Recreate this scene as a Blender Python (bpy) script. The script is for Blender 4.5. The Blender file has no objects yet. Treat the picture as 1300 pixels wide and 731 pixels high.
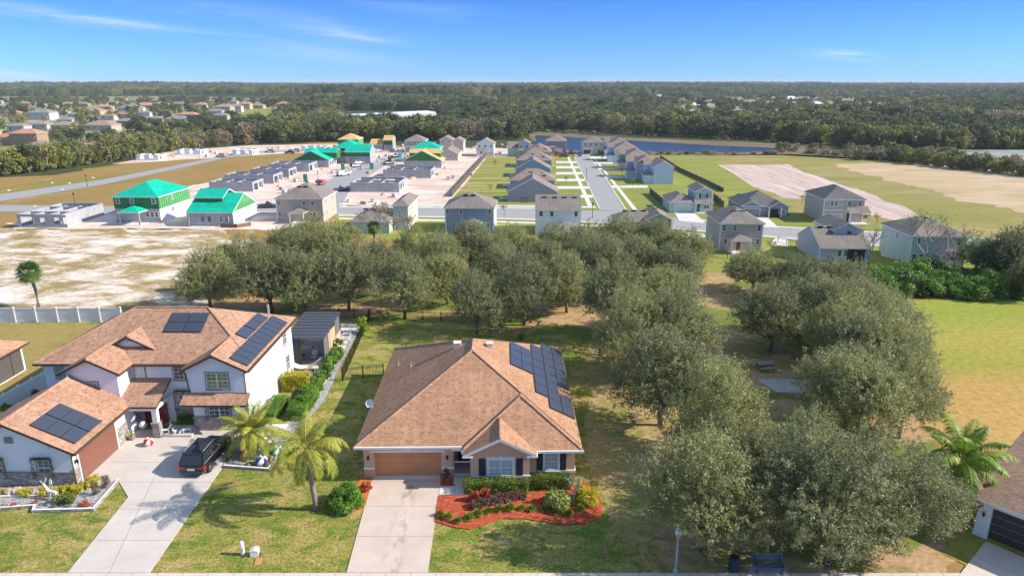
import bpy, bmesh, math, random
import numpy as np
from mathutils import Vector, Matrix, noise
R = math.radians
sc = bpy.context.scene
col = sc.collection

# ------------------------------------------------------------------ camera
CAM_H, FPX = 28.0, 866.7
PITCH = math.atan(262 / FPX)
cd = bpy.data.cameras.new("camera")
cam = bpy.data.objects.new("camera", cd)
col.objects.link(cam)
cam.location = (0, 0, CAM_H)
cam.rotation_euler = (R(90) - PITCH, 0, 0)
cd.sensor_width = 36
cd.lens = 24.0
cd.clip_start = 0.5
cd.clip_end = 60000
sc.camera = cam

# ------------------------------------------------------------------ sun, sky, exposure
SUN_EL, SUN_AZ = 33.5, -3.0          # azimuth measured from +X
sx, sy, sz = math.cos(R(SUN_EL)) * math.cos(R(SUN_AZ)), math.cos(R(SUN_EL)) * math.sin(R(SUN_AZ)), math.sin(R(SUN_EL))
sl = bpy.data.lights.new("sun", 'SUN')
sun = bpy.data.objects.new("sun", sl)
col.objects.link(sun)
sl.energy = 4.7
sl.angle = R(0.5)
sl.color = (1.0, 0.91, 0.78)
sun.rotation_euler = Vector((sx, sy, sz)).to_track_quat('Z', 'Y').to_euler()
sun.location = (60, -20, 80)

w = bpy.data.worlds.new("World")
sc.world = w
w.use_nodes = True
nt = w.node_tree
nt.nodes.clear()
out = nt.nodes.new("ShaderNodeOutputWorld")
bg = nt.nodes.new("ShaderNodeBackground")
sky = nt.nodes.new("ShaderNodeTexSky")
sky.sky_type = 'NISHITA'
sky.sun_disc = False
sky.sun_elevation = R(SUN_EL)
sky.sun_rotation = R(90 - SUN_AZ)
sky.altitude = 30
sky.air_density = 1.0
sky.dust_density = 0.0
sky.ozone_density = 2.0
bg.inputs[1].default_value = 0.15
L = nt.links.new
# thin cirrus in the sky dome, by direction
tc = nt.nodes.new("ShaderNodeTexCoord")
def wmath(op, a, b=None, c=None):
    n = nt.nodes.new("ShaderNodeMath"); n.operation = op
    for i, v in enumerate((a, b, c)):
        if v is None: continue
        if isinstance(v, (int, float)): n.inputs[i].default_value = v
        else: L(v, n.inputs[i])
    return n.outputs[0]
sep = nt.nodes.new("ShaderNodeSeparateXYZ"); L(tc.outputs['Generated'], sep.inputs[0])
az = wmath('ARCTAN2', sep.outputs[0], sep.outputs[1])
el = wmath('ARCSINE', sep.outputs[2])
cmb = nt.nodes.new("ShaderNodeCombineXYZ")
tilt = wmath('ADD', el, wmath('MULTIPLY', az, 0.10))
L(wmath('MULTIPLY', az, 7.0), cmb.inputs[0]); L(wmath('MULTIPLY', tilt, 75.0), cmb.inputs[1])
cn = nt.nodes.new("ShaderNodeTexNoise"); cn.inputs['Scale'].default_value = 1.0; cn.inputs['Detail'].default_value = 9; cn.inputs['Roughness'].default_value = 0.62; cn.inputs['Distortion'].default_value = 0.6
L(cmb.outputs[0], cn.inputs['Vector'])
def patch(azc, elc, wa, we, s):
    da = wmath('DIVIDE', wmath('SUBTRACT', az, azc), wa)
    de = wmath('DIVIDE', wmath('SUBTRACT', tilt, elc + azc * 0.10), we)
    r2 = wmath('ADD', wmath('MULTIPLY', da, da), wmath('MULTIPLY', de, de))
    return wmath('MULTIPLY', wmath('POWER', 2.718, wmath('MULTIPLY', r2, -1)), s)
def dirof(px, py):
    tx, ty = (px - 650) / FPX, (365.5 - py) / FPX
    d = Vector((tx, math.cos(PITCH) + ty * math.sin(PITCH), -math.sin(PITCH) + ty * math.cos(PITCH))).normalized()
    return math.atan2(d.x, d.y), math.asin(d.z)
tot = None
for px, py, wa, we, s in [(95, 22, .12, .006, .55), (440, 46, .06, .006, .5), (410, 68, .10, .014, .22), (1070, 71, .035, .005, .8), (15, 97, .06, .005, .95), (300, 15, .16, .012, .22), (540, 12, .1, .01, .15)]:
    a, e = dirof(px, py)
    p = patch(a, e, wa, we, s)
    tot = p if tot is None else wmath('ADD', tot, p)
cov = nt.nodes.new("ShaderNodeMapRange"); cov.clamp = True
L(cn.outputs[0], cov.inputs[0]); cov.inputs[1].default_value = 0.36; cov.inputs[2].default_value = 0.66
cf = wmath('MULTIPLY', cov.outputs[0], tot)
cf = wmath('MINIMUM', cf, 0.9)
mx = nt.nodes.new("ShaderNodeMix"); mx.data_type = 'RGBA'
L(cf, mx.inputs[0])
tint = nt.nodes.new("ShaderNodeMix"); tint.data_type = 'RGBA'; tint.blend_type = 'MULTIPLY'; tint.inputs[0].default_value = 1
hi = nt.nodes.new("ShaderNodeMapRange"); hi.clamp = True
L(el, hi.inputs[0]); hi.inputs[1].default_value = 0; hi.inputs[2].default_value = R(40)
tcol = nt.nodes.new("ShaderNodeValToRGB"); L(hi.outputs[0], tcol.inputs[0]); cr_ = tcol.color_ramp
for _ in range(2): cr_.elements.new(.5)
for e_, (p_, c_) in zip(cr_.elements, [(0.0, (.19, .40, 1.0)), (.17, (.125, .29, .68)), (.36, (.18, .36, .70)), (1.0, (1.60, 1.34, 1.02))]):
    e_.position = p_; e_.color = (*c_, 1)       # deep blue low in the sky, unseen overhead brightened and warmed to lift ambient light
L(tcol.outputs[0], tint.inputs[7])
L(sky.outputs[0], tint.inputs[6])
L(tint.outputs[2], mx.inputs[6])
mx.inputs[7].default_value = (4.2, 4.6, 5.2, 1)
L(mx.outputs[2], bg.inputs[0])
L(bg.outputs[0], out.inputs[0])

sc.view_settings.view_transform = 'Standard'
sc.view_settings.look = 'None'
sc.view_settings.gamma = 1
sc.view_settings.use_curve_mapping = False
sc.view_settings.exposure = 0.58
try:
    sc.cycles.max_bounces = 8; sc.cycles.diffuse_bounces = 4; sc.cycles.glossy_bounces = 3; sc.cycles.transmission_bounces = 4; sc.cycles.transparent_max_bounces = 8; sc.cycles.volume_bounces = 1
    sc.cycles.use_denoising = True
except Exception: pass

# ------------------------------------------------------------------ placing
def at(px, py, z=0.0):
    """a surveyed point of the photograph turned into a world point at height z"""
    tx, ty = (px - 650) / FPX, (365.5 - py) / FPX
    dy = math.cos(PITCH) + ty * math.sin(PITCH)
    dz = -math.sin(PITCH) + ty * math.cos(PITCH)
    k = (z - CAM_H) / dz
    return Vector((tx * k, dy * k, z))
def proj(x, y, z=0.0):
    f = y * math.cos(PITCH) - (z - CAM_H) * math.sin(PITCH)
    u = y * math.sin(PITCH) + (z - CAM_H) * math.cos(PITCH)
    return 650 + FPX * x / f, 365.5 - FPX * u / f

# ------------------------------------------------------------------ object helpers
def tag(o, label=None, cat=None, group=None, kind=None):
    if label: o['label'] = label
    if cat: o['category'] = cat
    if group: o['group'] = group
    if kind: o['kind'] = kind
    return o
def empty(name, loc=(0, 0, 0), rz=0.0, label=None, cat=None, group=None):
    o = bpy.data.objects.new(name, None)
    col.objects.link(o)
    o.empty_display_size = 0.3
    o.location = loc
    o.rotation_euler = (0, 0, rz)
    return tag(o, label, cat, group)
def link(name, me, parent=None, loc=None, rz=None):
    o = bpy.data.objects.new(name, me)
    col.objects.link(o)
    if parent: o.parent = parent
    if loc is not None: o.location = loc
    if rz is not None: o.rotation_euler = (0, 0, rz)
    return o
def kids(o):
    return [c for c in bpy.data.objects if c.parent == o]
def copy_tree(o, parent=None, ch=None):
    c = o.copy(); col.objects.link(c); c.parent = parent
    for k in (kids(o) if ch is None else ch): copy_tree(k, c)
    return c

class MB:
    def __init__(s, ox=0, oy=0, oz=0):
        s.v = []; s.f = []; s.m = []; s.o = (ox, oy, oz)
    def face(s, pts, m=0):
        b = len(s.v); ox, oy, oz = s.o
        s.v += [(p[0] - ox, p[1] - oy, p[2] - oz) for p in pts]
        s.f.append(tuple(range(b, b + len(pts)))); s.m.append(m)
    def box(s, x0, y0, z0, x1, y1, z1, m=0):
        if x0 > x1: x0, x1 = x1, x0
        if y0 > y1: y0, y1 = y1, y0
        a = [(x0, y0), (x1, y0), (x1, y1), (x0, y1)]
        s.prism(a, z0, z1, m)
    def prism(s, pts, z0, z1, m=0, mtop=None):
        n = len(pts)
        s.face([(p[0], p[1], z1) for p in pts], m if mtop is None else mtop)
        s.face([(p[0], p[1], z0) for p in reversed(pts)], m)
        for i in range(n):
            a, b = pts[i], pts[(i + 1) % n]
            s.face([(a[0], a[1], z0), (b[0], b[1], z0), (b[0], b[1], z1), (a[0], a[1], z1)], m)
    def extr(s, sec, axis, a0, a1, ms=0, mcap=None):
        """section (u, z) extruded along axis; ms one index or one per edge"""
        n = len(sec)
        P = (lambda u, a, z: (u, a, z)) if axis == 'y' else (lambda u, a, z: (a, u, z))
        mc = mcap if mcap is not None else (ms if isinstance(ms, int) else ms[0])
        s.face([P(u, a0, z) for u, z in sec], mc)
        s.face([P(u, a1, z) for u, z in reversed(sec)], mc)
        for i in range(n):
            (u0, z0), (u1, z1) = sec[i], sec[(i + 1) % n]
            s.face([P(u0, a0, z0), P(u0, a1, z0), P(u1, a1, z1), P(u1, a0, z1)], ms if isinstance(ms, int) else ms[i])
    def tube(s, pts, r0, r1=None, n=6, m=0, cap=True):
        r1 = r0 if r1 is None else r1
        pts = [Vector(p) for p in pts]
        N = len(pts); rings = []
        for i, p in enumerate(pts):
            d = (pts[min(i + 1, N - 1)] - pts[max(i - 1, 0)]).normalized()
            a = d.cross(Vector((0, 0, 1)))
            if a.length < 1e-3: a = Vector((1, 0, 0))
            a.normalize(); b = d.cross(a).normalized()
            r = r0 + (r1 - r0) * i / max(1, N - 1)
            rings.append([p + (a * math.cos(t) + b * math.sin(t)) * r for t in [2 * math.pi * k / n for k in range(n)]])
        for i in range(N - 1):
            for k in range(n):
                s.face([rings[i][k], rings[i][(k + 1) % n], rings[i + 1][(k + 1) % n], rings[i + 1][k]], m)
        if cap:
            s.face(list(reversed(rings[0])), m); s.face(rings[-1], m)
    def lathe(s, prof, n=12, cx=0, cy=0, m=0, a0=0.0, a1=2 * math.pi):
        for i in range(len(prof) - 1):
            (r0, z0), (r1, z1) = prof[i], prof[i + 1]
            for k in range(n):
                t0, t1 = a0 + (a1 - a0) * k / n, a0 + (a1 - a0) * (k + 1) / n
                q = [(cx + r0 * math.cos(t0), cy + r0 * math.sin(t0), z0), (cx + r0 * math.cos(t1), cy + r0 * math.sin(t1), z0),
                     (cx + r1 * math.cos(t1), cy + r1 * math.sin(t1), z1), (cx + r1 * math.cos(t0), cy + r1 * math.sin(t0), z1)]
                mm = m(k) if callable(m) else m
                if r0 < 1e-5: q = [q[0], q[2], q[3]]
                elif r1 < 1e-5: q = [q[0], q[1], q[2]]
                s.face(q, mm)
    def ball(s, c, r, n=12, m=0, sq=1.0):
        prof = [(r * math.sin(math.pi * i / 8), c[2] - r * sq * math.cos(math.pi * i / 8)) for i in range(9)]
        prof[0] = (0, prof[0][1]); prof[-1] = (0, prof[-1][1])
        s.lathe(prof, n, c[0], c[1], m)
    def mesh(s, name, mats, smooth=False, weld=False):
        me = bpy.data.meshes.new(name)
        me.from_pydata(s.v, [], s.f)
        for m in mats: me.materials.append(m)
        me.polygons.foreach_set('material_index', s.m)
        uv = me.uv_layers.new(name="uv")
        uvd = np.zeros(len(me.loops) * 2, dtype=np.float32)
        i = 0
        for f in s.f:
            p = [Vector(s.v[k]) for k in f[:4]]
            nrm = (p[1] - p[0]).cross(p[2] - p[1])
            if nrm.length < 1e-9: nrm = Vector((0, 0, 1))
            nrm.normalize()
            if nrm.z < 0: nrm = -nrm
            t = Vector((0, 0, 1)).cross(nrm)
            if t.length < 1e-3: t = Vector((1, 0, 0))
            t.normalize(); b = nrm.cross(t)
            for k in f:
                q = Vector(s.v[k])
                uvd[i] = q.dot(t); uvd[i + 1] = q.dot(b); i += 2
        uv.data.foreach_set('uv', uvd)
        if weld or smooth:
            bm = bmesh.new(); bm.from_mesh(me)
            bmesh.ops.remove_doubles(bm, verts=bm.verts, dist=1e-4)
            bmesh.ops.recalc_face_normals(bm, faces=bm.faces)
            bm.to_mesh(me); bm.free()
        if smooth:
            me.polygons.foreach_set('use_smooth', [True] * len(me.polygons))
        me.update()
        return me
    def build(s, name, mats, parent=None, smooth=False, weld=False, loc=None, rz=None):
        if not isinstance(mats, (list, tuple)): mats = [mats]
        return link(name, s.mesh(name, mats, smooth, weld), parent, loc, rz)

# ------------------------------------------------------------------ materials
def newmat(name):
    m = bpy.data.materials.new(name); m.use_nodes = True
    n = m.node_tree
    return m, n, n.nodes['Principled BSDF']
class NT:
    def __init__(s, n): s.n = n
    def node(s, t, **kw):
        x = s.n.nodes.new(t)
        for k, v in kw.items(): setattr(x, k, v)
        return x
    def link(s, a, b): s.n.links.new(a, b)
    def coord(s, kind='Object', scale=(1, 1, 1), rot=(0, 0, 0)):
        tcn = s.node("ShaderNodeTexCoord"); mp = s.node("ShaderNodeMapping")
        mp.inputs['Scale'].default_value = scale; mp.inputs['Rotation'].default_value = rot
        s.link(tcn.outputs[kind], mp.inputs[0]); return mp.outputs[0]
    def noise(s, vec, scale, detail=5, rough=.55, dist=0.0):
        x = s.node("ShaderNodeTexNoise"); x.inputs['Scale'].default_value = scale; x.inputs['Detail'].default_value = detail
        x.inputs['Roughness'].default_value = rough; x.inputs['Distortion'].default_value = dist
        if vec is not None: s.link(vec, x.inputs['Vector'])
        return x.outputs[0]
    def ramp(s, fac, stops, interp='LINEAR'):
        x = s.node("ShaderNodeValToRGB"); cr = x.color_ramp; cr.interpolation = interp
        while len(cr.elements) < len(stops): cr.elements.new(0.5)
        for e, (p, c) in zip(cr.elements, stops):
            e.position = p; e.color = (c[0], c[1], c[2], 1) if not isinstance(c, (int, float)) else (c, c, c, 1)
        s.link(fac, x.inputs[0]); return x.outputs[0]
    def mix(s, fac, a, b, mode='MIX'):
        x = s.node("ShaderNodeMix"); x.data_type = 'RGBA'; x.blend_type = mode
        if isinstance(fac, (int, float)): x.inputs[0].default_value = fac
        else: s.link(fac, x.inputs[0])
        for i, v in ((6, a), (7, b)):
            if isinstance(v, tuple): x.inputs[i].default_value = (v[0], v[1], v[2], 1)
            else: s.link(v, x.inputs[i])
        return x.outputs[2]
    def bump(s, h, strength, dist=.02):
        x = s.node("ShaderNodeBump"); x.inputs['Strength'].default_value = strength; x.inputs['Distance'].default_value = dist
        s.link(h, x.inputs['Height']); return x.outputs[0]
def flat(name, c, rough=.6, metal=0.0, var=.12, vs=3.0, spec=.4, bump=0.0):
    m, n, b = newmat(name); t = NT(n)
    v = t.coord(); f = t.noise(v, vs, 6)
    lo = tuple(x * (1 - var) for x in c); hi = tuple(min(1, x * (1 + var)) for x in c)
    t.link(t.ramp(f, [(.3, lo), (.7, hi)]), b.inputs['Base Color'])
    b.inputs['Roughness'].default_value = rough; b.inputs['Metallic'].default_value = metal
    b.inputs['Specular IOR Level'].default_value = spec
    if bump: t.link(t.bump(t.noise(v, 40, 4), bump), b.inputs['Normal'])
    return m
def patchy(name, stops, scale=.2, stretch=(1, 1, 1), detail=8, rough=.62, fine=2.5, finev=.35, rgh=.95, bump=.4, second=None, dist=.6, fdist=.1, rot=0):
    """ground colour: large patches through a ramp, times a fine grain; second = (stops, scale, lo, hi) mixed over by its own noise"""
    m, n, b = newmat(name); t = NT(n)
    v = t.coord(scale=stretch, rot=(0, 0, rot)); c = t.ramp(t.noise(v, scale, detail, rough, dist), stops)
    v2 = t.coord()
    if second:
        col2, s2, lo, hi = second
        c = t.mix(t.ramp(t.noise(v, s2, 8, .65, .8), [(lo, 0.0), (hi, 1.0)]), c, col2)
    g = t.noise(v2, fine, 6, .7)
    c = t.mix(1.0, c, t.ramp(g, [(.25, 1 - finev), (.75, 1 + finev)]), 'MULTIPLY')
    t.link(c, b.inputs['Base Color']); b.inputs['Roughness'].default_value = rgh; b.inputs['Specular IOR Level'].default_value = .15
    if bump: t.link(t.bump(g, bump, fdist), b.inputs['Normal'])
    return m
def shingle(name, c1, c2, c3, row=.16, tab=.30, rough=.9, big=.1):
    m, n, b = newmat(name); t = NT(n)
    v = t.coord('UV')
    br = t.node("ShaderNodeTexBrick"); t.link(v, br.inputs['Vector'])
    br.inputs['Scale'].default_value = 1; br.inputs['Brick Width'].default_value = tab; br.inputs['Row Height'].default_value = row
    br.inputs['Mortar Size'].default_value = .012; br.inputs['Mortar Smooth'].default_value = .3; br.offset = .5
    br.inputs['Color1'].default_value = (*c1, 1); br.inputs['Color2'].default_value = (*c2, 1); br.inputs['Mortar'].default_value = (*[x * .45 for x in c1], 1)
    br.inputs['Bias'].default_value = 0.0
    c = t.mix(t.ramp(t.noise(v, .8 / tab, 3, .7), [(.52, 0.0), (.62, 1.0)]), br.outputs[0], c3)
    c = t.mix(1.0, c, t.ramp(t.noise(v, big * 3, 5), [(.3, .84), (.7, 1.14)]), 'MULTIPLY')
    sm = t.coord('UV', (2.2, .12, 1))
    c = t.mix(1.0, c, t.ramp(t.noise(sm, 1.0, 4), [(.35, .9), (.65, 1.06)]), 'MULTIPLY')
    t.link(c, b.inputs['Base Color']); b.inputs['Roughness'].default_value = rough; b.inputs['Specular IOR Level'].default_value = .2
    t.link(t.bump(br.outputs['Fac'], -.6, .02), b.inputs['Normal'])
    return m
def stucco(name, c, var=.06):
    m, n, b = newmat(name); t = NT(n)
    v = t.coord(); v2 = t.coord(scale=(1, 1, .25))
    cc = t.ramp(t.noise(v2, .9, 6, .6), [(.3, tuple(x * (1 - var) for x in c)), (.7, tuple(min(1, x * (1 + var)) for x in c))])
    t.link(cc, b.inputs['Base Color']); b.inputs['Roughness'].default_value = .9; b.inputs['Specular IOR Level'].default_value = .2
    t.link(t.bump(t.noise(v, 22, 4), .35, .015), b.inputs['Normal'])
    return m
def siding(name, c, pitch=.2):
    m, n, b = newmat(name); t = NT(n)
    v = t.coord()
    wv = t.node("ShaderNodeTexWave"); wv.wave_type = 'BANDS'; wv.bands_direction = 'Z'; wv.wave_profile = 'SAW'
    wv.inputs['Scale'].default_value = 1 / pitch * .157; t.link(v, wv.inputs['Vector'])
    cc = t.mix(1.0, c, t.ramp(t.noise(v, 1.2, 4), [(.3, .93), (.7, 1.05)]), 'MULTIPLY')
    t.link(cc, b.inputs['Base Color']); b.inputs['Roughness'].default_value = .75
    t.link(t.bump(wv.outputs[0], .5, .03), b.inputs['Normal'])
    return m
def leafmat(name, c1, c2, c3=None, rough=.5, transl=.3, rnd=.25, clump=.5, spec=.35):
    m, n, b = newmat(name); t = NT(n)
    v = t.coord(); f = t.noise(v, clump, 3, .6)
    stops = [(.32, c1), (.55, c2)] + ([(.72, c3)] if c3 else [])
    c = t.ramp(f, stops)
    c = t.mix(1.0, c, t.ramp(t.noise(v, 9.0, 2), [(.3, .7), (.7, 1.3)]), 'MULTIPLY')
    oi = t.node("ShaderNodeObjectInfo")
    c = t.mix(1.0, c, t.ramp(oi.outputs['Random'], [(0, (1 - rnd, 1 - rnd, 1 - rnd)), (.5, (1, 1.0, .95)), (1, (1 + rnd, 1 + rnd * .7, 1))]), 'MULTIPLY')
    t.link(c, b.inputs['Base Color']); b.inputs['Roughness'].default_value = rough; b.inputs['Specular IOR Level'].default_value = spec
    tr = t.node("ShaderNodeBsdfTranslucent"); t.link(c, tr.inputs[0])
    ms = t.node("ShaderNodeMixShader"); ms.inputs[0].default_value = transl
    o = n.nodes['Material Output']
    t.link(b.outputs[0], ms.inputs[1]); t.link(tr.outputs[0], ms.inputs[2]); t.link(ms.outputs[0], o.inputs[0])
    return m
def glassmat(name, c=(.03, .045, .06), rough=.06, var=None):
    m, n, b = newmat(name); t = NT(n)
    oi = t.node("ShaderNodeObjectInfo")
    cc = t.ramp(oi.outputs['Random'], [(0, c), (1, var or tuple(x * 2.2 for x in c))])
    t.link(cc, b.inputs['Base Color']); b.inputs['Roughness'].default_value = rough; b.inputs['Specular IOR Level'].default_value = .9
    return m
def stonemat(name):
    m, n, b = newmat(name); t = NT(n)
    v = t.coord('UV')
    dn = t.node("ShaderNodeTexNoise"); dn.inputs['Scale'].default_value = 2.5; t.link(v, dn.inputs['Vector'])
    vm = t.node("ShaderNodeMix"); vm.data_type = 'VECTOR'; vm.inputs[0].default_value = .06
    t.link(v, vm.inputs[4]); t.link(dn.outputs[1], vm.inputs[5])
    br = t.node("ShaderNodeTexBrick"); t.link(vm.outputs[1], br.inputs['Vector'])
    br.inputs['Scale'].default_value = 1; br.inputs['Brick Width'].default_value = .42; br.inputs['Row Height'].default_value = .13; br.inputs['Mortar Size'].default_value = .012
    br.inputs['Color1'].default_value = (.30, .25, .21, 1); br.inputs['Color2'].default_value = (.62, .56, .5, 1); br.inputs['Mortar'].default_value = (.09, .08, .075, 1)
    c = t.mix(t.ramp(t.noise(v, 3.2, 3), [(.42, 0.0), (.6, .8)]), br.outputs[0], (.2, .2, .21))
    t.link(c, b.inputs['Base Color']); b.inputs['Roughness'].default_value = .85
    t.link(t.bump(br.outputs['Fac'], -1, .03), b.inputs['Normal'])
    return m
def concrete(name, c, joint=None, var=.1, grime=.25):
    m, n, b = newmat(name); t = NT(n)
    v = t.coord()
    cc = t.ramp(t.noise(v, .5, 8, .65), [(.3, tuple(x * (1 - var) for x in c)), (.7, tuple(min(1, x * (1 + var)) for x in c))])
    cc = t.mix(t.ramp(t.noise(t.coord(scale=(1.6, .5, 1)), .7, 8, .7), [(.56, 0.0), (.75, grime)]), cc, tuple(x * .55 for x in c))
    cc = t.mix(1.0, cc, t.ramp(t.noise(v, 9, 6, .7), [(.3, .93), (.7, 1.06)]), 'MULTIPLY')
    t.link(cc, b.inputs['Base Color']); b.inputs['Roughness'].default_value = .88; b.inputs['Specular IOR Level'].default_value = .25
    t.link(t.bump(t.noise(v, 30, 4), .15), b.inputs['Normal'])
    return m

M = {}
M['white'] = flat('white_trim', (.78, .78, .76), .5, var=.04)
M['shadowwhite'] = flat('shaded_white_vinyl', (.74, .76, .80), .4, var=.04)  # white with the cool cast of shade put into its colour
M['cream'] = flat('cream_trim', (.72, .68, .6), .6, var=.05)
M['black'] = flat('black_metal', (.015, .015, .017), .45, var=.2)
M['darkgrey'] = flat('dark_grey_metal', (.06, .062, .066), .5)
M['grey'] = flat('grey_paint', (.35, .35, .35), .6)
M['taupe'] = flat('taupe_trim', (.30, .27, .24), .7)
M['brown'] = flat('brown_fascia', (.09, .055, .04), .6)
M['glass'] = glassmat('window_glass')
M['glass_blind'] = flat('window_with_blinds', (.42, .47, .5), .25, var=.12, vs=6, spec=.8)
M['glass_green'] = flat('window_with_green_curtain', (.17, .23, .05), .3, var=.4, vs=1.5, spec=.8)
M['lampglass'] = flat('frosted_lamp_glass', (.62, .7, .75), .2, spec=.8)
M['shingle'] = shingle('terracotta_shingle', (.44, .245, .145), (.55, .32, .195), (.32, .175, .105))
M['shingle2'] = shingle('brown_shingle', (.43, .245, .165), (.57, .335, .225), (.30, .165, .115), row=.15, tab=.33)
M['shingle3'] = shingle('dark_brown_shingle', (.44, .28, .2), (.53, .35, .25), (.33, .21, .15))
M['roofgrey'] = shingle('grey_brown_shingle', (.25, .215, .195), (.31, .27, .25), (.2, .17, .155))
M['roofdark'] = shingle('charcoal_shingle', (.15, .145, .15), (.21, .20, .205), (.11, .11, .115))
M['roofwarm'] = shingle('warm_brown_shingle', (.29, .22, .19), (.36, .28, .245), (.22, .17, .15))
M['tealroof'] = flat('teal_roof_underlay', (.0, .50, .33), .55, var=.06, vs=.6, spec=.25)
def seamed(name, c, seam, w_=1.2, h_=.9, mort=.03):
    m, n, b = newmat(name); t = NT(n); v = t.coord('UV')
    br = t.node("ShaderNodeTexBrick"); t.link(v, br.inputs['Vector']); br.offset = .5
    br.inputs['Scale'].default_value = 1; br.inputs['Brick Width'].default_value = w_; br.inputs['Row Height'].default_value = h_; br.inputs['Mortar Size'].default_value = mort
    br.inputs['Color1'].default_value = (*[x * .92 for x in c], 1); br.inputs['Color2'].default_value = (*[min(1, x * 1.08) for x in c], 1); br.inputs['Mortar'].default_value = (*seam, 1)
    cc = t.mix(1.0, br.outputs[0], t.ramp(t.noise(t.coord(), .7, 7, .65), [(.3, .80), (.7, 1.12)]), 'MULTIPLY')
    t.link(cc, b.inputs['Base Color']); b.inputs['Roughness'].default_value = .7; b.inputs['Specular IOR Level'].default_value = .2
    t.link(t.bump(br.outputs['Fac'], -.4, .02), b.inputs['Normal']); return m
M['tealroof'] = seamed('teal_roof_underlay', (.0, .46, .31), (.05, .34, .26), 6.0, .95, .025)
M['osb'] = seamed('roof_sheathing_board', (.70, .45, .17), (.34, .2, .09), 2.4, 1.2, .03)
M['peach'] = stucco('peach_stucco', (.68, .43, .29))
M['peachlow'] = stucco('peach_stucco_base', (.54, .33, .235))
M['whitewall'] = stucco('white_stucco', (.76, .77, .80), .03)
M['creamwall'] = stucco('cream_stucco', (.62, .53, .40))
M['tanwall'] = stucco('tan_stucco', (.46, .34, .24))
M['stone'] = stonemat('ledge_stone')
M['block'] = seamed('grey_concrete_block', (.43, .43, .45), (.30, .30, .32), .6, .3, .02)
M['blocklit'] = M['block']
M['slab'] = concrete('light_concrete', (.66, .63, .6), grime=.1)
M['drive'] = concrete('driveway_concrete', (.63, .54, .49), grime=.22)
M['drive2'] = concrete('driveway_concrete_pale', (.58, .525, .49), grime=.22)
def stained():
    m = concrete('stained_driveway_concrete', (.60, .49, .43), grime=.25); n = m.node_tree; b = n.nodes['Principled BSDF']; t = NT(n)
    src = b.inputs['Base Color'].links[0].from_socket
    v = t.coord(); sp = t.node("ShaderNodeSeparateXYZ"); t.link(v, sp.inputs[0])
    def g(c, w_):
        a = t.node("ShaderNodeMath", operation='SUBTRACT'); t.link(sp.outputs[0], a.inputs[0]); a.inputs[1].default_value = c
        d = t.node("ShaderNodeMath", operation='DIVIDE'); t.link(a.outputs[0], d.inputs[0]); d.inputs[1].default_value = w_
        q = t.node("ShaderNodeMath", operation='MULTIPLY'); t.link(d.outputs[0], q.inputs[0]); t.link(d.outputs[0], q.inputs[1])
        e = t.node("ShaderNodeMath", operation='POWER'); e.inputs[0].default_value = .37; t.link(q.outputs[0], e.inputs[1]); return e.outputs[0]
    k = t.node("ShaderNodeMath", operation='MULTIPLY'); t.link(g(-7.3, .55), k.inputs[0]); t.link(t.ramp(t.noise(t.coord(scale=(1.4, .55, 1)), 1.1, 7, .7), [(.47, 0.0), (.66, .85)]), k.inputs[1])
    t.link(t.mix(k.outputs[0], src, (.22, .18, .155)), b.inputs['Base Color']); return m
M['drive_stained'] = stained()
M['joint'] = flat('joint', (.30, .27, .25), .95)
M['asphalt'] = concrete('asphalt_road', (.34, .34, .345), var=.06, grime=.15)
M['cuhr'] = flat('kerb_concrete', (.62, .59, .55), .9, var=.1, vs=1)
M['garage_brown'] = flat('brown_garage_door_paint', (.60, .25, .11), .55, var=.1, vs=.9)
M['garage_red'] = flat('red_brown_garage_door_paint', (.22, .09, .065), .55, var=.08)
M['shutter'] = flat('navy_shutter_paint', (.028, .032, .06), .5)
def solarmat():
    m, n, b = newmat('solar_cell'); t = NT(n)
    v = t.coord('UV')
    br = t.node("ShaderNodeTexBrick"); t.link(v, br.inputs['Vector']); br.offset = 0
    br.inputs['Scale'].default_value = 1; br.inputs['Brick Width'].default_value = .17; br.inputs['Row Height'].default_value = .17; br.inputs['Mortar Size'].default_value = .006
    br.inputs['Color1'].default_value = (.035, .045, .075, 1); br.inputs['Color2'].default_value = (.045, .055, .088, 1); br.inputs['Mortar'].default_value = (.14, .16, .2, 1)
    t.link(br.outputs[0], b.inputs['Base Color']); b.inputs['Roughness'].default_value = .3; b.inputs['Specular IOR Level'].default_value = .55
    return m
M['solar'] = solarmat()
M['alu'] = flat('aluminium_rail', (.55, .56, .58), .4, .4)
from mathutils.geometry import delaunay_2d_cdt
# ------------------------------------------------------------------ the ground and its sheets
def ground_poly(name, pts, z, mats, jit=0.0, step=4.0, px=True, thick=0.0, seed=0, kind='structure'):
    P = [at(*p).xy if px else Vector(p) for p in pts]
    if jit:
        Q = []
        for i in range(len(P)):
            a, b = P[i], P[(i + 1) % len(P)]
            n = max(1, int((b - a).length / step))
            for k in range(n):
                q = a.lerp(b, k / n)
                o_ = Vector((0, 0))
                for f_, am in ((.25, 1.0), (.9, .5), (2.8, .28)):
                    d = noise.noise_vector(Vector((q.x * f_ / step, q.y * f_ / step, seed + f_))); o_ += Vector((d.x, d.y)) * am
                Q.append(q + o_ * jit * 1.6)
        P = Q
    mb = MB()
    if thick: mb.prism([(p.x, p.y) for p in P], z - thick, z)
    elif jit:
        vs_, es_, fs_, *_ = delaunay_2d_cdt(P, [], [list(range(len(P)))], 1, 1e-4)
        for f in fs_: mb.face([(vs_[i].x, vs_[i].y, z) for i in f])
    else: mb.face([(p.x, p.y, z) for p in P])
    o = mb.build(name, mats)
    o['kind'] = kind
    return o

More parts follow.
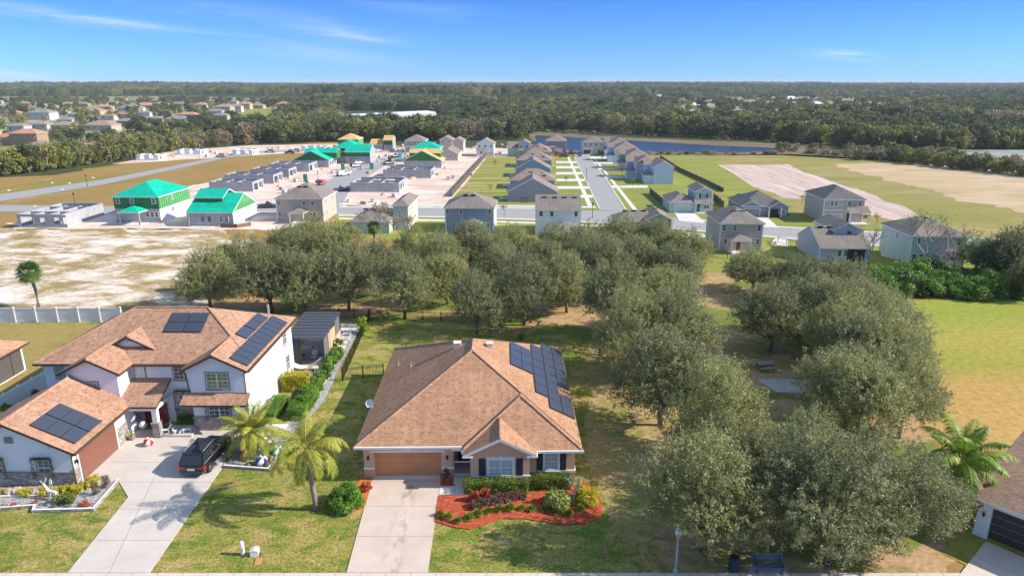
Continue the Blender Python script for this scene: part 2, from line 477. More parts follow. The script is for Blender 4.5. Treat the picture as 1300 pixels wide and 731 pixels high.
G = {}
G['forest'] = patchy('forest_floor', [(.3, (.035, .05, .02)), (.6, (.07, .085, .03)), (.8, (.13, .12, .06))], .02, fine=.3)
G['meadow'] = patchy('dry_meadow_grass', [(.3, (.24, .185, .045)), (.5, (.33, .205, .075)), (.62, (.24, .20, .045)), (.78, (.38, .26, .11))], .035, (1, .5, 1), fine=1.2, finev=.25,
                     second=((.44, .36, .22), .12, .60, .74))
G['lawn'] = patchy('front_lawn_grass', [(.32, (.18, .20, .035)), (.45, (.25, .245, .055)), (.54, (.34, .28, .085)), (.66, (.45, .33, .15))], .30, (1, 1.4, 1), detail=12, rough=.74, fine=6.5, finev=.75, bump=.8,
                   second=((.14, .195, .03), .5, .50, .60))
G['lawn_tan'] = patchy('dry_lawn_grass', [(.30, (.27, .24, .07)), (.5, (.36, .27, .11)), (.7, (.46, .32, .17))], .35, fine=3.5, finev=.4, second=((.17, .22, .04), .22, .5, .64))
G['park'] = patchy('oak_litter_ground', [(.28, (.40, .24, .13)), (.48, (.5, .32, .19)), (.6, (.34, .26, .1)), (.75, (.58, .42, .28))], .22, (1, 1.3, 1), fine=3, finev=.35,
                   second=((.17, .21, .04), .12, .45, .56))
G['sand'] = patchy('white_sand_with_grass', [(.38, (.25, .20, .07)), (.47, (.36, .265, .125)), (.515, (.60, .50, .40)), (.60, (.80, .74, .67))], .16, (.55, 1.0, 1), detail=13, rough=.80, fine=3, finev=.3, dist=.35, rot=.35)
G['dirt'] = patchy('pale_construction_soil', [(.28, (.50, .36, .27)), (.5, (.66, .52, .45)), (.66, (.78, .70, .64))], .12, (.8, 1.4, 1), detail=10, rough=.7, fine=1.5, finev=.22,
                   second=((.33, .28, .12), .07, .60, .7))
G['newlawn'] = patchy('new_sod_lawn', [(.3, (.19, .225, .04)), (.55, (.26, .275, .06)), (.75, (.37, .32, .11))], .09, (1, 2.6, 1), fine=1.5, finev=.2)
G['yardstripe'] = patchy('striped_sod_lawn', [(.36, (.18, .215, .04)), (.5, (.26, .275, .07)), (.62, (.40, .31, .12))], .16, (.25, 2.4, 1), fine=1.5, finev=.2)
G['berm'] = patchy('olive_berm_grass', [(.3, (.22, .215, .05)), (.5, (.28, .25, .075)), (.7, (.40, .30, .14))], .06, (.6, 1.6, 1), fine=1.0, finev=.2, second=((.38, .27, .17), .045, .58, .68))
G['suburb'] = patchy('suburb_gardens', [(.35, (.16, .20, .05)), (.5, (.26, .26, .10)), (.6, (.42, .40, .36)), (.75, (.24, .24, .09))], .03, fine=.5, finev=.3)
G['basin'] = patchy('pink_basin_sand', [(.34, (.40, .29, .25)), (.5, (.55, .43, .38)), (.68, (.66, .57, .52))], .13, (4.0, .28, 1), detail=9, fine=1.2, finev=.12, rot=-.62)
G['tanfield'] = patchy('tan_bare_field', [(.32, (.36, .28, .12)), (.45, (.48, .355, .21)), (.7, (.60, .46, .33))], .045, (.7, 1.7, 1), detail=10, fine=1.0, finev=.15, second=((.28, .27, .08), .05, .58, .70))
G['marsh'] = patchy('brown_marsh_scrub', [(.3, (.13, .10, .065)), (.55, (.21, .155, .10)), (.75, (.27, .23, .11))], .06, (.5, 1.5, 1), fine=.8, finev=.4)
G['palewater'] = patchy('pale_marsh_water', [(.42, (.20, .25, .20)), (.55, (.42, .46, .44)), (.7, (.5, .53, .52))], .05, (.4, 1.6, 1), rgh=.3, fine=1)
G['mulch'] = patchy('red_mulch', [(.3, (.30, .05, .025)), (.5, (.50, .095, .045)), (.68, (.64, .21, .12))], 3.5, rough=.75, fine=16, finev=.65, bump=1.0)
G['mulch_orange'] = patchy('orange_mulch', [(.3, (.5, .14, .035)), (.6, (.68, .22, .07))], 1.8, fine=14, finev=.5, bump=1.0)
G['gravel'] = patchy('grey_white_gravel', [(.38, (.16, .16, .165)), (.5, (.42, .42, .42)), (.6, (.72, .71, .70))], 9, detail=3, rough=.8, fine=20, finev=.3, bump=1)
# right field: lush far end, dry near end, a property of the turf itself
def field_mat():
    m, n, b = newmat('right_field_grass'); t = NT(n)
    v = t.coord(); v2 = t.coord(scale=(.5, 1.2, 1))
    sp = t.node("ShaderNodeSeparateXYZ"); t.link(v, sp.inputs[0])
    a = t.node("ShaderNodeMath", operation='MULTIPLY_ADD'); t.link(t.noise(v2, .09, 7, .6), a.inputs[0]); a.inputs[1].default_value = 14; t.link(sp.outputs[1], a.inputs[2])
    r = t.node("ShaderNodeMapRange"); t.link(a.outputs[0], r.inputs[0]); r.inputs[1].default_value = 50; r.inputs[2].default_value = 98
    c = t.ramp(r.outputs[0], [(0, (.32, .28, .06)), (.16, (.48, .31, .11)), (.36, (.46, .30, .10)), (.46, (.31, .30, .06)), (.62, (.37, .32, .075)), (.8, (.27, .31, .05)), (1, (.31, .31, .06))])
    c = t.mix(1.0, c, t.ramp(t.noise(v, 1.6, 7, .7), [(.3, .72), (.7, 1.25)]), 'MULTIPLY')
    t.link(c, b.inputs['Base Color']); b.inputs['Roughness'].default_value = .95; b.inputs['Specular IOR Level'].default_value = .1
    t.link(t.bump(t.noise(v, 3, 5, .7), .5, .1), b.inputs['Normal'])
    return m
G['field'] = field_mat()
def watermat():
    m, n, b = newmat('lake_water'); t = NT(n)
    b.inputs['Base Color'].default_value = (.02, .035, .065, 1); b.inputs['Roughness'].default_value = .3; b.inputs['Specular IOR Level'].default_value = .6
    t.link(t.bump(t.noise(t.coord(scale=(.4, 1, 1)), .8, 4), .25, .3), b.inputs['Normal'])
    return m
G['water'] = watermat()

mb = MB(); S_ = 10900
mb.face([(-S_, -200, 0), (S_, -200, 0), (S_, 10900, 0), (-S_, 10900, 0)])
o = mb.build('ground', G['forest']); o['kind'] = 'structure'
ground_poly('meadow', [(-260, 236), (60, 222), (140, 210), (230, 195), (300, 187), (420, 181), (520, 186), (690, 190), (840, 197), (1000, 197), (1130, 204), (1400, 226), (1900, 900), (-700, 900)], .01, G['meadow'], 3, 5)
ground_poly('marsh', [(676, 167), (815, 176), (1000, 182), (1120, 190), (1420, 196), (1420, 226), (1130, 204), (1000, 198), (840, 198), (690, 192)], .02, G['marsh'], 3, 10)
ground_poly('lake', [(684, 172), (760, 176), (815, 180), (900, 184), (975, 187.5), (992, 190), (960, 192.3), (900, 193.8), (840, 193.8), (740, 191.5), (684, 189)], .03, G['water'], 2.5, 9)
ground_poly('marsh_water', [(1215, 190), (1400, 193), (1400, 209), (1300, 206), (1240, 200)], .03, G['palewater'], 4, 9)
ground_poly('berm_field', [(846, 197), (1000, 196), (1130, 203), (1420, 224), (1500, 360), (1250, 345), (1080, 330), (900, 300), (800, 262), (760, 200)], .02, G['berm'], 1.5, 8)
ground_poly('basin', [(897, 210), (996, 209), (1010, 214), (1085, 240), (1180, 276), (1150, 284), (1100, 270), (1035, 254), (990, 252), (940, 228)], .035, G['basin'], 1.2, 2)
ground_poly('bare_field', [(1062, 208), (1130, 205.5), (1250, 214), (1420, 230), (1420, 300), (1320, 276), (1230, 254), (1140, 232), (1080, 217)], .035, G['tanfield'], 3.5, 3)
ground_poly('sand_field', [(-300, 291), (285, 292), (345, 318), (345, 345), (250, 396), (-360, 398)], .03, G['sand'], 1.8, 1.5)
ground_poly('suburb_lawn', [(-260, 208), (-200, 124), (240, 122), (395, 127), (398, 150), (300, 160), (200, 176), (60, 196), (-60, 212)], .02, G['suburb'], 6, 25)
ground_poly('suburb_lawn', [(815, 123), (1140, 123), (1140, 152), (1000, 146), (860, 140)], .02, G['suburb'], 6, 40)
ground_poly('construction_ground', [(8, 291), (345, 291), (420, 276), (440, 262), (640, 262), (650, 200), (648, 188), (430, 187), (400, 200), (330, 222), (240, 236), (130, 268), (14, 284)], .03, G['dirt'], 1.5, 2)
ground_poly('construction_strip', [(138, 209), (215, 193), (320, 185), (440, 182), (445, 191), (300, 199), (200, 205)], .03, G['dirt'], 2, 8)
ground_poly('back_yard_lawn', [(618, 199), (706, 199), (712, 264), (566, 264)], .04, G['yardstripe'], .3, 5)
ground_poly('street_lawn', [(706, 199), (880, 197), (905, 205), (1010, 270), (1125, 286), (1270, 302), (1240, 304), (985, 290), (890, 282), (794, 269), (566, 266), (566, 262), (712, 262)], .05, G['newlawn'], .3, 5)
ground_poly('row_lawn', [(425, 273), (690, 279), (790, 284), (890, 293), (985, 301), (1110, 311), (1300, 326), (1330, 372), (1080, 352), (900, 345), (640, 318), (430, 300)], .04, G['newlawn'], .8, 5)
ground_poly('park_ground', [(225, 396), (300, 380), (420, 360), (500, 345), (640, 330), (900, 325), (1080, 345), (1150, 400), (1190, 560), (1215, 690), (1290, 900), (850, 900), (835, 700), (800, 560), (760, 430), (640, 425), (470, 408), (225, 402)], .03, G['park'], 1.1, .8)
ground_poly('right_field', [(1128, 383), (1420, 372), (1700, 900), (1280, 900), (1215, 690), (1180, 560), (1150, 420)], .05, G['field'], .9, 1.0)
ground_poly('front_lawn', [(-500, 900), (850, 900), (835, 700), (806, 560), (764, 430), (640, 424), (470, 408), (455, 404), (-160, 410)], .05, G['lawn'], .9, .8)
ground_poly('side_lawn', [(745, 440), (768, 430), (812, 560), (838, 680), (796, 690), (768, 640), (758, 600), (747, 575)], .06, G['lawn_tan'], .55, .8)

# roads and pavements
def strip(name, left, right, z, m, thick=0.0, kind='structure'):
    pts = left + list(reversed(right))
    return ground_poly(name, pts, z, m, thick=thick, kind=kind)
strip('road', [(-60, 254), (0, 247), (130, 228.5), (240, 207), (290, 196.5), (340, 191), (445, 188)], [(-60, 263), (0, 256), (130, 235), (240, 211.5), (290, 200), (340, 193.5), (445, 190.5)], .06, M['asphalt'])
CU = [(-60, 260), (140, 262), (345, 259), (430, 264), (600, 265), (690, 266), (790, 269), (890, 281), (985, 289), (1110, 296), (1240, 303), (1420, 314)]
CL = [(-60, 269), (140, 270), (345, 268), (430, 273), (600, 276), (690, 279), (790, 284), (890, 293), (985, 301), (1110, 311), (1240, 322), (1420, 336)]
strip('cross_street', CU, CL, .065, M['asphalt'])
up = [(x, y - 1.4) for x, y in CU]; lo = [(x, y + 1.6) for x, y in CL]
strip('kerb', up[3:6], CU[3:6], .12, M['cuhr'], .1); strip('kerb', up[7:], CU[7:], .12, M['cuhr'], .1)
strip('kerb', CL[3:], lo[3:], .12, M['cuhr'], .1)
strip('construction_street', [(385, 262), (398, 240), (440, 216), (478, 202), (522, 192)], [(432, 264), (447, 236), (490, 210), (530, 197), (536, 194)], .07, M['asphalt'])
strip('street', [(728, 193), (731, 203), (745, 231), (762, 267)], [(744, 193), (750, 203), (771, 231), (796, 270)], .07, M['asphalt'])
strip('kerb', [(727, 193), (730, 203), (743.8, 231), (760.4, 266)], [(728, 193), (731, 203), (745, 231), (762, 266)], .13, M['cuhr'], .1)
strip('kerb', [(744, 193), (750, 203), (771, 231), (795, 269)], [(745, 193), (751.3, 203), (772.5, 231), (797, 269)], .13, M['cuhr'], .1)
strip('sidewalk', [(719.5, 199), (733, 231), (746, 262)], [(722.5, 199), (737.5, 231), (752, 262)], .1, M['slab'], .06)
strip('sidewalk', [(751, 199), (776, 231), (805, 269)], [(754, 199), (780, 231), (811, 269)], .1, M['slab'], .06)
strip('sidewalk', [(430, 258.5), (600, 260.5), (756, 262.5)], [(430, 260.5), (600, 262.5), (757, 264.5)], .1, M['slab'], .06)
strip('sidewalk', [(430, 277), (600, 280), (690, 283), (790, 288)], [(430, 279), (600, 282), (690, 285), (790, 290.3)], .1, M['slab'], .06)
for yy, x1 in [(205, 731), (211.5, 734), (219, 738), (227.5, 742), (237, 747), (248, 752)]:
    strip('driveway', [(706, yy), (x1, yy)], [(706, yy + 2.6 + (yy - 200) * .02), (x1 + 1, yy + 2.6 + (yy - 200) * .02)], .11, M['slab'], .05)
for yy, x0, x1 in [(199.5, 748, 771), (205.5, 752, 778), (213, 758, 789), (223.5, 766, 803), (236, 775, 822)]:
    strip('driveway', [(x0, yy), (x1, yy)], [(x0 + 1, yy + 3), (x1, yy + 3)], .11, M['slab'], .05)
ground_poly('driveway', [(855, 268), (878, 268), (895, 283), (862, 281)], .11, M['slab'], thick=.05)
ground_poly('driveway', [(866, 276), (893, 279), (893, 284), (862, 281)], .10, M['slab'], thick=.05)
ground_poly('driveway', [(947, 272), (969, 272), (989, 290), (968, 289)], .11, M['slab'], thick=.05)
ground_poly('driveway', [(1046, 277), (1071, 278), (1090, 296), (1062, 294)], .11, M['slab'], thick=.05)
ground_poly('driveway', [(868, 295), (892, 297), (905, 308), (884, 308)], .11, M['slab'], thick=.05)
ground_poly('driveway', [(984, 303), (1000, 304), (1000, 314), (976, 310)], .11, M['slab'], thick=.05)
ground_poly('driveway', [(1120, 313), (1145, 315), (1140, 330), (1118, 325)], .11, M['slab'], thick=.05)
ground_poly('driveway', [(1228, 318), (1262, 322), (1262, 337), (1236, 336)], .11, M['slab'], thick=.05)

# sidewalk along the bottom of the picture, near driveways
def slab_px(name, pts, z, mat, joints=(), extra=None, jw=.035):
    mb = MB()
    P = [at(*p).xy for p in pts]
    mb.prism([(p.x, p.y) for p in P], z - .06, z)
    for (a, b) in joints:
        A, B = at(*a).xy, at(*b).xy
        n = (B - A).normalized(); n = Vector((-n.y, n.x)) * jw / 2
        mb.face([(*(A + n), z + .004), (*(B + n), z + .004), (*(B - n), z + .004), (*(A - n), z + .004)], 1)
    o = mb.build(name, [mat, M['joint']]); o['kind'] = 'structure'
    return o
mb = MB(); mb.box(-60, 31.6, .0, 60, 33.93, .085)
for i in range(80): mb.box(-60 + i * 1.5, 31.6, .084, -60 + i * 1.5 + .03, 33.93, .088, 1)
o = mb.build('sidewalk', [M['drive'], M['joint']]); o['kind'] = 'structure'
slab_px('driveway', [(473, 607), (560, 607), (543, 728), (440, 728)], .1, M['drive_stained'],
        [((473, 612), (560, 612)), ((464, 644), (555, 644)), ((452, 682), (549, 682))])
slab_px('entry_walk', [(560, 606), (598, 606), (602, 629), (557.5, 629)], .11, M['slab'], [((578, 607), (577, 629)), ((559, 618), (600, 618))])
slab_px('driveway', [(101, 612), (154, 566), (155, 561), (195, 559), (196, 566), (248, 566), (252, 557), (300, 557), (281, 596), (190, 728), (86, 728), (163, 632), (151, 612), (106, 614)], .1, M['drive2'],
        [((141, 588), (238, 588)), ((152, 613), (271, 613)), ((150, 647), (248, 649)), ((122, 687), (216, 687)), ((205, 588), (139, 728))])
slab_px('driveway', [(1251, 688), (1300, 709), (1420, 770), (1420, 900), (1120, 900), (1219, 729)], .1, M['drive'], [((1235, 707), (1330, 745))])
ground_poly('porch_walk', [(158, 567), (250, 567), (266, 556), (302, 556), (304, 546), (168, 546)], .085, concrete('porch_walk_concrete', (.56, .50, .46)), thick=.05)
mb = MB(); mb.box(-4.43, 43.2, .02, -3.12, 46.35, .13); o = mb.build('entry_floor', M['slab']); o['kind'] = 'structure'
ground_poly('dry_yard', [(-420, 414), (160, 411), (150, 436), (60, 470), (30, 500), (-100, 560)], .07, patchy('dry_back_yard', [(.3, (.25, .20, .06)), (.5, (.33, .25, .09)), (.65, (.28, .25, .06)), (.8, (.42, .31, .16))], .25, (1, 2, 1), fine=4, finev=.35), .5, 1)
mb = MB(); mb.box(-10.17, 43.95, .02, -5.3, 44.45, .12); o = mb.build('garage_apron', M['slab']); o['kind'] = 'structure'
# ------------------------------------------------------------------ house building blocks
def hip(mb, x0, y0, x1, y1, ze, s=.5, th=.2, ms=0, mt=1):
    w_, d_ = x1 - x0, y1 - y0
    h = min(w_, d_) / 2; zr = ze + h * s
    if d_ >= w_: a, b = ((x0 + x1) / 2, y0 + h, zr), ((x0 + x1) / 2, y1 - h, zr)
    else: a, b = (x0 + h, (y0 + y1) / 2, zr), (x1 - h, (y0 + y1) / 2, zr)
    A, B, C_, D = (x0, y0, ze), (x1, y0, ze), (x1, y1, ze), (x0, y1, ze)
    if d_ >= w_:
        mb.face([A, B, a], ms); mb.face([B, C_, b, a], ms); mb.face([C_, D, b], ms); mb.face([D, A, a, b], ms)
    else:
        mb.face([A, B, b, a], ms); mb.face([B, C_, b], ms); mb.face([C_, D, a, b], ms); mb.face([D, A, a], ms)
    lo = [(p[0], p[1], ze - th) for p in (A, B, C_, D)]
    mb.face(list(reversed(lo)), mt)
    up_ = [A, B, C_, D]
    for i in range(4): mb.face([lo[i], lo[(i + 1) % 4], up_[(i + 1) % 4], up_[i]], mt)
    return a, b
def gable(mb, x0, y0, x1, y1, ze, axis='y', s=.5, th=.22, ms=0, mt=1):
    """roof slabs; axis = direction of the ridge"""
    u0, u1, a0, a1 = (x0, x1, y0, y1) if axis == 'y' else (y0, y1, x0, x1)
    um = (u0 + u1) / 2; zr = ze + (u1 - u0) / 2 * s
    mb.extr([(u0, ze), (um, zr), (u1, ze), (u1, ze - th), (um, zr - th), (u0, ze - th)], axis, a0, a1, [ms, ms, mt, mt, mt, mt], mt)
    return zr
def gable_wall(mb, x0, y0, x1, y1, ze, axis='y', s=.5, ov=.35, m=0, z0=0.0):
    """five-sided wall block below a gable roof whose outer eave is ze"""
    u0, u1, a0, a1 = (x0, x1, y0, y1) if axis == 'y' else (y0, y1, x0, x1)
    um = (u0 + u1) / 2; zw = ze - .12
    zr = ze + (um - u0 + ov) * s - .13
    zs = ze + ov * s - .13
    mb.extr([(u0, z0), (u0, zs), (um, zr), (u1, zs), (u1, z0)], axis, a0, a1, m)
FACE = {'S': 0.0, 'E': R(90), 'N': R(180), 'W': R(-90)}
_wc = {}
def window(parent, face, x, y, z, w_, h_, nx=2, ny=1, trim='taupe', sash='white', pane='glass', name='window', t=.10, sub=True, sash_split=True):
    """window centred at (x, y, z) on a wall plane facing `face`; frame mesh with the pane as a sub-part"""
    key = (w_, h_, nx, ny, trim, sash, t, sash_split)
    if key not in _wc:
        mb = MB(); W, Hh = w_ / 2, h_ / 2
        for a in ((-W - t, -Hh - t, W + t, -Hh), (-W - t, Hh, W + t, Hh + t), (-W - t, -Hh, -W, Hh), (W, -Hh, W + t, Hh)):
            mb.box(a[0], -.07, a[1], a[2], .03, a[3], 0)
        mb.box(-W - t - .05, -.11, -Hh - t - .05, W + t + .05, .03, -Hh - t, 0)
        f = .05
        for a in ((-W, -Hh, W, -Hh + f), (-W, Hh - f, W, Hh), (-W, -Hh + f, -W + f, Hh - f), (W - f, -Hh + f, W, Hh - f)):
            mb.box(a[0], -.05, a[1], a[2], .02, a[3], 1)
        if sash_split:
            mb.box(-W + f, -.05, -.03, W - f, .02, .03, 1)
        for i in range(1, nx):
            xx = -W + 2 * W * i / nx
            mb.box(xx - .045, -.055, -Hh + f, xx + .045, .02, Hh - f, 1)
        q = .012
        for i in range(1, nx * 2 * ny):
            xx = -W + 2 * W * i / (nx * 2 * ny)
            mb.box(xx - q, -.035, -Hh + f, xx + q, .015, Hh - f, 1)
        for zz in (-Hh / 2, Hh / 2): mb.box(-W + f, -.036, zz - q, W - f, .014, zz + q, 1)
        me = mb.mesh('window_frame', [M[trim], M[sash]])
        pb = MB(); pb.box(-W + .01, -.02, -Hh + .01, W - .01, .03, Hh - .01)
        _wc[key] = (me, pb)
    me, pb = _wc[key]
    pk = key[:2] + (pane,)
    if pk not in _wc: _wc[pk] = pb.mesh('pane', [M[pane]])
    fr = link(name, me, parent, (x, y, z), FACE[face])
    link('pane', _wc[pk], fr)
    return fr
def simple_window(parent, face, x, y, z, w_, h_, trim='white', pane='glass', n=1):
    """small far window: white frame and dark panes in one mesh"""
    key = ('s', round(w_, 2), round(h_, 2), trim, pane, n)
    if key not in _wc:
        mb = MB(); W, Hh, t = w_ / 2, h_ / 2, .09
        for a in ((-W, -Hh, W, -Hh + t), (-W, Hh - t, W, Hh), (-W, -Hh + t, -W + t, Hh - t), (W - t, -Hh + t, W, Hh - t)):
            mb.box(a[0], -.06, a[1], a[2], .03, a[3], 0)
        for i in range(1, n):
            xx = -W + 2 * W * i / n; mb.box(xx - t / 2, -.055, -Hh + t, xx + t / 2, .02, Hh - t, 0)
        mb.box(-W + t, -.045, -.025, W - t, .02, .025, 0)
        mb.box(-W + .02, -.03, -Hh + .02, W - .02, .02, Hh - .02, 1)
        _wc[key] = mb.mesh('window', [M[trim], M[pane]])
    return link('window', _wc[key], parent, (x, y, z), FACE[face])
def garage_door(parent, face, x, y, z, w_, h_, mat, name='garage_door', panels=4, frame='white'):
    mb = MB()
    mb.box(-w_ / 2, -.04, 0, w_ / 2, .03, h_, 0)
    for i in range(1, panels): mb.box(-w_ / 2, -.047, h_ * i / panels - .012, w_ / 2, -.03, h_ * i / panels + .012, 1)
    t = .12
    if frame:
        mb.box(-w_ / 2 - t, -.08, 0, -w_ / 2, .03, h_ + t, 2); mb.box(w_ / 2, -.08, 0, w_ / 2 + t, .03, h_ + t, 2); mb.box(-w_ / 2, -.08, h_, w_ / 2, .03, h_ + t, 2)
    return link(name, mb.mesh(name, [mat, M['joint'], M[frame or 'white']]), parent, (x, y, z), FACE[face])
def wall_holes(mb, axis, c, a0, a1, z0, z1, th, holes, m=0):
    """straight wall centred on c, running a0..a1 along `axis`, with rectangular holes (a0, a1, z0, z1)"""
    def bx(p, q, u, v):
        if q - p < 1e-4 or v - u < 1e-4: return
        if axis == 'x': mb.box(p, c - th / 2, u, q, c + th / 2, v, m)
        else: mb.box(c - th / 2, p, u, c + th / 2, q, v, m)
    cur = a0
    for (p, q, u, v) in sorted(holes):
        bx(cur, p, z0, z1); bx(p, q, z0, u); bx(p, q, v, z1); cur = q
    bx(cur, a1, z0, z1)
def solar(parent, o, u, v, nu, nv, gap=.02, mats=None):
    """nu x nv solar panels on a slope: o origin, u and v full edge vectors; each panel a part"""
    o, u, v = Vector(o), Vector(u), Vector(v)
    n = u.cross(v).normalized()
    if n.z < 0: n = -n
    un, vn = u.normalized(), v.normalized(); lu, lv = u.length / nu, v.length / nv
    me_key = ('solar', round(lu, 3), round(lv, 3), tuple(round(a, 3) for a in (*un, *vn)))
    if me_key not in _wc:
        mb = MB(); g = gap
        def P(a, b, c): return tuple(un * a + vn * b + n * c)
        def sl(a0, b0, a1, b1, c0, c1, m):
            q = [(a0, b0), (a1, b0), (a1, b1), (a0, b1)]
            mb.face([P(a, b, c1) for a, b in q], m); mb.face([P(a, b, c0) for a, b in reversed(q)], m)
            for i in range(4):
                (a, b), (c_, d) = q[i], q[(i + 1) % 4]
                mb.face([P(a, b, c0), P(c_, d, c0), P(c_, d, c1), P(a, b, c1)], m)
        sl(g, g, lu - g, lv - g, .05, .115, 1)
        sl(g + .025, g + .025, lu - g - .025, lv - g - .025, .116, .122, 0)
        _wc[me_key] = mb.mesh('solar_panel', [M['solar'], M['darkgrey']])
    for i in range(nu):
        for j in range(nv):
            link('solar_panel', _wc[me_key], parent, o + un * lu * i + vn * lv * j)

def lantern(parent, face, x, y, z):
    mb = MB(); mb.box(-.05, -.03, -.12, .05, .02, .12); mb.box(-.02, -.16, .14, .02, 0, .17)
    mb.lathe([(0, -.14), (.05, -.12), (.085, .08), (.10, .12), (.03, .2), (0, .22)], 8, 0, -.16, 0)
    return link('wall_lantern', mb.mesh('wall_lantern', [M['black']]), parent, (x, y, z), FACE[face])

# ------------------------------------------------------------------ the peach house in the middle
HX, HY = -3.2, 53.0
H1 = empty('bungalow', (HX, HY, 0), R(.8), 'peach stucco one-storey house with a brown hip roof and brown garage door in the centre', 'house')
def LB(): return MB(HX, HY, 0)
mb = LB()
def hb(x0, y0, x1, y1, z1=2.72, m=0): mb.box(x0, y0, 0, x1, y1, z1, m)
YG = 44.2
# garage front pieces around the door opening, then the rest of the body
hb(-10.95, YG, -10.17, YG + .5); hb(-5.3, YG, -4.45, YG + .5); mb.box(-10.17, YG, 2.2, -5.3, YG + .5, 2.72)
hb(-10.95, YG + .5, -4.45, 62.1)
hb(-4.45, 46.4, -3.1, 62.1)
hb(-3.1, 43.6, 4.42, 62.1)
# bay: five-sided block under the front gable
gable_wall(mb, -3.1, 42.95, 1.13, 46, 2.9, 'y', .5, .45)
# base tone below the belt
mb.box(-10.97, YG - .02, 0, -10.17, YG, .8, 1); mb.box(-5.3, YG - .02, 0, -4.43, YG, .8, 1)
wall = mb.build('wall', [M['peach'], M['peachlow']], H1)
mb = LB()
hip(mb, -11.45, 43.72, 4.9, 62.6, 2.9)
hip(mb, -3.75, 43.02, 4.902, 58, 2.902)
gable(mb, -3.58, 42.42, 1.6, 46.6, 2.9, 'y')
roof = mb.build('roof', [M['shingle'], M['white']], H1)
mb = LB()   # ridge caps
def cap(a, b, r=.10): mb.tube([a, b], r, r, 6)
zr = 2.9 + 8.175 * .5
cap((-3.275, 51.9, zr), (-3.275, 54.4, zr)); cap((-11.42, 43.75, 2.9), (-3.275, 51.9, zr)); cap((4.87, 43.75, 2.9), (-3.275, 51.9, zr), .09)
cap((-11.42, 62.57, 2.9), (-3.275, 54.4, zr)); cap((4.87, 62.57, 2.9), (-3.275, 54.4, zr)); cap((.576, 47.34, 5.065), (4.87, 43.05, 2.9)); cap((.576, 47.34, 5.065), (-3.6, 43.2, 3.0), .07)
cap((-.99, 42.45, 4.2), (-.99, 45.5, 4.2))
mb.build('ridge_cap', M['shingle2'], roof)
for q in ((-11.5, 43.6, 2.76, -3.62, 43.72, 2.92), (1.62, 42.9, 2.76, 4.98, 43.02, 2.92)):
    mb = LB(); mb.box(*q); mb.build('gutter', M['white'], H1)
for q in ((-3.64, 42.40, 2.70, -2.9, 42.98, 2.80), (.9, 42.40, 2.70, 1.66, 42.98, 2.80)):
    mb = LB(); mb.box(*q); mb.build('eave_return', M['white'], H1)
mb = LB()
mb.box(-10.5, YG - .07, 2.2, -5.0, YG, 2.38); mb.box(-7.95, YG - .08, 2.38, -7.5, YG, 2.44)
mb.box(-10.99, YG - .06, .8, -10.2, YG + .1, .98); mb.box(-5.27, YG - .06, .8, -4.4, YG + .1, .98)
mb.box(1.12, 43.52, .82, 4.5, 43.6, 1.0); mb.box(4.42, 43.6, .82, 4.5, 62, 1.0); mb.box(-3.15, 42.87, .82, 1.19, 42.95, 1.0)
mb.box(-2.0, 42.86, 2.32, .12, 42.95, 2.5); mb.box(-1.05, 42.85, 2.5, -.83, 42.95, 2.58)
mb.box(2.0, 43.5, 2.42, 3.45, 43.6, 2.62)
mb.box(-4.5, 43.75, 2.5, -3.55, 43.9, 2.72)
mb.build('trim_band', M['white'], H1)
garage_door(H1, 'S', -7.735 - HX, YG + .28 - HY, 0.1, 4.87, 2.1, M['garage_brown'], frame=None)
def w1(x, y, z, w_, h_, **k): return window(H1, 'S', x - HX, y - HY, z, w_, h_, **k)
w1(-.94, 42.95, 1.62, 1.75, 1.3, nx=2, trim='white', pane='glass_blind'); w1(2.72, 43.6, 1.72, 1.02, 1.35, nx=1, trim='white', pane='glass_blind')
for x, y, z, h_ in [(-2.27, 42.92, 1.62, 1.5), (.40, 42.92, 1.62, 1.5), (1.88, 43.57, 1.72, 1.5), (3.55, 43.57, 1.72, 1.5)]:
    mb = MB(); mb.box(-.24, -.03, -h_ / 2, .24, .02, h_ / 2)
    for k in range(12): mb.box(-.18, -.045, -h_ / 2 + .1 + k * (h_ - .2) / 12, .18, -.03, -h_ / 2 + .16 + k * (h_ - .2) / 12)
    mb.build('shutter', M['shutter'], H1, loc=(x - HX, y - HY, z))
mb = LB(); mb.box(-4.25, 46.32, 0, -3.3, 46.4, 2.2); d = mb.build('front_door', M['black'], H1)
mb = LB(); mb.box(-3.42, 46.24, 1.0, -3.36, 46.32, 1.1); mb.build('handle', M['alu'], d)
mb = LB()
for q in ((-4.42, 44.5, .1, -4.36, 2.6), (-3.2, 44.5, .1, -3.13, 2.6)): mb.box(q[0], 44.46, q[2], q[3], 44.5, q[4])
mb.box(-4.36, 44.46, 1.15, -3.2, 44.5, 1.25); mb.box(-4.36, 44.46, .1, -3.2, 44.5, .2)
mb.build('porch_screen', M['white'], H1)
lantern(H1, 'S', -10.6 - HX, YG - HY, 1.75); lantern(H1, 'S', -4.86 - HX, YG - HY, 1.75)
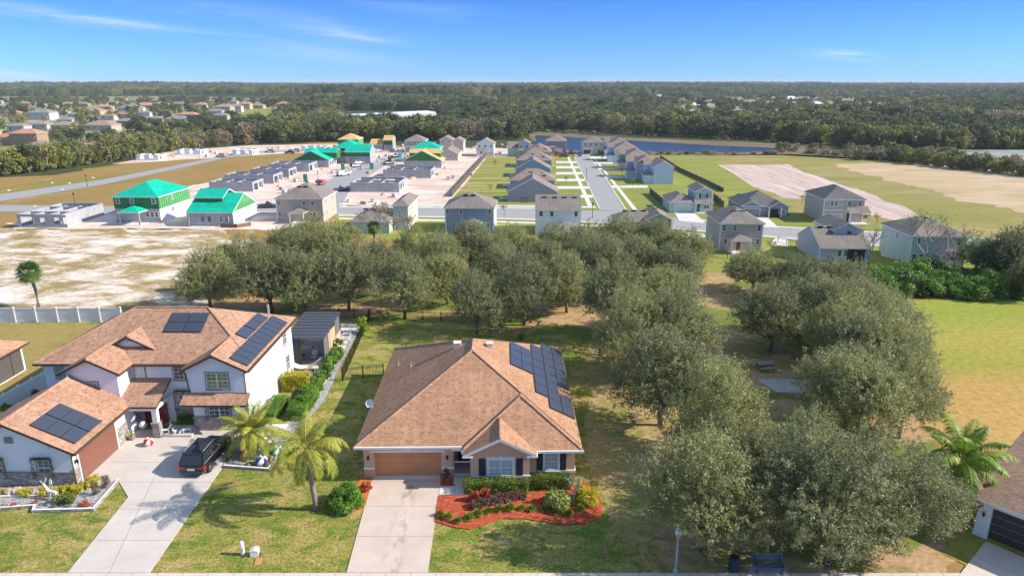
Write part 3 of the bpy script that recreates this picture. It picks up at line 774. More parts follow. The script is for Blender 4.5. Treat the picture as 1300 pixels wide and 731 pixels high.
# roof fittings
def vent(p, s=.28):
    mb = LB(); x, y, z = p; mb.box(x - s, y - s, z - .15, x + s, y + s, z + .38); mb.box(x - s - .05, y - s - .05, z + .38, x + s + .05, y + s + .05, z + .45)
    mb.build('roof_vent', M['cream'], roof)
vent((-4.65, 54.5, 6.27)); vent((-1.88, 54.3, 6.29), .24)
for p in ((-10.18, 57.0, 3.51), (-8.8, 55.1, 4.2)):
    mb = LB(); mb.tube([(p[0], p[1], p[2] - .1), (p[0], p[1], p[2] + .4)], .06, .06, 8); mb.lathe([(.16, p[2] - .02), (.07, p[2] + .12)], 8, p[0], p[1]); mb.build('vent_pipe', M['grey'], roof)
mb = LB()
mb.tube([(-11.2, 49.6, 2.95), (-11.25, 49.55, 3.45)], .03, .03, 6); mb.tube([(-11.25, 49.55, 3.4), (-11.5, 48.95, 3.42)], .02, .02, 6)
n_ = 14; c_ = Vector((-11.3, 49.35, 3.55)); ax = Vector((-.35, -.75, .55)).normalized(); a_ = ax.cross(Vector((0, 0, 1))).normalized(); b_ = ax.cross(a_)
rings = [[c_ + ax * (.12 * (r / .36) ** 2) + (a_ * math.cos(t) * r + b_ * math.sin(t) * r * .95) for t in [2 * math.pi * k / n_ for k in range(n_)]] for r in (.01, .15, .27, .36)]
for i in range(3):
    for k in range(n_): mb.face([rings[i][k], rings[i][(k + 1) % n_], rings[i + 1][(k + 1) % n_], rings[i + 1][k]])
dish = mb.build('satellite_dish', M['white'], H1)
# solar panels on the right slope
def rz1(x): return 2.9 + (4.9 - x) * .5
def arr(x0, x1, y0, y1, nx_, ny_):
    solar(H1, (x0 - HX, y0 - HY, rz1(x0)), (x1 - x0, 0, -(x1 - x0) * .5), (0, y1 - y0, 0), nx_, ny_)
arr(-.17, 1.78, 52.6, 57.8, 2, 3); arr(1.79, 2.8, 49.3, 59.6, 1, 6); arr(2.82, 3.8, 47.5, 61.2, 1, 8); arr(3.82, 4.8, 47.5, 50.95, 1, 2); arr(3.82, 4.8, 52.65, 61.2, 1, 5)

# ------------------------------------------------------------------ the white two-storey house
H2 = empty('two_storey_house', (-29, 54, 0), 0, 'white two-storey house with brown shingle roofs, stone base and solar panels', 'house')
def LB2(): return MB(-29, 54, 0)
def l2(x, y, z): return (x + 29, y - 54, z)
mb = LB2()
mb.box(-39.3, 52.85, 0, -21.95, 63.7, 5.55)                                     # main body
gable_wall(mb, -26.45, 51.35, -21.94, 51.35 + 5, 5.6, 'y', .5, .45)                    # right gable wing
gable_wall(mb, -36.0, 50.75, -31.95, 55, 5.6, 'y', .5, .45)                     # left upper gable
gable_wall(mb, -39.9, 43.1, -31.4, 50.9, 2.9, 'y', .5, .45)                     # garage
mb.box(-35.99, 50.8, 0, -31.41, 52.9, 3.0)
mb.extr([(-35.2, 5.9), (-32.4, 7.25), (-29.6, 5.9)], 'y', 54.1, 57.5, 0)       # dormer gable wall
wall2 = mb.build('wall', M['whitewall'], H2)
mb = LB2()
hip(mb, -39.8, 52.35, -21.45, 64.2, 5.6)
gable(mb, -26.95, 50.9, -21.452, 58.5, 5.602, 'y')
gable(mb, -36.5, 50.3, -31.45, 58.0, 5.6, 'y')
mb.extr([(-36.0, 5.62), (-32.4, 7.5), (-28.8, 5.62), (-28.8, 5.42), (-32.4, 7.3), (-36.0, 5.42)], 'y', 53.7, 58.2, [0, 0, 1, 1, 1, 1], 1)
roof2 = mb.build('roof', [M['shingle2'], M['brown']], H2)
mb = LB2(); gable(mb, -40.4, 42.7, -30.95, 50.74, 2.9, 'y')
mb.build('garage_roof', [M['shingle2'], M['brown']], H2)
mb = LB2()   # porch lean-to and awning roofs
mb.extr([(49.9, 2.9), (52.84, 4.15), (52.84, 3.95), (49.9, 2.72)], 'x', -32.0, -28.7, [0, 1, 1, 1], 1)
mb.build('porch_roof', [M['shingle2'], M['brown']], H2)
mb = LB2()
mb.extr([(50.3, 2.85), (51.35, 3.5), (51.35, 3.3), (50.3, 2.68)], 'x', -27.0, -21.6, [0, 1, 1, 1], 1)
mb.build('awning_roof', [M['shingle2'], M['brown']], H2)
mb = LB2()   # ridge caps
cap((-26.9 - .5, 58.27, 8.57), (-33.9, 58.27, 8.57)); cap((-21.5, 52.4, 5.6), (-27.38, 58.27, 8.56)); cap((-39.75, 52.4, 5.6), (-33.87, 58.27, 8.56))
cap((-24.2, 50.95, 6.98), (-24.2, 55.1, 6.98)); cap((-33.97, 50.35, 6.87), (-33.97, 54, 6.87)); cap((-32.4, 53.75, 7.5), (-32.4, 56.2, 7.5)); cap((-35.67, 42.75, 5.27), (-35.67, 50.7, 5.27))
mb.build('ridge_cap', M['shingle2'], roof2)
# stone base pieces, set proud of the walls
for q in ((-40.0, 43.0, 0, -31.4, 43.1, 1.15), (-31.4, 43.0, 0, -31.32, 43.55, 1.5), (-31.4, 48.35, 0, -31.32, 50.0, 1.6), (-26.5, 51.27, 0, -21.95, 51.35, 1.25), (-28.7, 52.77, 0, -26.45, 52.85, 1.25), (-29.35, 49.95, 0, -28.75, 50.55, 1.35)):
    mb = LB2(); mb.box(*q); mb.build('stone_base', M['stone'], H2)
for q in ((-40.05, 42.93, -31.3, 43.1, 1.15, 1.23), (-26.55, 51.2, -21.9, 51.35, 1.25, 1.33), (-28.75, 52.7, -26.45, 52.85, 1.25, 1.33), (-29.4, 49.9, -28.7, 50.6, 1.35, 1.43)):
    mb = LB2(); mb.box(q[0], q[1], q[4], q[2], q[3], q[5]); mb.build('stone_cap', M['taupe'], H2)
mb = LB2()
mb.box(-29.25, 50.05, 1.43, -28.85, 50.45, 2.75); mb.box(-31.9, 50.0, 2.5, -28.75, 50.2, 2.75); mb.box(-29.0, 50.2, 2.5, -28.8, 52.8, 2.75)
mb.build('porch_post', M['white'], H2)
mb = LB2(); mb.box(-31.4, 52.75, .1, -30.9, 52.85, 2.3); mb.box(-30.2, 52.7, .1, -29.4, 52.8, 2.25); d = mb.build('front_door', flat('red_door_paint', (.30, .03, .03), .4), H2)
mb = LB2(); mb.box(-29.55, 52.62, 1.0, -29.5, 52.7, 1.2); mb.build('handle', M['alu'], d)
GD = garage_door(H2, 'E', *l2(-31.33, 45.95, .1), 4.65, 2.25, M['garage_red'], panels=1, frame='white')
# windows
def w2(face, x, y, z, w_, h_, **k): return window(H2, face, *l2(x, y, z), w_, h_, **k)
w2('S', -24.15, 51.35, 4.55, 1.75, 1.35, nx=2, pane='glass_green')
w2('S', -28.0, 52.85, 4.7, .85, 1.35, nx=1, pane='glass'); w2('S', -30.95 - .3, 52.85, 4.75, .8, 1.1, nx=1, pane='glass_blind')
w2('S', -34.0, 50.75, 4.3, .8, .75, nx=1, pane='taupe', sash_split=False)
w2('S', -27.6, 52.85, 2.1, 1.5, 1.5, nx=2); w2('S', -24.3, 51.35, 1.9, 1.7, 1.5, nx=2)
w2('S', -33.5, 43.1, 1.55, .9, 1.3, nx=1, trim='taupe'); w2('S', -36.9, 43.1, 1.55, .9, 1.3, nx=1, trim='taupe')
w2('E', -21.95, 61.6, 4.4, .8, 1.3, nx=1, trim='grey'); w2('E', -21.95, 61.9, 1.7, .8, 1.4, nx=1, trim='grey')
w2('S', -38.0, 52.85, 4.6, .6, .8, nx=1); w2('E', -31.4, 51.7, 1.6, .7, 1.4, nx=1)
mb = MB(); mb.box(-.3, -.05, -.25, .3, .02, .25)
for k in range(6): mb.box(-.27, -.07, -.22 + k * .075, .27, -.05, -.18 + k * .075)
mb.build('gable_vent', M['taupe'], H2, loc=l2(-35.6, 43.1, 3.75))
for x, y, z in ((-24.2, 51.3, 6.6), (-34.0, 50.7, 6.45), (-32.4, 54.0, 7.0), (-35.67, 43.05, 4.85), (-32.6, 43.05, 3.3)):
    mb = MB(); mb.box(-.12, -.1, -.05, .12, 0, .05); mb.tube([(-.1, -.1, 0), (-.15, -.25, -.05)], .06, .08, 8); mb.tube([(.1, -.1, 0), (.15, -.25, -.05)], .06, .08, 8)
    mb.build('floodlight', M['white'], H2, loc=l2(x, y, z))
lantern(H2, 'E', *l2(-31.33, 43.3, 1.9))
for pts in ([(-26.9, 51.2, 5.45), (-26.62, 51.28, 5.2), (-26.55, 51.28, 3.5)], [(-21.7, 51.1, 5.4), (-21.85, 51.25, 5.1), (-21.85, 51.25, .2)], [(-31.2, 42.85, 2.75), (-31.3, 42.92, 2.5), (-31.3, 42.92, .2)]):
    mb = LB2(); mb.tube(pts, .05, .05, 6); mb.build('downpipe', M['brown'], H2)
for q in ((-21.6, 51.0, 5.42, -21.3, 64.2, 5.56), (-31.4, 52.2, 5.42, -26.9, 52.35, 5.56), (-31.0, 42.7, 2.72, -30.8, 50.7, 2.88)):
    mb = LB2(); mb.box(*q); mb.build('gutter', M['brown'], H2)
# garlands round the ground-floor windows
def garland(x, y, z, w_, h_, face='S'):
    mb = MB(); W, Hh = w_ / 2 + .15, h_ / 2 + .12
    path = [(-W, -Hh), (-W, 0), (-W, Hh), (-W / 2, Hh + .03), (0, Hh), (W / 2, Hh + .03), (W, Hh), (W, 0), (W, -Hh)]
    rnd = random.Random(int(x * 10))
    for i in range(len(path) - 1):
        for k in range(26):
            t = k / 26; u = path[i][0] * (1 - t) + path[i + 1][0] * t; v = path[i][1] * (1 - t) + path[i + 1][1] * t
            for q in range(3):
                a = rnd.uniform(0, 6.28); r = rnd.uniform(.04, .13)
                c = Vector((u + math.cos(a) * r, -.12 + rnd.uniform(-.06, .05), v + math.sin(a) * r)); d1 = Vector((rnd.uniform(-1, 1), rnd.uniform(-1, 1), rnd.uniform(-1, 1))).normalized() * .07; d2 = Vector((rnd.uniform(-1, 1), rnd.uniform(-1, 1), rnd.uniform(-1, 1))).normalized() * .025
                mb.face([c - d1, c - d2, c + d1, c + d2], 1 if rnd.random() < .06 else 0)
    return mb.mesh('garland', [flat('garland_green', (.02, .055, .02), .7), flat('garland_berry', (.5, .03, .02), .4)])
for i, (x, y, z, w_, h_) in enumerate([(-33.5, 42.98, 1.55, 1.1, 1.4), (-36.9, 42.98, 1.55, 1.1, 1.4), (-27.6, 52.75, 2.1, 1.6, 1.55), (-24.3, 51.25, 1.9, 1.8, 1.55)]):
    o = link('garland', garland(x, y, z, w_, h_), None, (x, y, z))
    tag(o, ['green garland around the window nearest the dark red garage door', 'green garland around the garage window cut by the photo edge', 'green garland around the window behind the white porch', 'green garland around the window above the black car'][i], 'garland', 'christmas garlands on the white house')
# solar panels: main front slope 2x2, right slope, garage slope
def zf(y): return 5.6 + (y - 52.35) * .5
solar(H2, l2(-30.2, 55.5, zf(55.5)), (1.62, 0, 0), (0, 2.1, 1.05), 1, 2); solar(H2, l2(-28.52, 55.5, zf(55.5)), (1.62, 0, 0), (0, 2.1, 1.05), 1, 2)
def zr2(x): return 5.6 + (-21.45 - x) * .5
solar(H2, l2(-23.08, 51.55, zr2(-23.08)), (1.45, 0, -.725), (0, 10.5, 0), 1, 10)
solar(H2, l2(-24.15, 55.7, zr2(-24.15)), (1.0, 0, -.5), (0, 2.05, 0), 1, 1); solar(H2, l2(-24.15, 57.85, zr2(-24.15)), (1.0, 0, -.5), (0, 3.4, 0), 1, 2)
def zg(x): return 2.9 + (-30.95 - x) * .5
solar(H2, l2(-34.35, 43.6, zg(-34.35)), (3.0, 0, -1.5), (0, 1.68, 0), 3, 1); solar(H2, l2(-34.35, 45.34, zg(-34.35)), (3.0, 0, -1.5), (0, 1.68, 0), 3, 1)
mb = LB2(); mb.tube([(-23.7, 62.9, 5.9), (-23.7, 62.9, 7.3)], .12, .12, 8); mb.build('vent_pipe', M['grey'], roof2)

# ------------------------------------------------------------------ far-left lanai house, right-edge house
H3 = empty('house_with_lanai', (-53, 62, 0), 0, 'pale green house corner with a screened lanai at the left edge', 'house')
mb = MB(-53, 62, 0); hip(mb, -64, 50.0, -48.7, 64.4, 2.9); mb.build('roof', [M['shingle2'], M['brown']], H3)
mb = MB(-53, 62, 0); mb.box(-63.5, 50.6, 0, -50.9, 63.9, 2.72); mb.build('wall', stucco('pale_green_stucco', (.55, .62, .57)), H3)
mb = MB(-53, 62, 0)
for p in ((-49.3, 58.2), (-49.3, 63.7), (-49.85, 63.7)): mb.box(p[0] - .1, p[1] - .1, 0, p[0] + .1, p[1] + .1, 2.72)
mb.box(-49.4, 58.2, 2.5, -49.2, 63.7, 2.72); mb.box(-49.4, 58.2, 0, -49.2, 63.7, .12)
mb.build('lanai_frame', M['white'], H3)
mb = MB(-53, 62, 0); mb.box(-49.32, 58.3, .12, -49.3, 63.6, 2.5); mb.box(-50.9, 63.68, .0, -49.4, 63.7, 2.6)
mb.build('lanai_screen', flat('dark_insect_screen', (.10, .09, .085), .6), H3)
for y in (60.2, 62.2):
    mb = MB(-53, 62, 0); mb.box(-49.38, y - .04, .1, -49.26, y + .04, 2.5); mb.build('screen_mullion', M['darkgrey'], H3)

# right-edge house: yaw about 24 degrees, garage facing the lower left
Rr = Vector((29.8, 37.7))
H4 = empty('white_walled_house', (Rr.x, Rr.y, 0), R(-48.5), 'white house with brown shingle roof and dark garage door at the lower right corner', 'house')
mb = MB(); mb.box(.0, 0, 0, .75, 14, 2.75); mb.box(.75, 0, 2.3, 5.3, 14, 2.75); mb.box(.75, .35, 0, 14, 14, 2.7); mb.box(5.3, 0, 0, 6.0, .4, 2.75)
mb.build('wall', M['whitewall'], H4)
mb = MB(); hip(mb, -.5, -.5, 12.5, 14.5, 2.9); mb.build('roof', [M['shingle3'], M['white']], H4)
mb = MB(); mb.box(-.03, -.05, 0, .78, .3, .4); mb.build('wall_base', M['white'], H4)
garage_door(H4, 'S', 3.03, .3, .05, 4.5, 2.15, flat('dark_brown_garage_door', (.055, .04, .035), .6), frame=None)
lantern(H4, 'S', .38, 0, 1.7)
# ------------------------------------------------------------------ the new subdivision
TH = R(-2)
YD = Vector((-math.sin(TH), math.cos(TH)))      # depth direction of the street grid
XD = Vector((math.cos(TH), math.sin(TH)))
SG = 'new houses of the subdivision'
M['w_taupe'] = siding('taupe_siding', (.48, .42, .36)); M['w_blue'] = siding('slate_blue_siding', (.26, .33, .45)); M['w_white'] = siding('white_siding', (.86, .87, .88))
M['w_teal'] = siding('sage_teal_siding', (.42, .54, .50)); M['w_bluegrey'] = siding('blue_grey_siding', (.42, .47, .58)); M['w_sky'] = siding('pale_blue_siding', (.56, .66, .78))
M['w_grey'] = siding('mid_grey_siding', (.30, .31, .34)); M['w_cream'] = siding('cream_siding', (.66, .60, .48)); M['w_green'] = siding('pale_sage_siding', (.52, .60, .54))
M['greenwrap'] = flat('green_sheathing', (.035, .21, .06), .7, var=.2, vs=1.2)
M['greenwrap_lit'] = flat('green_sheathing_sunlit', (.10, .36, .12), .7, var=.15, vs=1.2)  # same sheathing, painted brighter for the sunlit east walls
M['soffit'] = M['white']
HW = {}
def blocks_house(name, label, loc, blocks, wallm, roofm, cat='house', group=SG, rot=TH, trim='white', s=.5, ov=.35):
    """blocks: (x0, y0, x1, y1, eave z, kind[, z0]) with outer eave rectangles; kind hip / gx / gy"""
    root = empty(name, (loc[0], loc[1], 0), rot, label, cat, group)
    wb, rb = MB(), MB()
    for b in blocks:
        x0, y0, x1, y1, ze, k = b[:6]; z0 = b[6] if len(b) > 6 else 0
        if k == 'hip':
            wb.box(x0 + ov, y0 + ov, z0, x1 - ov, y1 - ov, ze - .1); hip(rb, x0, y0, x1, y1, ze, s, .16)
        elif k == 'flat':
            wb.box(x0, y0, z0, x1, y1, ze)
        else:
            ax = k[1]
            if ax == 'y': gable_wall(wb, x0 + ov, y0 + .15, x1 - ov, y1 - .15, ze, 'y', s, ov, 0, z0)
            else: gable_wall(wb, x0 + .15, y0 + ov, x1 - .15, y1 - ov, ze, 'x', s, ov, 0, z0)
            gable(rb, x0, y0, x1, y1, ze, ax, s, .18)
    wb.build('wall', [M[wallm]], root)
    b0 = blocks[0]
    if b0[5] in ('hip', 'gx') and group == SG:
        e_ = ov if b0[5] == 'hip' else .15
        for cx_ in (b0[0] + e_, b0[2] - e_):
            cb = MB(); yy_ = b0[1] + ov; cb.box(cx_ - .08, yy_ - .05, 0, cx_ + .08, yy_ + .09, b0[4] - .12); cb.build('corner_board', [M[trim]], root)
    rb.build('roof', [M[roofm], M[trim]], root)
    HW[root.name] = blocks[0][2] - blocks[0][0]
    return root
def anch(pl, pr, z):
    A, B = at(*pl, z).xy, at(*pr, z).xy
    w_ = (B - A).dot(XD)
    return A, w_
def fenestr(root, face, y, zs, xs, w_=.75, h_=1.05, n=1, trim='white'):
    if face == 'S' and root.name in HW and max(xs) > HW[root.name] - 1.0: k_ = (HW[root.name] - 1.0) / max(xs); xs = [x * k_ for x in xs]
    for z in zs:
        for x in xs:
            if face in 'SN': simple_window(root, face, x, y, z, w_, h_, trim, n=n)
            else: simple_window(root, face, y, x, z, w_, h_, trim, n=n)
def roofvents(root, pts):
    for p in pts:
        mb = MB(); mb.box(-.45, -.12, -.1, .45, .12, .16); mb.build('roof_vent', M['black'], root, loc=p)
def slab_post_porch(root, x0, x1, y0, y1, ze, roofm, kind='hip', post='white', s=.45):
    mb = MB()
    if kind == 'hip': hip(mb, x0, y0, x1, y1 + .9, ze, s, .15)
    else: mb.extr([(y0, ze), (y1, ze + (y1 - y0) * s), (y1, ze + (y1 - y0) * s - .14), (y0, ze - .14)], 'x', x0, x1, [0, 1, 1, 1], 1)
    mb.build('porch_roof', [M[roofm], M['white']], root)
    for x in (x0 + .3, x1 - .3):
        mb = MB(); mb.box(x - .13, y0 + .25, 0, x + .13, y0 + .5, ze - .1); mb.build('porch_post', M[post], root)
    mb = MB(); mb.box(x0 + .1, y0 - .1, 0, x1 - .1, y1 + .2, .1); mb.build('porch_slab', M['slab'], root)

Z2, Z1 = 4.9, 2.45
# H-a taupe two-storey, hip, left of the street
A, w_ = anch((347, 252), (409, 253), Z2)
h = blocks_house('house', 'taupe two-storey house with rear hip porch beside the teal-roofed house', A, [(0, 0, w_, 10.5, Z2, 'hip')], 'w_taupe', 'roofgrey')
fenestr(h, 'S', .33, [3.9], [.9, 6.2, 8.0]); fenestr(h, 'S', .33, [1.5], [.9, 7.4, 8.3]); fenestr(h, 'E', w_ - .33, [1.5, 3.9], [3, 7.5], .6)
slab_post_porch(h, w_ * .34, w_ * .66, -2.4, .3, 2.3, 'roofgrey'); roofvents(h, [(w_ / 2 - .8, 3.6, 6.8), (w_ / 2 + .5, 3.6, 6.8)])
# H-b grey hip roof + teal two-storey block
A, w_ = anch((444, 281), (489, 281), Z1)
h = blocks_house('house', 'grey low house with a narrow teal two-storey end, behind a bare tree', A, [(0, 0, w_ + 1, 11, Z1, 'hip')], 'w_teal', 'roofgrey')
A2, w2_ = anch((496.5, 261), (514, 262), Z2)
dx = (A2 - A).dot(XD); dy = (A2 - A).dot(YD)
mb = MB(); mb.box(dx + .3, dy + .3, 0, dx + 3.2, dy + 11.5, Z2 - .1); mb.build('wall', M['w_cream'], h)
mb = MB(); mb.box(dx + .28, dy + .25, 0, dx + 2.9, dy + .31, Z2 - .1); mb.build('gable_siding', M['w_teal'], h)
mb = MB(); hip(mb, dx, dy, dx + 3.6, dy + 12, Z2, .55, .16); mb.build('roof', [M['roofgrey'], M['white']], h)
for yy in (2, 5, 8):
    for zz in (1.4, 3.7): simple_window(h, 'E', dx + 3.2, dy + yy, zz, .6, .9)
roofvents(h, [(2.4, 3.2, 4.2), (4.2, 3.2, 4.2)])
# H-c slate blue two-storey
A, w_ = anch((562.5, 263.8), (628.5, 264.6), Z2)
h = blocks_house('house', 'slate blue two-storey house with grey hip roof and white corner trim', A, [(0, 0, w_, 9.5, Z2, 'hip')], 'w_blue', 'roofgrey')
fenestr(h, 'S', .33, [4.1], [.8, 3.4, 8.9]); fenestr(h, 'S', .33, [1.5], [8.5, 2.0])
for x in (.37, w_ - .37):
    mb = MB(); mb.box(x - .12, .28, 0, x + .12, .36, Z2 - .1); mb.build('corner_trim', M['white'], h)
mb = MB(); mb.box(w_ - .36, .34, 0, w_ - .33, 9.1, Z2 - .12); mb.build('side_siding', M['w_white'], h)
roofvents(h, [(w_ / 2 - .9, 3.4, 6.75), (w_ / 2 + .5, 3.4, 6.75)]); slab_post_porch(h, w_ * .42, w_ * .75, -2.2, .3, 2.2, 'roofgrey')
# H-d white two-storey, ridge along the street
A, w_ = anch((679.3, 266.7), (738.6, 267.7), Z2)
h = blocks_house('house', 'white two-storey house with a plain gable roof at the street corner', A, [(0, 0, w_, 9.0, Z2, 'gx')], 'w_white', 'roofgrey', ov=.3)
fenestr(h, 'S', .28, [4.15], [1.2, 3.3, 8.1]); fenestr(h, 'S', .28, [1.6], [5.0, 6.9], .6, 1.2); roofvents(h, [(1.8 + 1.9 * k, 3.5, 6.7) for k in range(4)])
slab_post_porch(h, w_ * .45, w_ * .85, -2.0, .3, 2.2, 'roofgrey')
# H-e brown-roofed low house with a small gable
A, w_ = anch((779, 281), (822, 281.5), Z1)
h = blocks_house('house', 'low blue-grey house with one small gable end, right of the street mouth', A, [(0, 0, w_ + 3, 6.6, Z1, 'hip'), (w_ - .6, -1.6, w_ + 4.6, 7, Z1 + .6, 'gy')], 'w_grey', 'roofgrey')
roofvents(h, [(2.4 + 1.8 * k, 2.9, 3.95) for k in range(3)] + [(w_ + 2, 4, 4.2)])
# H-f taupe two-storey with back porch
A, w_ = anch((913.4, 283.6), (973, 284.2), Z2)
h = blocks_house('house', 'taupe two-storey house with a white-posted back porch, above the oak grove', A, [(0, 0, w_, 10.5, Z2, 'hip')], 'w_taupe', 'roofgrey')
fenestr(h, 'S', .33, [4.05], [1.1, 3.2, 7.9]); fenestr(h, 'S', .33, [1.7], [1.5, 6.4, 7.4]); slab_post_porch(h, w_ * .2, w_ * .68, -2.3, .3, 2.35, 'roofgrey')
roofvents(h, [(w_ * .4, w_ * .4, 6.4), (w_ * .58, w_ * .4, 6.4)])
mb = MB(); mb.box(w_ * .42, .28, .1, w_ * .5, .34, 1.95); mb.build('back_door', flat('brown_door', (.10, .045, .03), .5), h)
mb = MB(); mb.box(.3, .27, 0, .45, .34, Z2 - .15); mb.box(w_ - .45, .27, 0, w_ - .3, .34, Z2 - .15); mb.build('corner_trim', M['white'], h)
# H-g blue-grey one-and-a-half storey
A, w_ = anch((1041.4, 314.6), (1107.7, 315.4), Z1)
h = blocks_house('house', 'blue-grey house with a gabled upper room and covered back patio', A, [(0, 0, w_, 10.5, Z1, 'gx')], 'w_bluegrey', 'roofgrey')
mb = MB(); gable_wall(mb, w_ - 5.0, 3.2, w_ - .6, 11, 4.7, 'y', .5, .3); mb.build('upper_wall', M['w_bluegrey'], h)
mb = MB(); gable(mb, w_ - 5.3, 2.9, w_ - .3, 11.2, 4.7, 'y', .5, .16); mb.build('upper_roof', [M['roofgrey'], M['white']], h)
simple_window(h, 'S', w_ - 2.5, 3.2, 4.0, .8, 1.2, 'grey'); fenestr(h, 'S', .33, [1.5], [3.3, 4.3], .8, 1.1); roofvents(h, [(1.5 + 1.5 * k, 4.6, 4.9) for k in range(3)])
mb = MB(); mb.box(w_ - 3.6, .2, .1, w_ - .9, .36, 2.1); mb.build('patio_shade_panel', M['black'], h)  # black panel painted for the shade inside the covered patio
mb = MB(); mb.box(w_ - 3.8, -1.4, 0, w_ - .2, .4, .1); mb.build('patio_slab', M['slab'], h)
# H-h pale sage two-storey, far right
A, w_ = anch((1158, 300), (1234, 301), Z2)
h = blocks_house('house', 'pale sage two-storey house behind the bare flowering trees at the right', A, [(0, 0, w_, 10.5, Z2, 'hip')], 'w_green', 'roofgrey')
fenestr(h, 'S', .33, [4.0], [1.2, 7.5]); fenestr(h, 'S', .33, [1.5], [1.0, 2.1, 7.0]); fenestr(h, 'W', .33, [4], [5], .6); slab_post_porch(h, w_ * .42, w_ * .85, -2.1, .3, 2.3, 'roofgrey')
roofvents(h, [(w_ / 2 - .6, 4.2, 6.9)])
# H-i sage house with garage, north side of the cross street
A, w_ = anch((852, 256.6), (880, 256.4), Z1)
h = blocks_house('house', 'sage green house with a white garage door and gabled upper storey', A, [(-.4, 0, w_ + .6, 10, Z1, 'hip'), (w_ + .2, .6, w_ + 4.4, 9, 4.7, 'gy')], 'w_teal', 'roofgrey')
garage_door(h, 'S', w_ / 2 + .1, .33, 0, 3.4, 1.8, flat('pale_sage_door', (.50, .58, .52), .6))
slab_post_porch(h, w_ + .2, w_ + 4.3, -.8, .8, 2.4, 'roofgrey', 'shed'); simple_window(h, 'S', w_ + 2.3, .72, 3.8, 1.0, .9, n=2)
for dxx in (-.75, .75):
    mb = MB(); mb.box(w_ + 2.3 + dxx - .16, .68, 3.3, w_ + 2.3 + dxx + .16, .76, 4.3); mb.build('shutter', M['black'], h)
mb = MB(); mb.box(w_ + .9, .68, .1, w_ + 1.6, .76, 1.9); mb.build('front_door', flat('teal_door', (.04, .14, .15), .5), h)
simple_window(h, 'S', w_ + 3.1, .72, 1.3, 1.3, .9, n=2)
# H-j grey one-storey
A, w_ = anch((940, 261.5), (1004, 263), Z1)
h = blocks_house('house', 'long grey one-storey house with a front gable beside the pink sand basin', A, [(0, 0, w_, 11, Z1, 'hip'), (w_ * .55, -.9, w_, 5, Z1, 'gy'), (0, 0, 4.8, 10, Z1 + .001, 'gy')], 'w_grey', 'roofdark')
garage_door(h, 'S', 2.6, .17, 0, 3.3, 1.8, flat('grey_door', (.27, .27, .29), .6))
mb = MB(); mb.box(w_ * .55 + .5, -.78, .1, w_ * .55 + 2.6, -.7, 2.0); mb.build('porch_shade_panel', M['black'], h)  # solid black panel, the porch's inner shade put into its colour
simple_window(h, 'S', w_ - 1.6, -.75, 1.4, 1.5, .9, n=2)
for x in (w_ * .55 + .3, w_ * .55 + 2.8):
    mb = MB(); mb.box(x - .12, -.85, 0, x + .12, -.68, 2.4); mb.build('porch_post', M['white'], h)
# H-k taupe-grey two-storey, facing us
A, w_ = anch((1046, 253), (1101.5, 253.4), Z2)
h = blocks_house('house', 'grey two-storey house with a front porch roof and five upper windows', A, [(0, 0, w_, 11, Z2, 'hip')], 'w_taupe', 'roofdark')
fenestr(h, 'S', .33, [4.0], [w_ * .12, w_ * .42], .45, .9); fenestr(h, 'S', .33, [4.0], [w_ * .22, w_ * .31, w_ * .62, w_ * .86], .8, 1.1); slab_post_porch(h, w_ * .55, w_ + .4, -1.8, .35, 2.5, 'roofgrey', 'shed')
garage_door(h, 'S', w_ * .28, .33, 0, 3.6, 1.8, flat('almond_door', (.62, .55, .45), .6))
mb = MB(); mb.box(w_ * .6, .27, .1, w_ * .67, .35, 1.95); mb.build('front_door', M['black'], h)
mb = MB(); mb.box(.3, .26, 2.5, w_ - .3, .36, 2.7); mb.build('belt_trim', M['white'], h)

# left row along the street: five low houses seen end on
ROWL = [((642.7, 244), (709.5, 244.4), 'gy', 8.5, 'w_grey', 'nearest grey gable-ended house in the row left of the street'),
        ((646, 228.6), (705.5, 228.6), 'hip', 9.5, 'w_blue', 'hip-roofed house second from the cross street in the left row'),
        ((653, 214.8), (700, 213.2), 'gy', 9.0, 'w_blue', 'small gable between two hip roofs in the left row'),
        ((654, 203.3), (701.5, 203.3), 'hip', 10.5, 'w_grey', 'brown hip-roofed house just past the second gable of the left row'),
        ((668, 192.8), (700.5, 192.4), 'hip', 13, 'w_taupe', 'farthest low brown hip roof of the left row')]
for a, b, k, d_, wm, lab in ROWL:
    A, w_ = anch(a, b, Z1)
    h = blocks_house('house', lab, A, [(0, 0, w_, d_, Z1, k)], wm, 'roofwarm' if k == 'hip' else 'roofgrey', s=.55)
    garage_door(h, 'E', w_ - .33, d_ * .35, 0, 3.0, 1.8, M['white']); simple_window(h, 'E', w_ - .33, d_ * .75, 1.5, .9, 1.0, n=2)
    simple_window(h, 'W', .33, d_ * .3, 1.4, 1.4, 1.2, n=2); mb = MB(); mb.box(-2.0, d_ * .45, 0, .4, d_ * .85, .1); mb.build('patio_slab', M['slab'], h)
    if k == 'hip': roofvents(h, [(w_ / 2 - .5, 3.0, Z1 + 1.75), (w_ * .75, 1.6, Z1 + 1.0)])
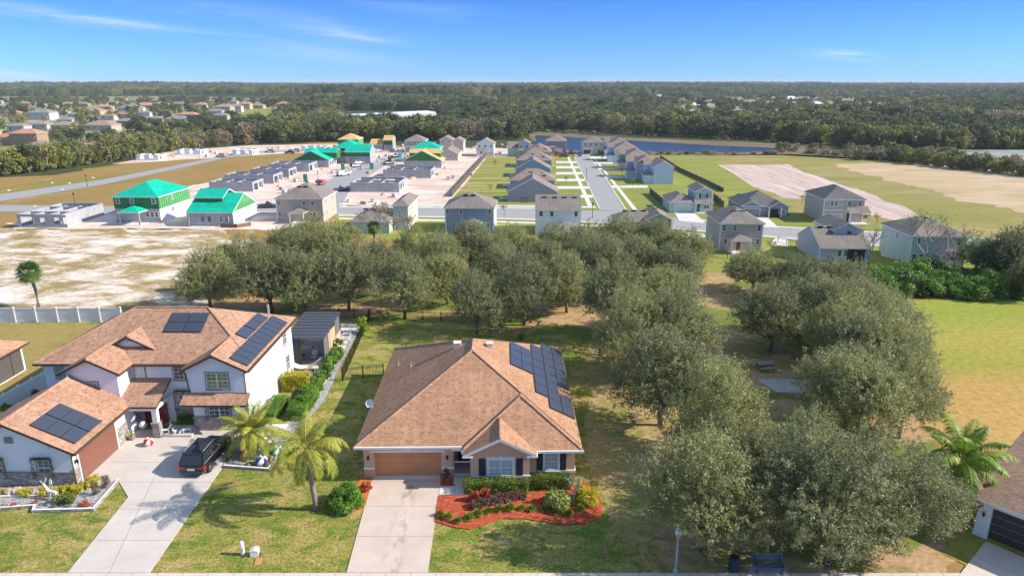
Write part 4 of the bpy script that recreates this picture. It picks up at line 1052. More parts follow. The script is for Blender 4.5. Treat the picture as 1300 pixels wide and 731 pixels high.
def twostorey(label, pl, pr, d, wm, rm, kind='hip', gar=(.72, 'white'), ze=Z2, porch=True, extra=None):
    A, w_ = anch(pl, pr, ze)
    bl = [(0, 0, w_, d, ze, kind)] + (extra(w_) if extra else [])
    h = blocks_house('house', label, A, bl, wm, rm)
    n_ = max(2, int(w_ / 2.2)); xs = [w_ * (i + .6) / (n_ + .2) for i in range(n_)]
    yy = .33 if kind != 'gy' else .13
    fenestr(h, 'S', yy, [3.9], xs, .8, 1.0, 1)
    if gar: garage_door(h, 'S', w_ * gar[0], yy, 0, 3.2, 1.8, M[gar[1]])
    simple_window(h, 'S', w_ * (.28 if gar and gar[0] > .5 else .75), yy, 1.4, 1.1, 1.0, n=2)
    if porch: slab_post_porch(h, w_ * .02, w_ * .48, -1.2, .3, 2.4, rm, 'shed')
    return h
twostorey('white two-storey house with a double gable standing alone before the wood', (604, 182.5), (628, 182.5), 9, 'w_white', 'roofwarm', 'gy')
twostorey('pale grey house with a gabled upper storey in front of the lake corner', (657, 182.5), (674, 182), 9, 'w_green', 'roofwarm', 'gy', None, extra=lambda w_: [(-4, .5, 1, 9, Z1 + .8, 'gx')])
twostorey('grey two-storey house with a white garage door at the head of the left row', (692, 179), (720, 179.5), 10, 'w_grey', 'roofwarm', 'hip', (.62, 'white'))
twostorey('cream two-storey house with dark porch roof at the end of the street', (739, 180.5), (768, 180.5), 9, 'w_cream', 'roofgrey', 'hip', (.2, 'darkgrey'))
twostorey('grey two-storey house at the edge of the wood behind the teal roofs', (513, 178.5), (542, 177.5), 9, 'w_taupe', 'roofwarm', 'hip')
twostorey('grey house with upper gable and white right end by the wood', (557, 177.5), (575, 177.5), 8, 'w_taupe', 'roofwarm', 'gy', None, porch=False, extra=lambda w_: [(w_ - 1, 1, w_ + 4.5, 10, Z2 - .6, 'gy'), (-5, 0, 1, 7, Z1, 'hip')])
A, w_ = anch((561, 195.8), (582, 196), Z1)
h = blocks_house('house', 'low taupe house with a brown hip roof at the end of the teal row', A, [(-2, 0, w_, 14, Z1, 'gy')], 'w_taupe', 'roofwarm')
simple_window(h, 'S', w_ / 2, .13, 1.4, .8, 1.0)
# right row along the street
def rrow(label, pl, pr, d, wm, rm, low, kind='gy'):
    A, w_ = anch(pl, pr, Z2)
    h = blocks_house('house', label, A, [(0, 0, w_, d, Z2, kind), (-2.4, .2, .8, d * .55, Z1, 'hip'), (-1.6, d * .5, .7, d - .3, Z2, 'gx')], wm, rm)
    simple_window(h, 'W', -1.4, d * .7, 3.8, .9, 1.0); simple_window(h, 'W', .3, d * .25, 3.9, .9, 1.0, n=2)
    garage_door(h, 'W', -2.06, d * .28, 0, 3.0, 1.8, M['white'])
    return h
for args in [('pale blue two-storey gable-ended house, nearest in the row right of the street', (829, 212), (868.5, 219), 12, 'w_sky', 'roofwarm', 0),
             ('second two-storey house from the front in the right row, grey roof over white walls', (806, 207.5), (840, 208), 11, 'w_bluegrey', 'roofwarm', 0, 'hip'),
             ('third house of the right row, brown hip roof above dark bay walls', (795, 198), (826, 198.5), 12, 'w_taupe', 'roofwarm', 0, 'hip'),
             ('fourth house of the right row with a pale blue gable side', (780, 189), (812, 189.5), 12, 'w_sky', 'roofwarm', 0, 'hip'),
             ('farthest house of the right row, grey roof close to the lake', (775, 182), (800, 182.5), 14, 'w_white', 'roofgrey', 0, 'hip')]:
    rrow(*args)

# ---- houses under construction
CG = 'houses under construction'
def framed_studs(mb, x0, x1, y, z0, z1, m, n, face='S'):
    for i in range(n + 1):
        xx = x0 + (x1 - x0) * i / n
        if face == 'S': mb.box(xx - .04, y - .03, z0, xx + .04, y, z1, m)
        else: mb.box(y, xx - .04, z0, y + .03, xx + .04, z1, m)
# T1: teal roof two-storey
A, w_ = anch((140.5, 249.8), (202, 249.8), 5.4)
h = blocks_house('unfinished_house', 'two-storey unfinished house with teal hip roof, green sheathing and block base', A, [(0, 0, w_, 13.5, 5.4, 'hip')], 'whitewall', 'tealroof', group=CG, cat='unfinished house')
mb = MB(); mb.box(.3, .2, 2.9, w_ - .3, .36, 5.25, 0); framed_studs(mb, .4, w_ - .4, .2, 2.95, 5.2, 1, 16)
mb.box(w_ - .36, .3, 2.9, w_ - .2, 13.1, 5.25, 2); framed_studs(mb, .5, 13, w_ - .2, 2.95, 5.2, 1, 14, 'E'); mb.build('upper_sheathing', [M['greenwrap'], M['black'], M['greenwrap_lit']], h)
mb = MB(); mb.box(.3, .24, 0, w_ - .3, .36, 2.9); mb.build('block_base', M['block'], h)
fenestr(h, 'S', .2, [4.5], [1.2, 4.2, w_ - 1.2], .85, 1.2); fenestr(h, 'S', .24, [1.7], [7.6, 8.7, 9.7], .8, 1.1); fenestr(h, 'E', w_ - .2, [4.5, 2], [5.5], .6)
slab_post_porch(h, 2.6, 7.2, -3.2, .3, 2.75, 'tealroof', 'hip', 'block')
# T2: teal one-storey with dormer
A, w_ = anch((235.4, 269.6), (296.3, 269.6), 2.9)
h = blocks_house('unfinished_house', 'unfinished low house with teal gable roof and a teal dormer', A, [(0, 0, w_, 12.5, 2.9, 'gx')], 'whitewall', 'tealroof', group=CG, cat='unfinished house', s=.48)
mb = MB(); mb.box(.15, 0.24, 0, w_ - .15, .36, 2.8); mb.build('block_base', M['block'], h)
mb = MB(); mb.extr([(.6, 2.9), (6.25, 5.6), (11.9, 2.9)], 'x', w_ - .16, w_ - .1, 0); framed_studs(mb, 3, 9.6, w_ - .1, 2.95, 4.0, 1, 8, 'E'); mb.build('gable_sheathing', [M['greenwrap_lit'], M['black']], h)
mb = MB(); mb.box(1.0, 3.3, 3.6, 6.2, 9, 5.3, 0); framed_studs(mb, 1.05, 6.2, 3.3, 3.9, 5.3, 1, 9); mb.build('dormer_wall', [M['greenwrap'], M['black']], h)
mb = MB(); gable(mb, .6, 3.0, 6.6, 9.6, 5.4, 'x', .42, .18); mb.build('dormer_roof', [M['tealroof'], M['white']], h)
fenestr(h, 'S', .22, [1.6], [7.0, 8.1], .8, 1.2); fenestr(h, 'S', .22, [1.5], [3.2, 4.6], .7, 1.2, trim='grey')
mb = MB(); mb.box(.2, -.1, .0, .6, .3, 2.7); mb.build('porch_post', M['block'], h)
mb = MB(); mb.box(.8, -1.2, 0, 5.5, .2, .12); mb.build('porch_slab', M['slab'], h)

def shell(label, A, w_, d, hgt=2.45, holes_s=(), holes_e=(), holes_w=(), parts=((.35, 'y'), (.62, 'y'), (.5, 'x')), mat='block', posts=None, litmat=None):
    root = empty('block_shell', (A[0], A[1], 0), TH, label, 'block shell', CG)
    t = .2
    def wl(axis, c, a0, a1, holes, nm='block_wall'):
        mb = MB(); wall_holes(mb, axis, c, a0, a1, 0, hgt, t, holes); mb.build(nm, M[mat], root)
    wl('x', t / 2, 0, w_, holes_s); wl('x', d - t / 2, 0, w_, [(w_ * .3, w_ * .45, .8, 2.0), (w_ * .6, w_ * .75, .8, 2.0)])
    wl('y', t / 2, t, d - t, holes_w); wl('y', w_ - t / 2, t, d - t, holes_e)
    for f, ax in parts:
        if ax == 'y': wl('y', w_ * f, t, d * .8, [(d * .3, d * .42, 0, 2.05)], 'partition_wall')
        else: wl('x', d * f, t, w_ - t, [(w_ * .2, w_ * .28, 0, 2.05), (w_ * .7, w_ * .8, .7, 1.9)], 'partition_wall')
    mb = MB(); mb.box(-.2, -.2, 0, w_ + .2, d + .2, .08); mb.build('floor_slab', M['slab'], root)
    mb = MB(); e = .04
    for q in ((0, 0, w_, t), (0, d - t, w_, d), (0, t, t, d - t), (w_ - t, t, w_, d - t)): mb.box(q[0] - e, q[1] - e, hgt, q[2] + e, q[3] + e, hgt + .1)
    mb.build('bond_beam', M['block'], root)
    return root
A = at(21.5, 287, 0).xy; B = at(84, 287.5, 0).xy; w_ = (B - A).length
h = shell('open concrete block shell nearest the left edge', at(24, 289).xy, w_ - 1, 13.5, 2.6, [(.15 + .4, 3.4, 0, 2.2), (4.5, 5.6, .9, 2.0), (7.4, 8.5, .8, 2.1), (8.9, 10, .8, 2.1)],
          [], [(4, 6.5, .9, 2)], ((.33, 'y'), (.68, 'y'), (.28, 'x'), (.7, 'x')), mat='block')
SH = [((265, 231.5), (321, 231.5), 7.5, 'nearest block shell of the row behind the teal dormer house'), ((284.6, 222.3), (344, 223.5), 7.5, 'second block shell in the row behind the teal dormer house'),
      ((318, 215), (364, 216), 7, 'third block shell, half hidden between its neighbours in the left row'), ((341, 208.5), (384, 211.5), 9, 'farthest block shell of the left row, touching the green gable house'),
      ((444.5, 232.3), (506.7, 232.3), 11, 'nearest block shell right of the construction street, above the bare trees'), ((486, 216), (546.5, 216.5), 10, 'block shell with timber inside, right of the construction street')]
for a, b, d, lab in SH:
    A, w_ = anch(a, b, 2.45)
    shell(lab, A, w_, d, 2.45, [], [(.9, 3.4, 0, 1.95), (d - 3, d - 1.8, .6, 1.95), (d - 1.4, d - .7, .1, 1.95)] if a[0] < 420 else [(.9, 1.9, .6, 1.95), (2.6, 4.0, .6, 1.95), (5.4, 6.4, .6, 1.95)], [(2, 3, .8, 1.9)])
# timber stacked inside the right shell
mb = MB(); A, w_ = anch((486, 216), (546.5, 216.5), 2.45); rnd = random.Random(4)
for k in range(26):
    x = rnd.uniform(.8, 7); y = rnd.uniform(1, 8); mb.box(x, y, .1, x + rnd.choice([.1, 2.2]), y + rnd.choice([.1, 1.6]), rnd.uniform(1.4, 2.7))
o = mb.build('timber_frame', flat('fresh_lumber', (.62, .42, .24), .8), None, loc=(A.x, A.y, 0), rz=TH); tag(o, 'raw timber framing standing inside the open block shell', 'timber frame')

def framed(label, pl, pr, d, ze, kind, roofm, wallm='block', upper=None, dorm=None, group=CG, s=.5, up_z=None):
    A, w_ = anch(pl, pr, ze)
    h = blocks_house('unfinished_house', label, A, [(0, 0, w_, d, ze, kind)], wallm, roofm, group=group, cat='unfinished house', s=s)
    if kind == 'gy':
        zr = ze + (w_ / 2) * s
        mb = MB(); mb.extr([(.5, ze - .05), (w_ / 2, zr - .28), (w_ - .5, ze - .05)], 'y', .05, .12, 0)
        for i in range(1, 12):
            x = w_ * i / 12; mb.box(x - .05, .03, ze, x + .05, .06, ze + min(x, w_ - x) * s - .3, 1)
        mb.build('gable_sheathing', [M['greenwrap'], M['black']], h)
    if upper:
        mb = MB(); mb.box(.25, .2, up_z or 2.6, w_ - .25, .36, ze - .12); framed_studs(mb, .4, w_ - .4, .2, (up_z or 2.6), ze - .15, 1, 10); mb.box(w_ - .36, .3, up_z or 2.6, w_ - .25, d - .3, ze - .12, 2)
        mb.build('upper_sheathing', [M['greenwrap'], M['black'], M['greenwrap_lit']], h)
    if dorm:
        x0, x1, y0, y1, z_, rm = dorm
        mb = MB(); mb.box(x0 + .2, y0 + .2, 2.6, x1 - .2, y1 - .2, z_ - .1); framed_studs(mb, x0 + .3, x1 - .3, y0 + .2, 2.9, z_ - .1, 1, 8); mb.build('dormer_wall', [M['greenwrap'], M['black']], h)
        mb = MB(); gable(mb, x0, y0, x1, y1, z_, 'x', .45, .16); mb.build('dormer_roof', [M[rm], M['white']], h)
    for k in range(3): simple_window(h, 'E', w_ - (.3 if kind != 'gy' else .33), d * (.2 + .28 * k), 1.3, 1.5, 1.4, 'cream', n=1)
    return h
framed('unfinished house with teal-edged green gable beyond the block shells', (371, 203.3), (418.5, 203.3), 10, 2.5, 'gy', 'tealroof', dorm=(2.5, 14, 5, 10, 4.7, 'tealroof'))
framed('unfinished house with bare tan roof boards between two teal-roofed ones', (423, 198.5), (449, 198.5), 10, 2.5, 'gy', 'osb')
framed('large teal-roofed unfinished house beside the orange-roofed one', (421, 188), (456, 188), 12, 4.9, 'hip', 'tealroof', upper=True)
framed('teal-roofed unfinished house at the right end of its row with green gables', (437, 193), (470, 193), 9, 4.2, 'gx', 'tealroof', upper=True)
framed('unfinished house with an orange board hip roof above the teal roofs', (428, 177), (457, 176.5), 9, 4.9, 'hip', 'osb', upper=True)
framed('unfinished house with orange board roof and green gable at the wood edge', (469, 183.5), (486, 183.5), 8, 2.8, 'gx', 'osb', wallm='block')
framed('small green-walled unfinished block with yellow gable roof boards', (486, 178), (501, 177), 7, 4.6, 'gx', 'osb', upper=True)
framed('unfinished house with yellow roof boards over a wide green gable', (511, 204), (561, 204.5), 9, 2.5, 'gy', 'osb', dorm=(1.5, 12.5, 4, 9, 4.7, 'osb'))
framed('unfinished house with a teal hip roof just behind the yellow boards', (521, 188.6), (558, 189.2), 9, 4.9, 'hip', 'tealroof', upper=True)
for a, b, d, lab in [((295, 191), (322, 190.5), 7, 'pale block shell on the far strip by the wood'), ((383, 186.5), (414, 186), 7, 'block shell with scaffolding behind the teal dormer'), ((224, 190.5), (262, 189), 6, 'low white block shell on the far strip beside the road'), ((172, 197), (206, 196), 6, 'white block footing walls at the left end of the far strip')]:
    A, w_ = anch(a, b, 1.9); shell(lab, A, w_, d, 1.9, [(1.5, 3, .5, 1.6), (5, 6.4, 0, 1.7)], [(1, 2.5, .3, 1.6)], [], ((.4, 'y'), (.7, 'y')), mat='whitewall')

# ---- far suburbs: left hillside and right edge
M['tileorange'] = flat('orange_tile_roof', (.50, .25, .15), .8, var=.15, vs=.5); M['tilebrown'] = flat('brown_tile_roof', (.33, .24, .2), .8, var=.15, vs=.5); M['tilegrey'] = flat('grey_tile_roof', (.26, .24, .24), .8, var=.15, vs=.5)
M['fwall1'] = flat('far_cream_wall', (.46, .39, .30), .9); M['fwall2'] = flat('far_tan_wall', (.36, .25, .17), .9); M['fwall3'] = flat('far_white_wall', (.52, .51, .50), .9); M['fwhite'] = flat('white_metal_roof', (.75, .78, .82), .5)
FG = 'houses of the far suburb in the trees'
FAR = [  # px left, px right, eave row, storeys, roof, wall, label
 (9, 46, 169.5, 2, 'tileorange', 'fwall2', 'large tan house with salmon roof near the left edge wood'),
 (46, 71, 170, 1, 'tileorange', 'fwall1', 'salmon-roofed house just right of the large tan one'),
 (-12, 16, 174, 1, 'tileorange', 'fwall1', 'tan-roofed house cut by the left edge of the photo'),
 (22, 66, 187.5, 1, 'tilebrown', 'fwall1', 'brown-roofed house partly behind the left wood edge'),
 (-8, 24, 193, 1, 'tileorange', 'fwall1', 'low orange-roofed house at the left edge above the wood'),
 (62, 88, 159, 1, 'tilebrown', 'fwall3', 'white-gabled grey-roofed house above the salmon roofs'),
 (106, 141, 159, 1, 'tilebrown', 'fwall1', 'wide taupe roof behind the round dark tree'),
 (33, 62, 143, 2, 'tilegrey', 'fwall3', 'white two-storey house by the bright green trees'),
 (84, 98, 145, 1, 'tilegrey', 'fwall3', 'small grey roof left of the orange cluster'),
 (80, 92, 132, 1, 'tileorange', 'fwall1', 'small orange roof standing alone high on the left'),
 (94, 126, 141, 1, 'tilebrown', 'fwall1', 'brown-roofed long house left of the yellow house'),
 (118, 138, 136, 2, 'tileorange', 'fwall1', 'orange-roofed yellow two-storey house'),
 (148, 176, 137, 1, 'tilegrey', 'fwall3', 'grey-roofed house right of the yellow one'),
 (168, 192, 134, 1, 'tileorange', 'fwall1', 'pair of orange roofs in the upper cluster, left one'),
 (190, 214, 133, 1, 'tilebrown', 'fwall2', 'brown roof right of the pair of orange roofs'),
 (176, 190, 143, 1, 'tilegrey', 'fwall3', 'white gable below the orange roof pair'),
 (208, 236, 151, 1, 'tilegrey', 'fwall1', 'grey low roof left of the salmon-roofed house'),
 (224, 249, 145.5, 2, 'tileorange', 'fwall1', 'salmon-roofed cream house in the middle of the far suburb'),
 (218, 236, 132, 1, 'tilegrey', 'fwall3', 'grey-white roofed house top of the middle cluster'),
 (246, 262, 133, 1, 'tileorange', 'fwall3', 'orange roof with white gable in the middle cluster'),
 (262, 282, 141, 1, 'tilegrey', 'fwall3', 'grey roof with white walls beside the clearing'),
 (270, 292, 136, 2, 'tilebrown', 'fwall1', 'brown roof on pale walls left of the green clearing'),
 (292, 306, 135, 2, 'tilebrown', 'fwall3', 'brown and white house at the top of the clearing'),
 (302, 317, 132, 2, 'tileorange', 'fwall1', 'orange-tan house above the green clearing'),
 (318, 334, 134, 1, 'tilebrown', 'fwall1', 'brown roof at the right top of the clearing'),
 (350, 366, 132, 2, 'tileorange', 'fwall1', 'orange and yellow house alone right of the clearing'),
 (374, 388, 130.5, 1, 'tilegrey', 'fwall3', 'small grey roof, last of the far suburb to the right'),
 (820, 842, 124.5, 1, 'tilebrown', 'fwall1', 'tan roof in the wood straight above the lake'),
 (876, 894, 134, 1, 'fwhite', 'fwall3', 'white roof in the far wood left of the right suburb'),
 (996, 1018, 126, 1, 'fwhite', 'fwall3', 'pale roof at the top of the right suburb'),
 (1030, 1048, 132, 1, 'fwhite', 'fwall3', 'long white roof in the right suburb'),
 (1060, 1078, 143, 1, 'tilegrey', 'fwall3', 'grey-blue roof low in the right suburb'),
 (1034, 1052, 144, 1, 'fwhite', 'fwall3', 'white roof lowest in the right suburb'),
 (1082, 1098, 146, 1, 'fwhite', 'fwall3', 'pale roof at the right of the right suburb'),
 (1100, 1120, 132, 1, 'tilebrown', 'fwall1', 'brown roof at the far right of the right suburb'),
 (1068, 1084, 128, 1, 'tilebrown', 'fwall3', 'small brown roof behind the long white one'),
 (1108, 1126, 151, 1, 'tilegrey', 'fwall3', 'grey roof just above the dark treeline on the right'),
 (622, 640, 127, 1, 'fwall3', 'fwall3', 'white building right of the long warehouse'),
]
rf_ = random.Random(99)
for i in range(200):
    if len(FAR) > 100: break
    if i % 3: x_ = rf_.uniform(-20, 385); y_ = rf_.uniform(126, 166 - max(0, x_) * .07); wpx = 9 + (y_ - 126) * .45
    else: x_ = rf_.uniform(835, 1125); y_ = rf_.uniform(125, 147); wpx = 9 + (y_ - 125) * .3
    if any(abs((a + b) / 2 - x_) < (b - a) / 2 + wpx * .6 and abs(c - y_) < 5 for a, b, c, *_ in FAR) or (284 < x_ < 350 and 136 < y_ < 156): continue
    rm_ = rf_.choice(['tileorange', 'tilebrown', 'tilegrey', 'tilebrown']) if x_ < 500 else rf_.choice(['tilegrey', 'fwhite', 'tilebrown'])
    side = 'left' if x_ < 500 else 'right'
    FAR.append((x_ - wpx / 2, x_ + wpx / 2, y_, 1, rm_, rf_.choice(['fwall1', 'fwall2', 'fwall3']), {'tileorange': 'small orange', 'tilebrown': 'small brown', 'tilegrey': 'small grey', 'fwhite': 'small white'}[rm_] + ' roof among the trees of the far ' + side + ' suburb'))
for xl, xr, ey, st, rm, wm, lab in FAR:
    zE = 5.6 if st == 2 else 3.4
    A = at(xl, ey, zE).xy; B = at(xr, ey, zE).xy
    if A.x > B.x: A, B = B, A
    wd = (B - A).length; d = wd * random.Random(xl).uniform(.55, .8)
    root = empty('far_house', (A.x, A.y, 0), 0, lab, 'house', FG)
    wb = MB(); wb.box(.4, .4, 0, wd - .4, d - .4, zE - .1)
    if st == 2: wb.box(-wd * .3, 1, 0, .4, d * .7, 3)
    wb.build('wall', M[wm], root)
    rb = MB(); hip(rb, 0, 0, wd, d, zE, .42, .2); rb2 = None
    if st == 2: hip(rb, -wd * .34, .6, .6, d * .75, 3.1, .42, .2)
    rb.build('roof', [M[rm], M['fwall3']], root)
    n_ = max(2, int(wd / 4))
    for i in range(n_):
        simple_window(root, 'S', wd * (i + .5) / n_, .38, zE - 1.5, 1.3, 1.3)
# long white warehouse
A = at(437, 149, 5).xy; B = at(558, 143, 5).xy
root = empty('warehouse', (A.x, A.y, 0), math.atan2(B.y - A.y, B.x - A.x), 'long low warehouse with a white roof in the far wood', 'warehouse')
wd = (B - A).length
mb = MB(); mb.box(.2, .2, 0, wd - .2, 27.8, 4.9); mb.build('wall', M['fwall3'], root)
mb = MB(); gable(mb, 0, 0, wd, 28, 5, 'x', .08, .3); mb.build('roof', [M['fwhite'], M['fwhite']], root)
mb = MB()
for i in range(14): mb.box(wd * (i + .3) / 14, .12, .5, wd * (i + .7) / 14, .2, 3.5)
mb.build('loading_door', M['grey'], root)
# ------------------------------------------------------------------ foliage
def quads_mesh(name, V, mats, mi=None, extra=None):
    """V: (n, 4, 3) quads; extra: MB with additional faces (limbs) using its own material indices"""
    V = np.asarray(V, dtype=np.float32); n = len(V)
    me = bpy.data.meshes.new(name)
    me.vertices.add(n * 4); me.vertices.foreach_set('co', V.reshape(-1))
    me.loops.add(n * 4); me.loops.foreach_set('vertex_index', np.arange(n * 4, dtype=np.int32))
    me.polygons.add(n); me.polygons.foreach_set('loop_start', np.arange(0, n * 4, 4, dtype=np.int32)); me.polygons.foreach_set('loop_total', np.full(n, 4, dtype=np.int32))
    if mi is not None: me.polygons.foreach_set('material_index', np.asarray(mi, dtype=np.int32))
    for m in mats: me.materials.append(m)
    me.update(); me.validate()
    return me
def leaves(rs, P, Nrm, L_, W_, upb=.3, jit=.9):
    """one rhombic leaf per point; normals biased to Nrm"""
    n = len(P)
    nn = Nrm + rs.normal(0, jit, (n, 3)) + np.array([0, 0, upb]); nn /= np.linalg.norm(nn, axis=1, keepdims=True) + 1e-9
    t = rs.normal(0, 1, (n, 3)); t -= nn * (t * nn).sum(1, keepdims=True); t /= np.linalg.norm(t, axis=1, keepdims=True) + 1e-9
    b = np.cross(nn, t)
    l = (L_ * rs.uniform(.6, 1.3, n))[:, None]; w_ = (W_ * rs.uniform(.6, 1.3, n))[:, None]
    return np.stack([P - t * l, P - b * w_ + t * l * .1, P + t * l, P + b * w_ + t * l * .1], axis=1)
def puffs(rs, centres, radii, per_m2, L_, W_, squash=.8, upb=.3, shell=.55):
    out_ = []
    for c, r in zip(centres, radii):
        n = int(per_m2 * 4 * math.pi * r * r)
        d = rs.normal(0, 1, (n, 3)); d /= np.linalg.norm(d, axis=1, keepdims=True)
        rr = r * (shell + (1 - shell) * rs.uniform(0, 1, n) ** .7) * (1 + .25 * np.sin(d[:, 0] * 5 + c[0] * 3) * np.cos(d[:, 2] * 4 + c[1] * 2))
        P = np.array(c) + d * rr[:, None] * np.array([1, 1, squash])
        out_.append(leaves(rs, P, d, L_, W_, upb))
    return np.concatenate(out_)
def oak_proto(seed, per=27, leaf=(.105, .036), npuff=1500, name='crown', leafm='oakleaf', sparse=1.0):
    """unit oak: crown radius 1, height 1.75 (in units of crown radius); trunk base at the origin"""
    rs = np.random.RandomState(seed); rr = random.Random(seed)
    K = 4.5    # build at real scale: radius 4.5 m
    tr = MB()
    tr.tube([(0, 0, -.1), (.05, .02, .8), (.02, -.04, 1.7)], .27, .2, 9)
    cs, rad = [], []
    limbs = []
    nl = 8
    for i in range(nl):
        a = 2 * math.pi * i / nl + rr.uniform(-.3, .3); el_ = rr.uniform(.25, 1.1)
        p0 = Vector((.02, -.04, 1.3 + rr.uniform(0, .5))); pts = [p0]
        d = Vector((math.cos(a) * math.cos(el_), math.sin(a) * math.cos(el_), math.sin(el_)))
        ln = rr.uniform(2.6, 3.6)
        for k in range(1, 5):
            pts.append(p0 + d * ln * k / 4 + Vector((rr.uniform(-.25, .25), rr.uniform(-.25, .25), .12 * k + rr.uniform(-.1, .1))))
        tr.tube(pts, .12, .03, 6); limbs.append(pts)
        for q in range(3):
            b0 = pts[rr.randint(1, 3)]; dd = (d + Vector((rr.uniform(-.9, .9), rr.uniform(-.9, .9), rr.uniform(-.2, .8)))).normalized()
            tr.tube([b0, b0 + dd * .8, b0 + dd * 1.7 + Vector((0, 0, .2))], .05, .015, 5)
    # five or six uneven limb masses, each filled with small puffs
    lobes = [(rr.uniform(-.3, .3), rr.uniform(-.3, .3), 5.6 + rr.uniform(-.4, .5), 2.5, 1.9)]
    a0 = rr.uniform(0, 6.28); nlob = rr.choice([5, 6, 7])
    for i in range(nlob):
        a = a0 + 6.283 * i / nlob + rr.uniform(-.3, .3); rd = rr.uniform(1.7, 2.9); R_ = rr.uniform(1.5, 2.35)
        lobes.append((math.cos(a) * rd, math.sin(a) * rd, rr.uniform(2.9, 4.9), R_, R_ * rr.uniform(.72, .95)))
    wsum = sum(l[3] ** 2 for l in lobes)
    LB_ = np.array(lobes); pr = LB_[:, 3] ** 2; pr /= pr.sum()
    ns = int(npuff); li = rs.choice(len(lobes), ns, p=pr)
    d = rs.normal(0, 1, (ns, 3)); d /= np.linalg.norm(d, axis=1, keepdims=True)
    f = rs.uniform(.16, 1.0, ns) ** .42
    rag = 1 + .22 * np.sin(d[:, 0] * 4 + li) * np.cos(d[:, 1] * 5 + li * 2) + rs.normal(0, .05, ns)
    base = LB_[li, :3] + d * (f * rag)[:, None] * np.stack([LB_[li, 3], LB_[li, 3], LB_[li, 4]], 1)
    keep = base[:, 2] > 1.15; base, d = base[keep], d[keep]; ns = len(base)
    # every spray is a short branchlet that leaves outwards and upwards, with its leaves towards the tip
    out_ = base - np.array([0, 0, 3.6]); out_ /= np.linalg.norm(out_, axis=1, keepdims=True)
    sd = out_ * .75 + d * .25 + np.array([0, 0, .55]) + rs.normal(0, .32, (ns, 3)); sd /= np.linalg.norm(sd, axis=1, keepdims=True)
    sl_ = rs.uniform(.42, 1.0, ns) * rs.choice([.8, 1.0, 1.35], ns)
    per_ = int(per); t = rs.uniform(0, 1, (ns, per_)) ** .75
    P = base[:, None, :] + sd[:, None, :] * (t * sl_[:, None])[..., None] + rs.normal(0, 1, (ns, per_, 3)) * (.15 * (1.15 - .75 * t))[..., None]
    P = P.reshape(-1, 3); N_ = np.repeat(sd, per_, axis=0)
    Q = leaves(rs, P, N_ * .6, leaf[0], leaf[1], .45, .8)
    u_ = rs.uniform(0, 1, len(Q)); mi_ = np.where(u_ < .20, 1, np.where(u_ > .90, 2, 0))
    crown = quads_mesh('crown', Q, [M[leafm], M['oakleaf_light'], M['oakleaf_brown']], mi_)
    trunk = tr.mesh('trunk', [M['bark']], smooth=True)
    return trunk, crown
M['bark'] = flat('grey_brown_bark', (.17, .13, .10), .95, var=.35, vs=4, bump=.8)
M['bark_pale'] = flat('pale_bark', (.36, .30, .25), .95, var=.25, vs=3)
M['oakleaf'] = leafmat('oak_leaves', (.17, .205, .08), (.30, .335, .14), (.45, .46, .22), transl=.40, rnd=.26, clump=.5)
M['oakleaf_light'] = leafmat('pale_oak_leaves', (.34, .36, .20), (.46, .46, .28), (.54, .52, .32), transl=.38, rnd=.12, clump=.5)  # paler leaves scattered at random for speckle contrast in the crowns
M['oakleaf_brown'] = leafmat('old_oak_leaves', (.16, .12, .06), (.26, .18, .10), (.32, .24, .14), transl=.3, rnd=.12)
M['bushleaf'] = leafmat('shrub_leaves', (.07, .17, .015), (.14, .29, .03), (.23, .40, .06), transl=.3, rnd=.12)
M['hedgeleaf'] = leafmat('hedge_leaves', (.11, .16, .02), (.19, .26, .035), (.30, .35, .07), transl=.25, rnd=.08, clump=1.5)
M['brightleaf'] = leafmat('lime_leaves', (.20, .33, .03), (.33, .46, .05), (.45, .55, .08), transl=.35, rnd=.1)
M['yellowleaf'] = leafmat('golden_leaves', (.40, .38, .02), (.62, .55, .04), (.72, .62, .1), transl=.3, rnd=.08)
M['purpleleaf'] = leafmat('purple_brown_leaves', (.13, .06, .05), (.22, .12, .09), (.30, .18, .12), transl=.2, rnd=.1)
M['redleaf'] = leafmat('red_croton_leaves', (.35, .05, .03), (.55, .12, .04), (.25, .25, .05), transl=.3, rnd=.1, clump=3)
M['varleaf'] = leafmat('variegated_leaves', (.22, .28, .05), (.46, .48, .12), (.66, .62, .22), transl=.3, rnd=.05, clump=5)
M['jungle'] = leafmat('bright_thicket_leaves', (.09, .19, .03), (.17, .33, .04), (.31, .45, .08), transl=.3, rnd=.25, clump=.5)
M['darkleaf'] = leafmat('dark_evergreen_leaves', (.05, .085, .02), (.085, .13, .03), (.14, .18, .05), transl=.2, rnd=.2, clump=.6)
for k, a, b, c in [('f0', (.11, .14, .055), (.17, .20, .08), (.23, .25, .10)), ('f1', (.18, .20, .06), (.26, .28, .08), (.33, .33, .11)), ('f2', (.22, .18, .12), (.33, .27, .19), (.42, .35, .25)),
                   ('f3', (.075, .105, .05), (.12, .15, .065), (.16, .19, .085)), ('f4', (.24, .25, .045), (.35, .34, .07), (.42, .38, .09))]:
    M[k] = leafmat('wood_leaves_' + 'abcde'[int(k[1])], a, b, c, transl=.25, rnd=.45, clump=.25)

OAKS = [oak_proto(s_) for s_ in (11, 23, 37, 51, 64)]
GROVE = 'oaks of the grove'
def oak(px, py, w_, h_, lab, k=0, rz=0.0, group=GROVE, cat='oak tree', name='oak_tree', lean=0.0):
    p = at(px, py)
    root = empty(name, (p.x, p.y, 0), rz, lab, cat, group); w_ *= 1.02 if py < 432 else .93
    t_, c_ = OAKS[k % len(OAKS)]
    sx_ = w_ / 9.6; sz_ = h_ / 8.1
    for nm, me in (('trunk', t_), ('crown', c_)):
        o = link(nm, me, root); o.scale = (sx_, sx_, sz_)
    return root
def wp(x, y):
    p = proj(x, y, 0); return p
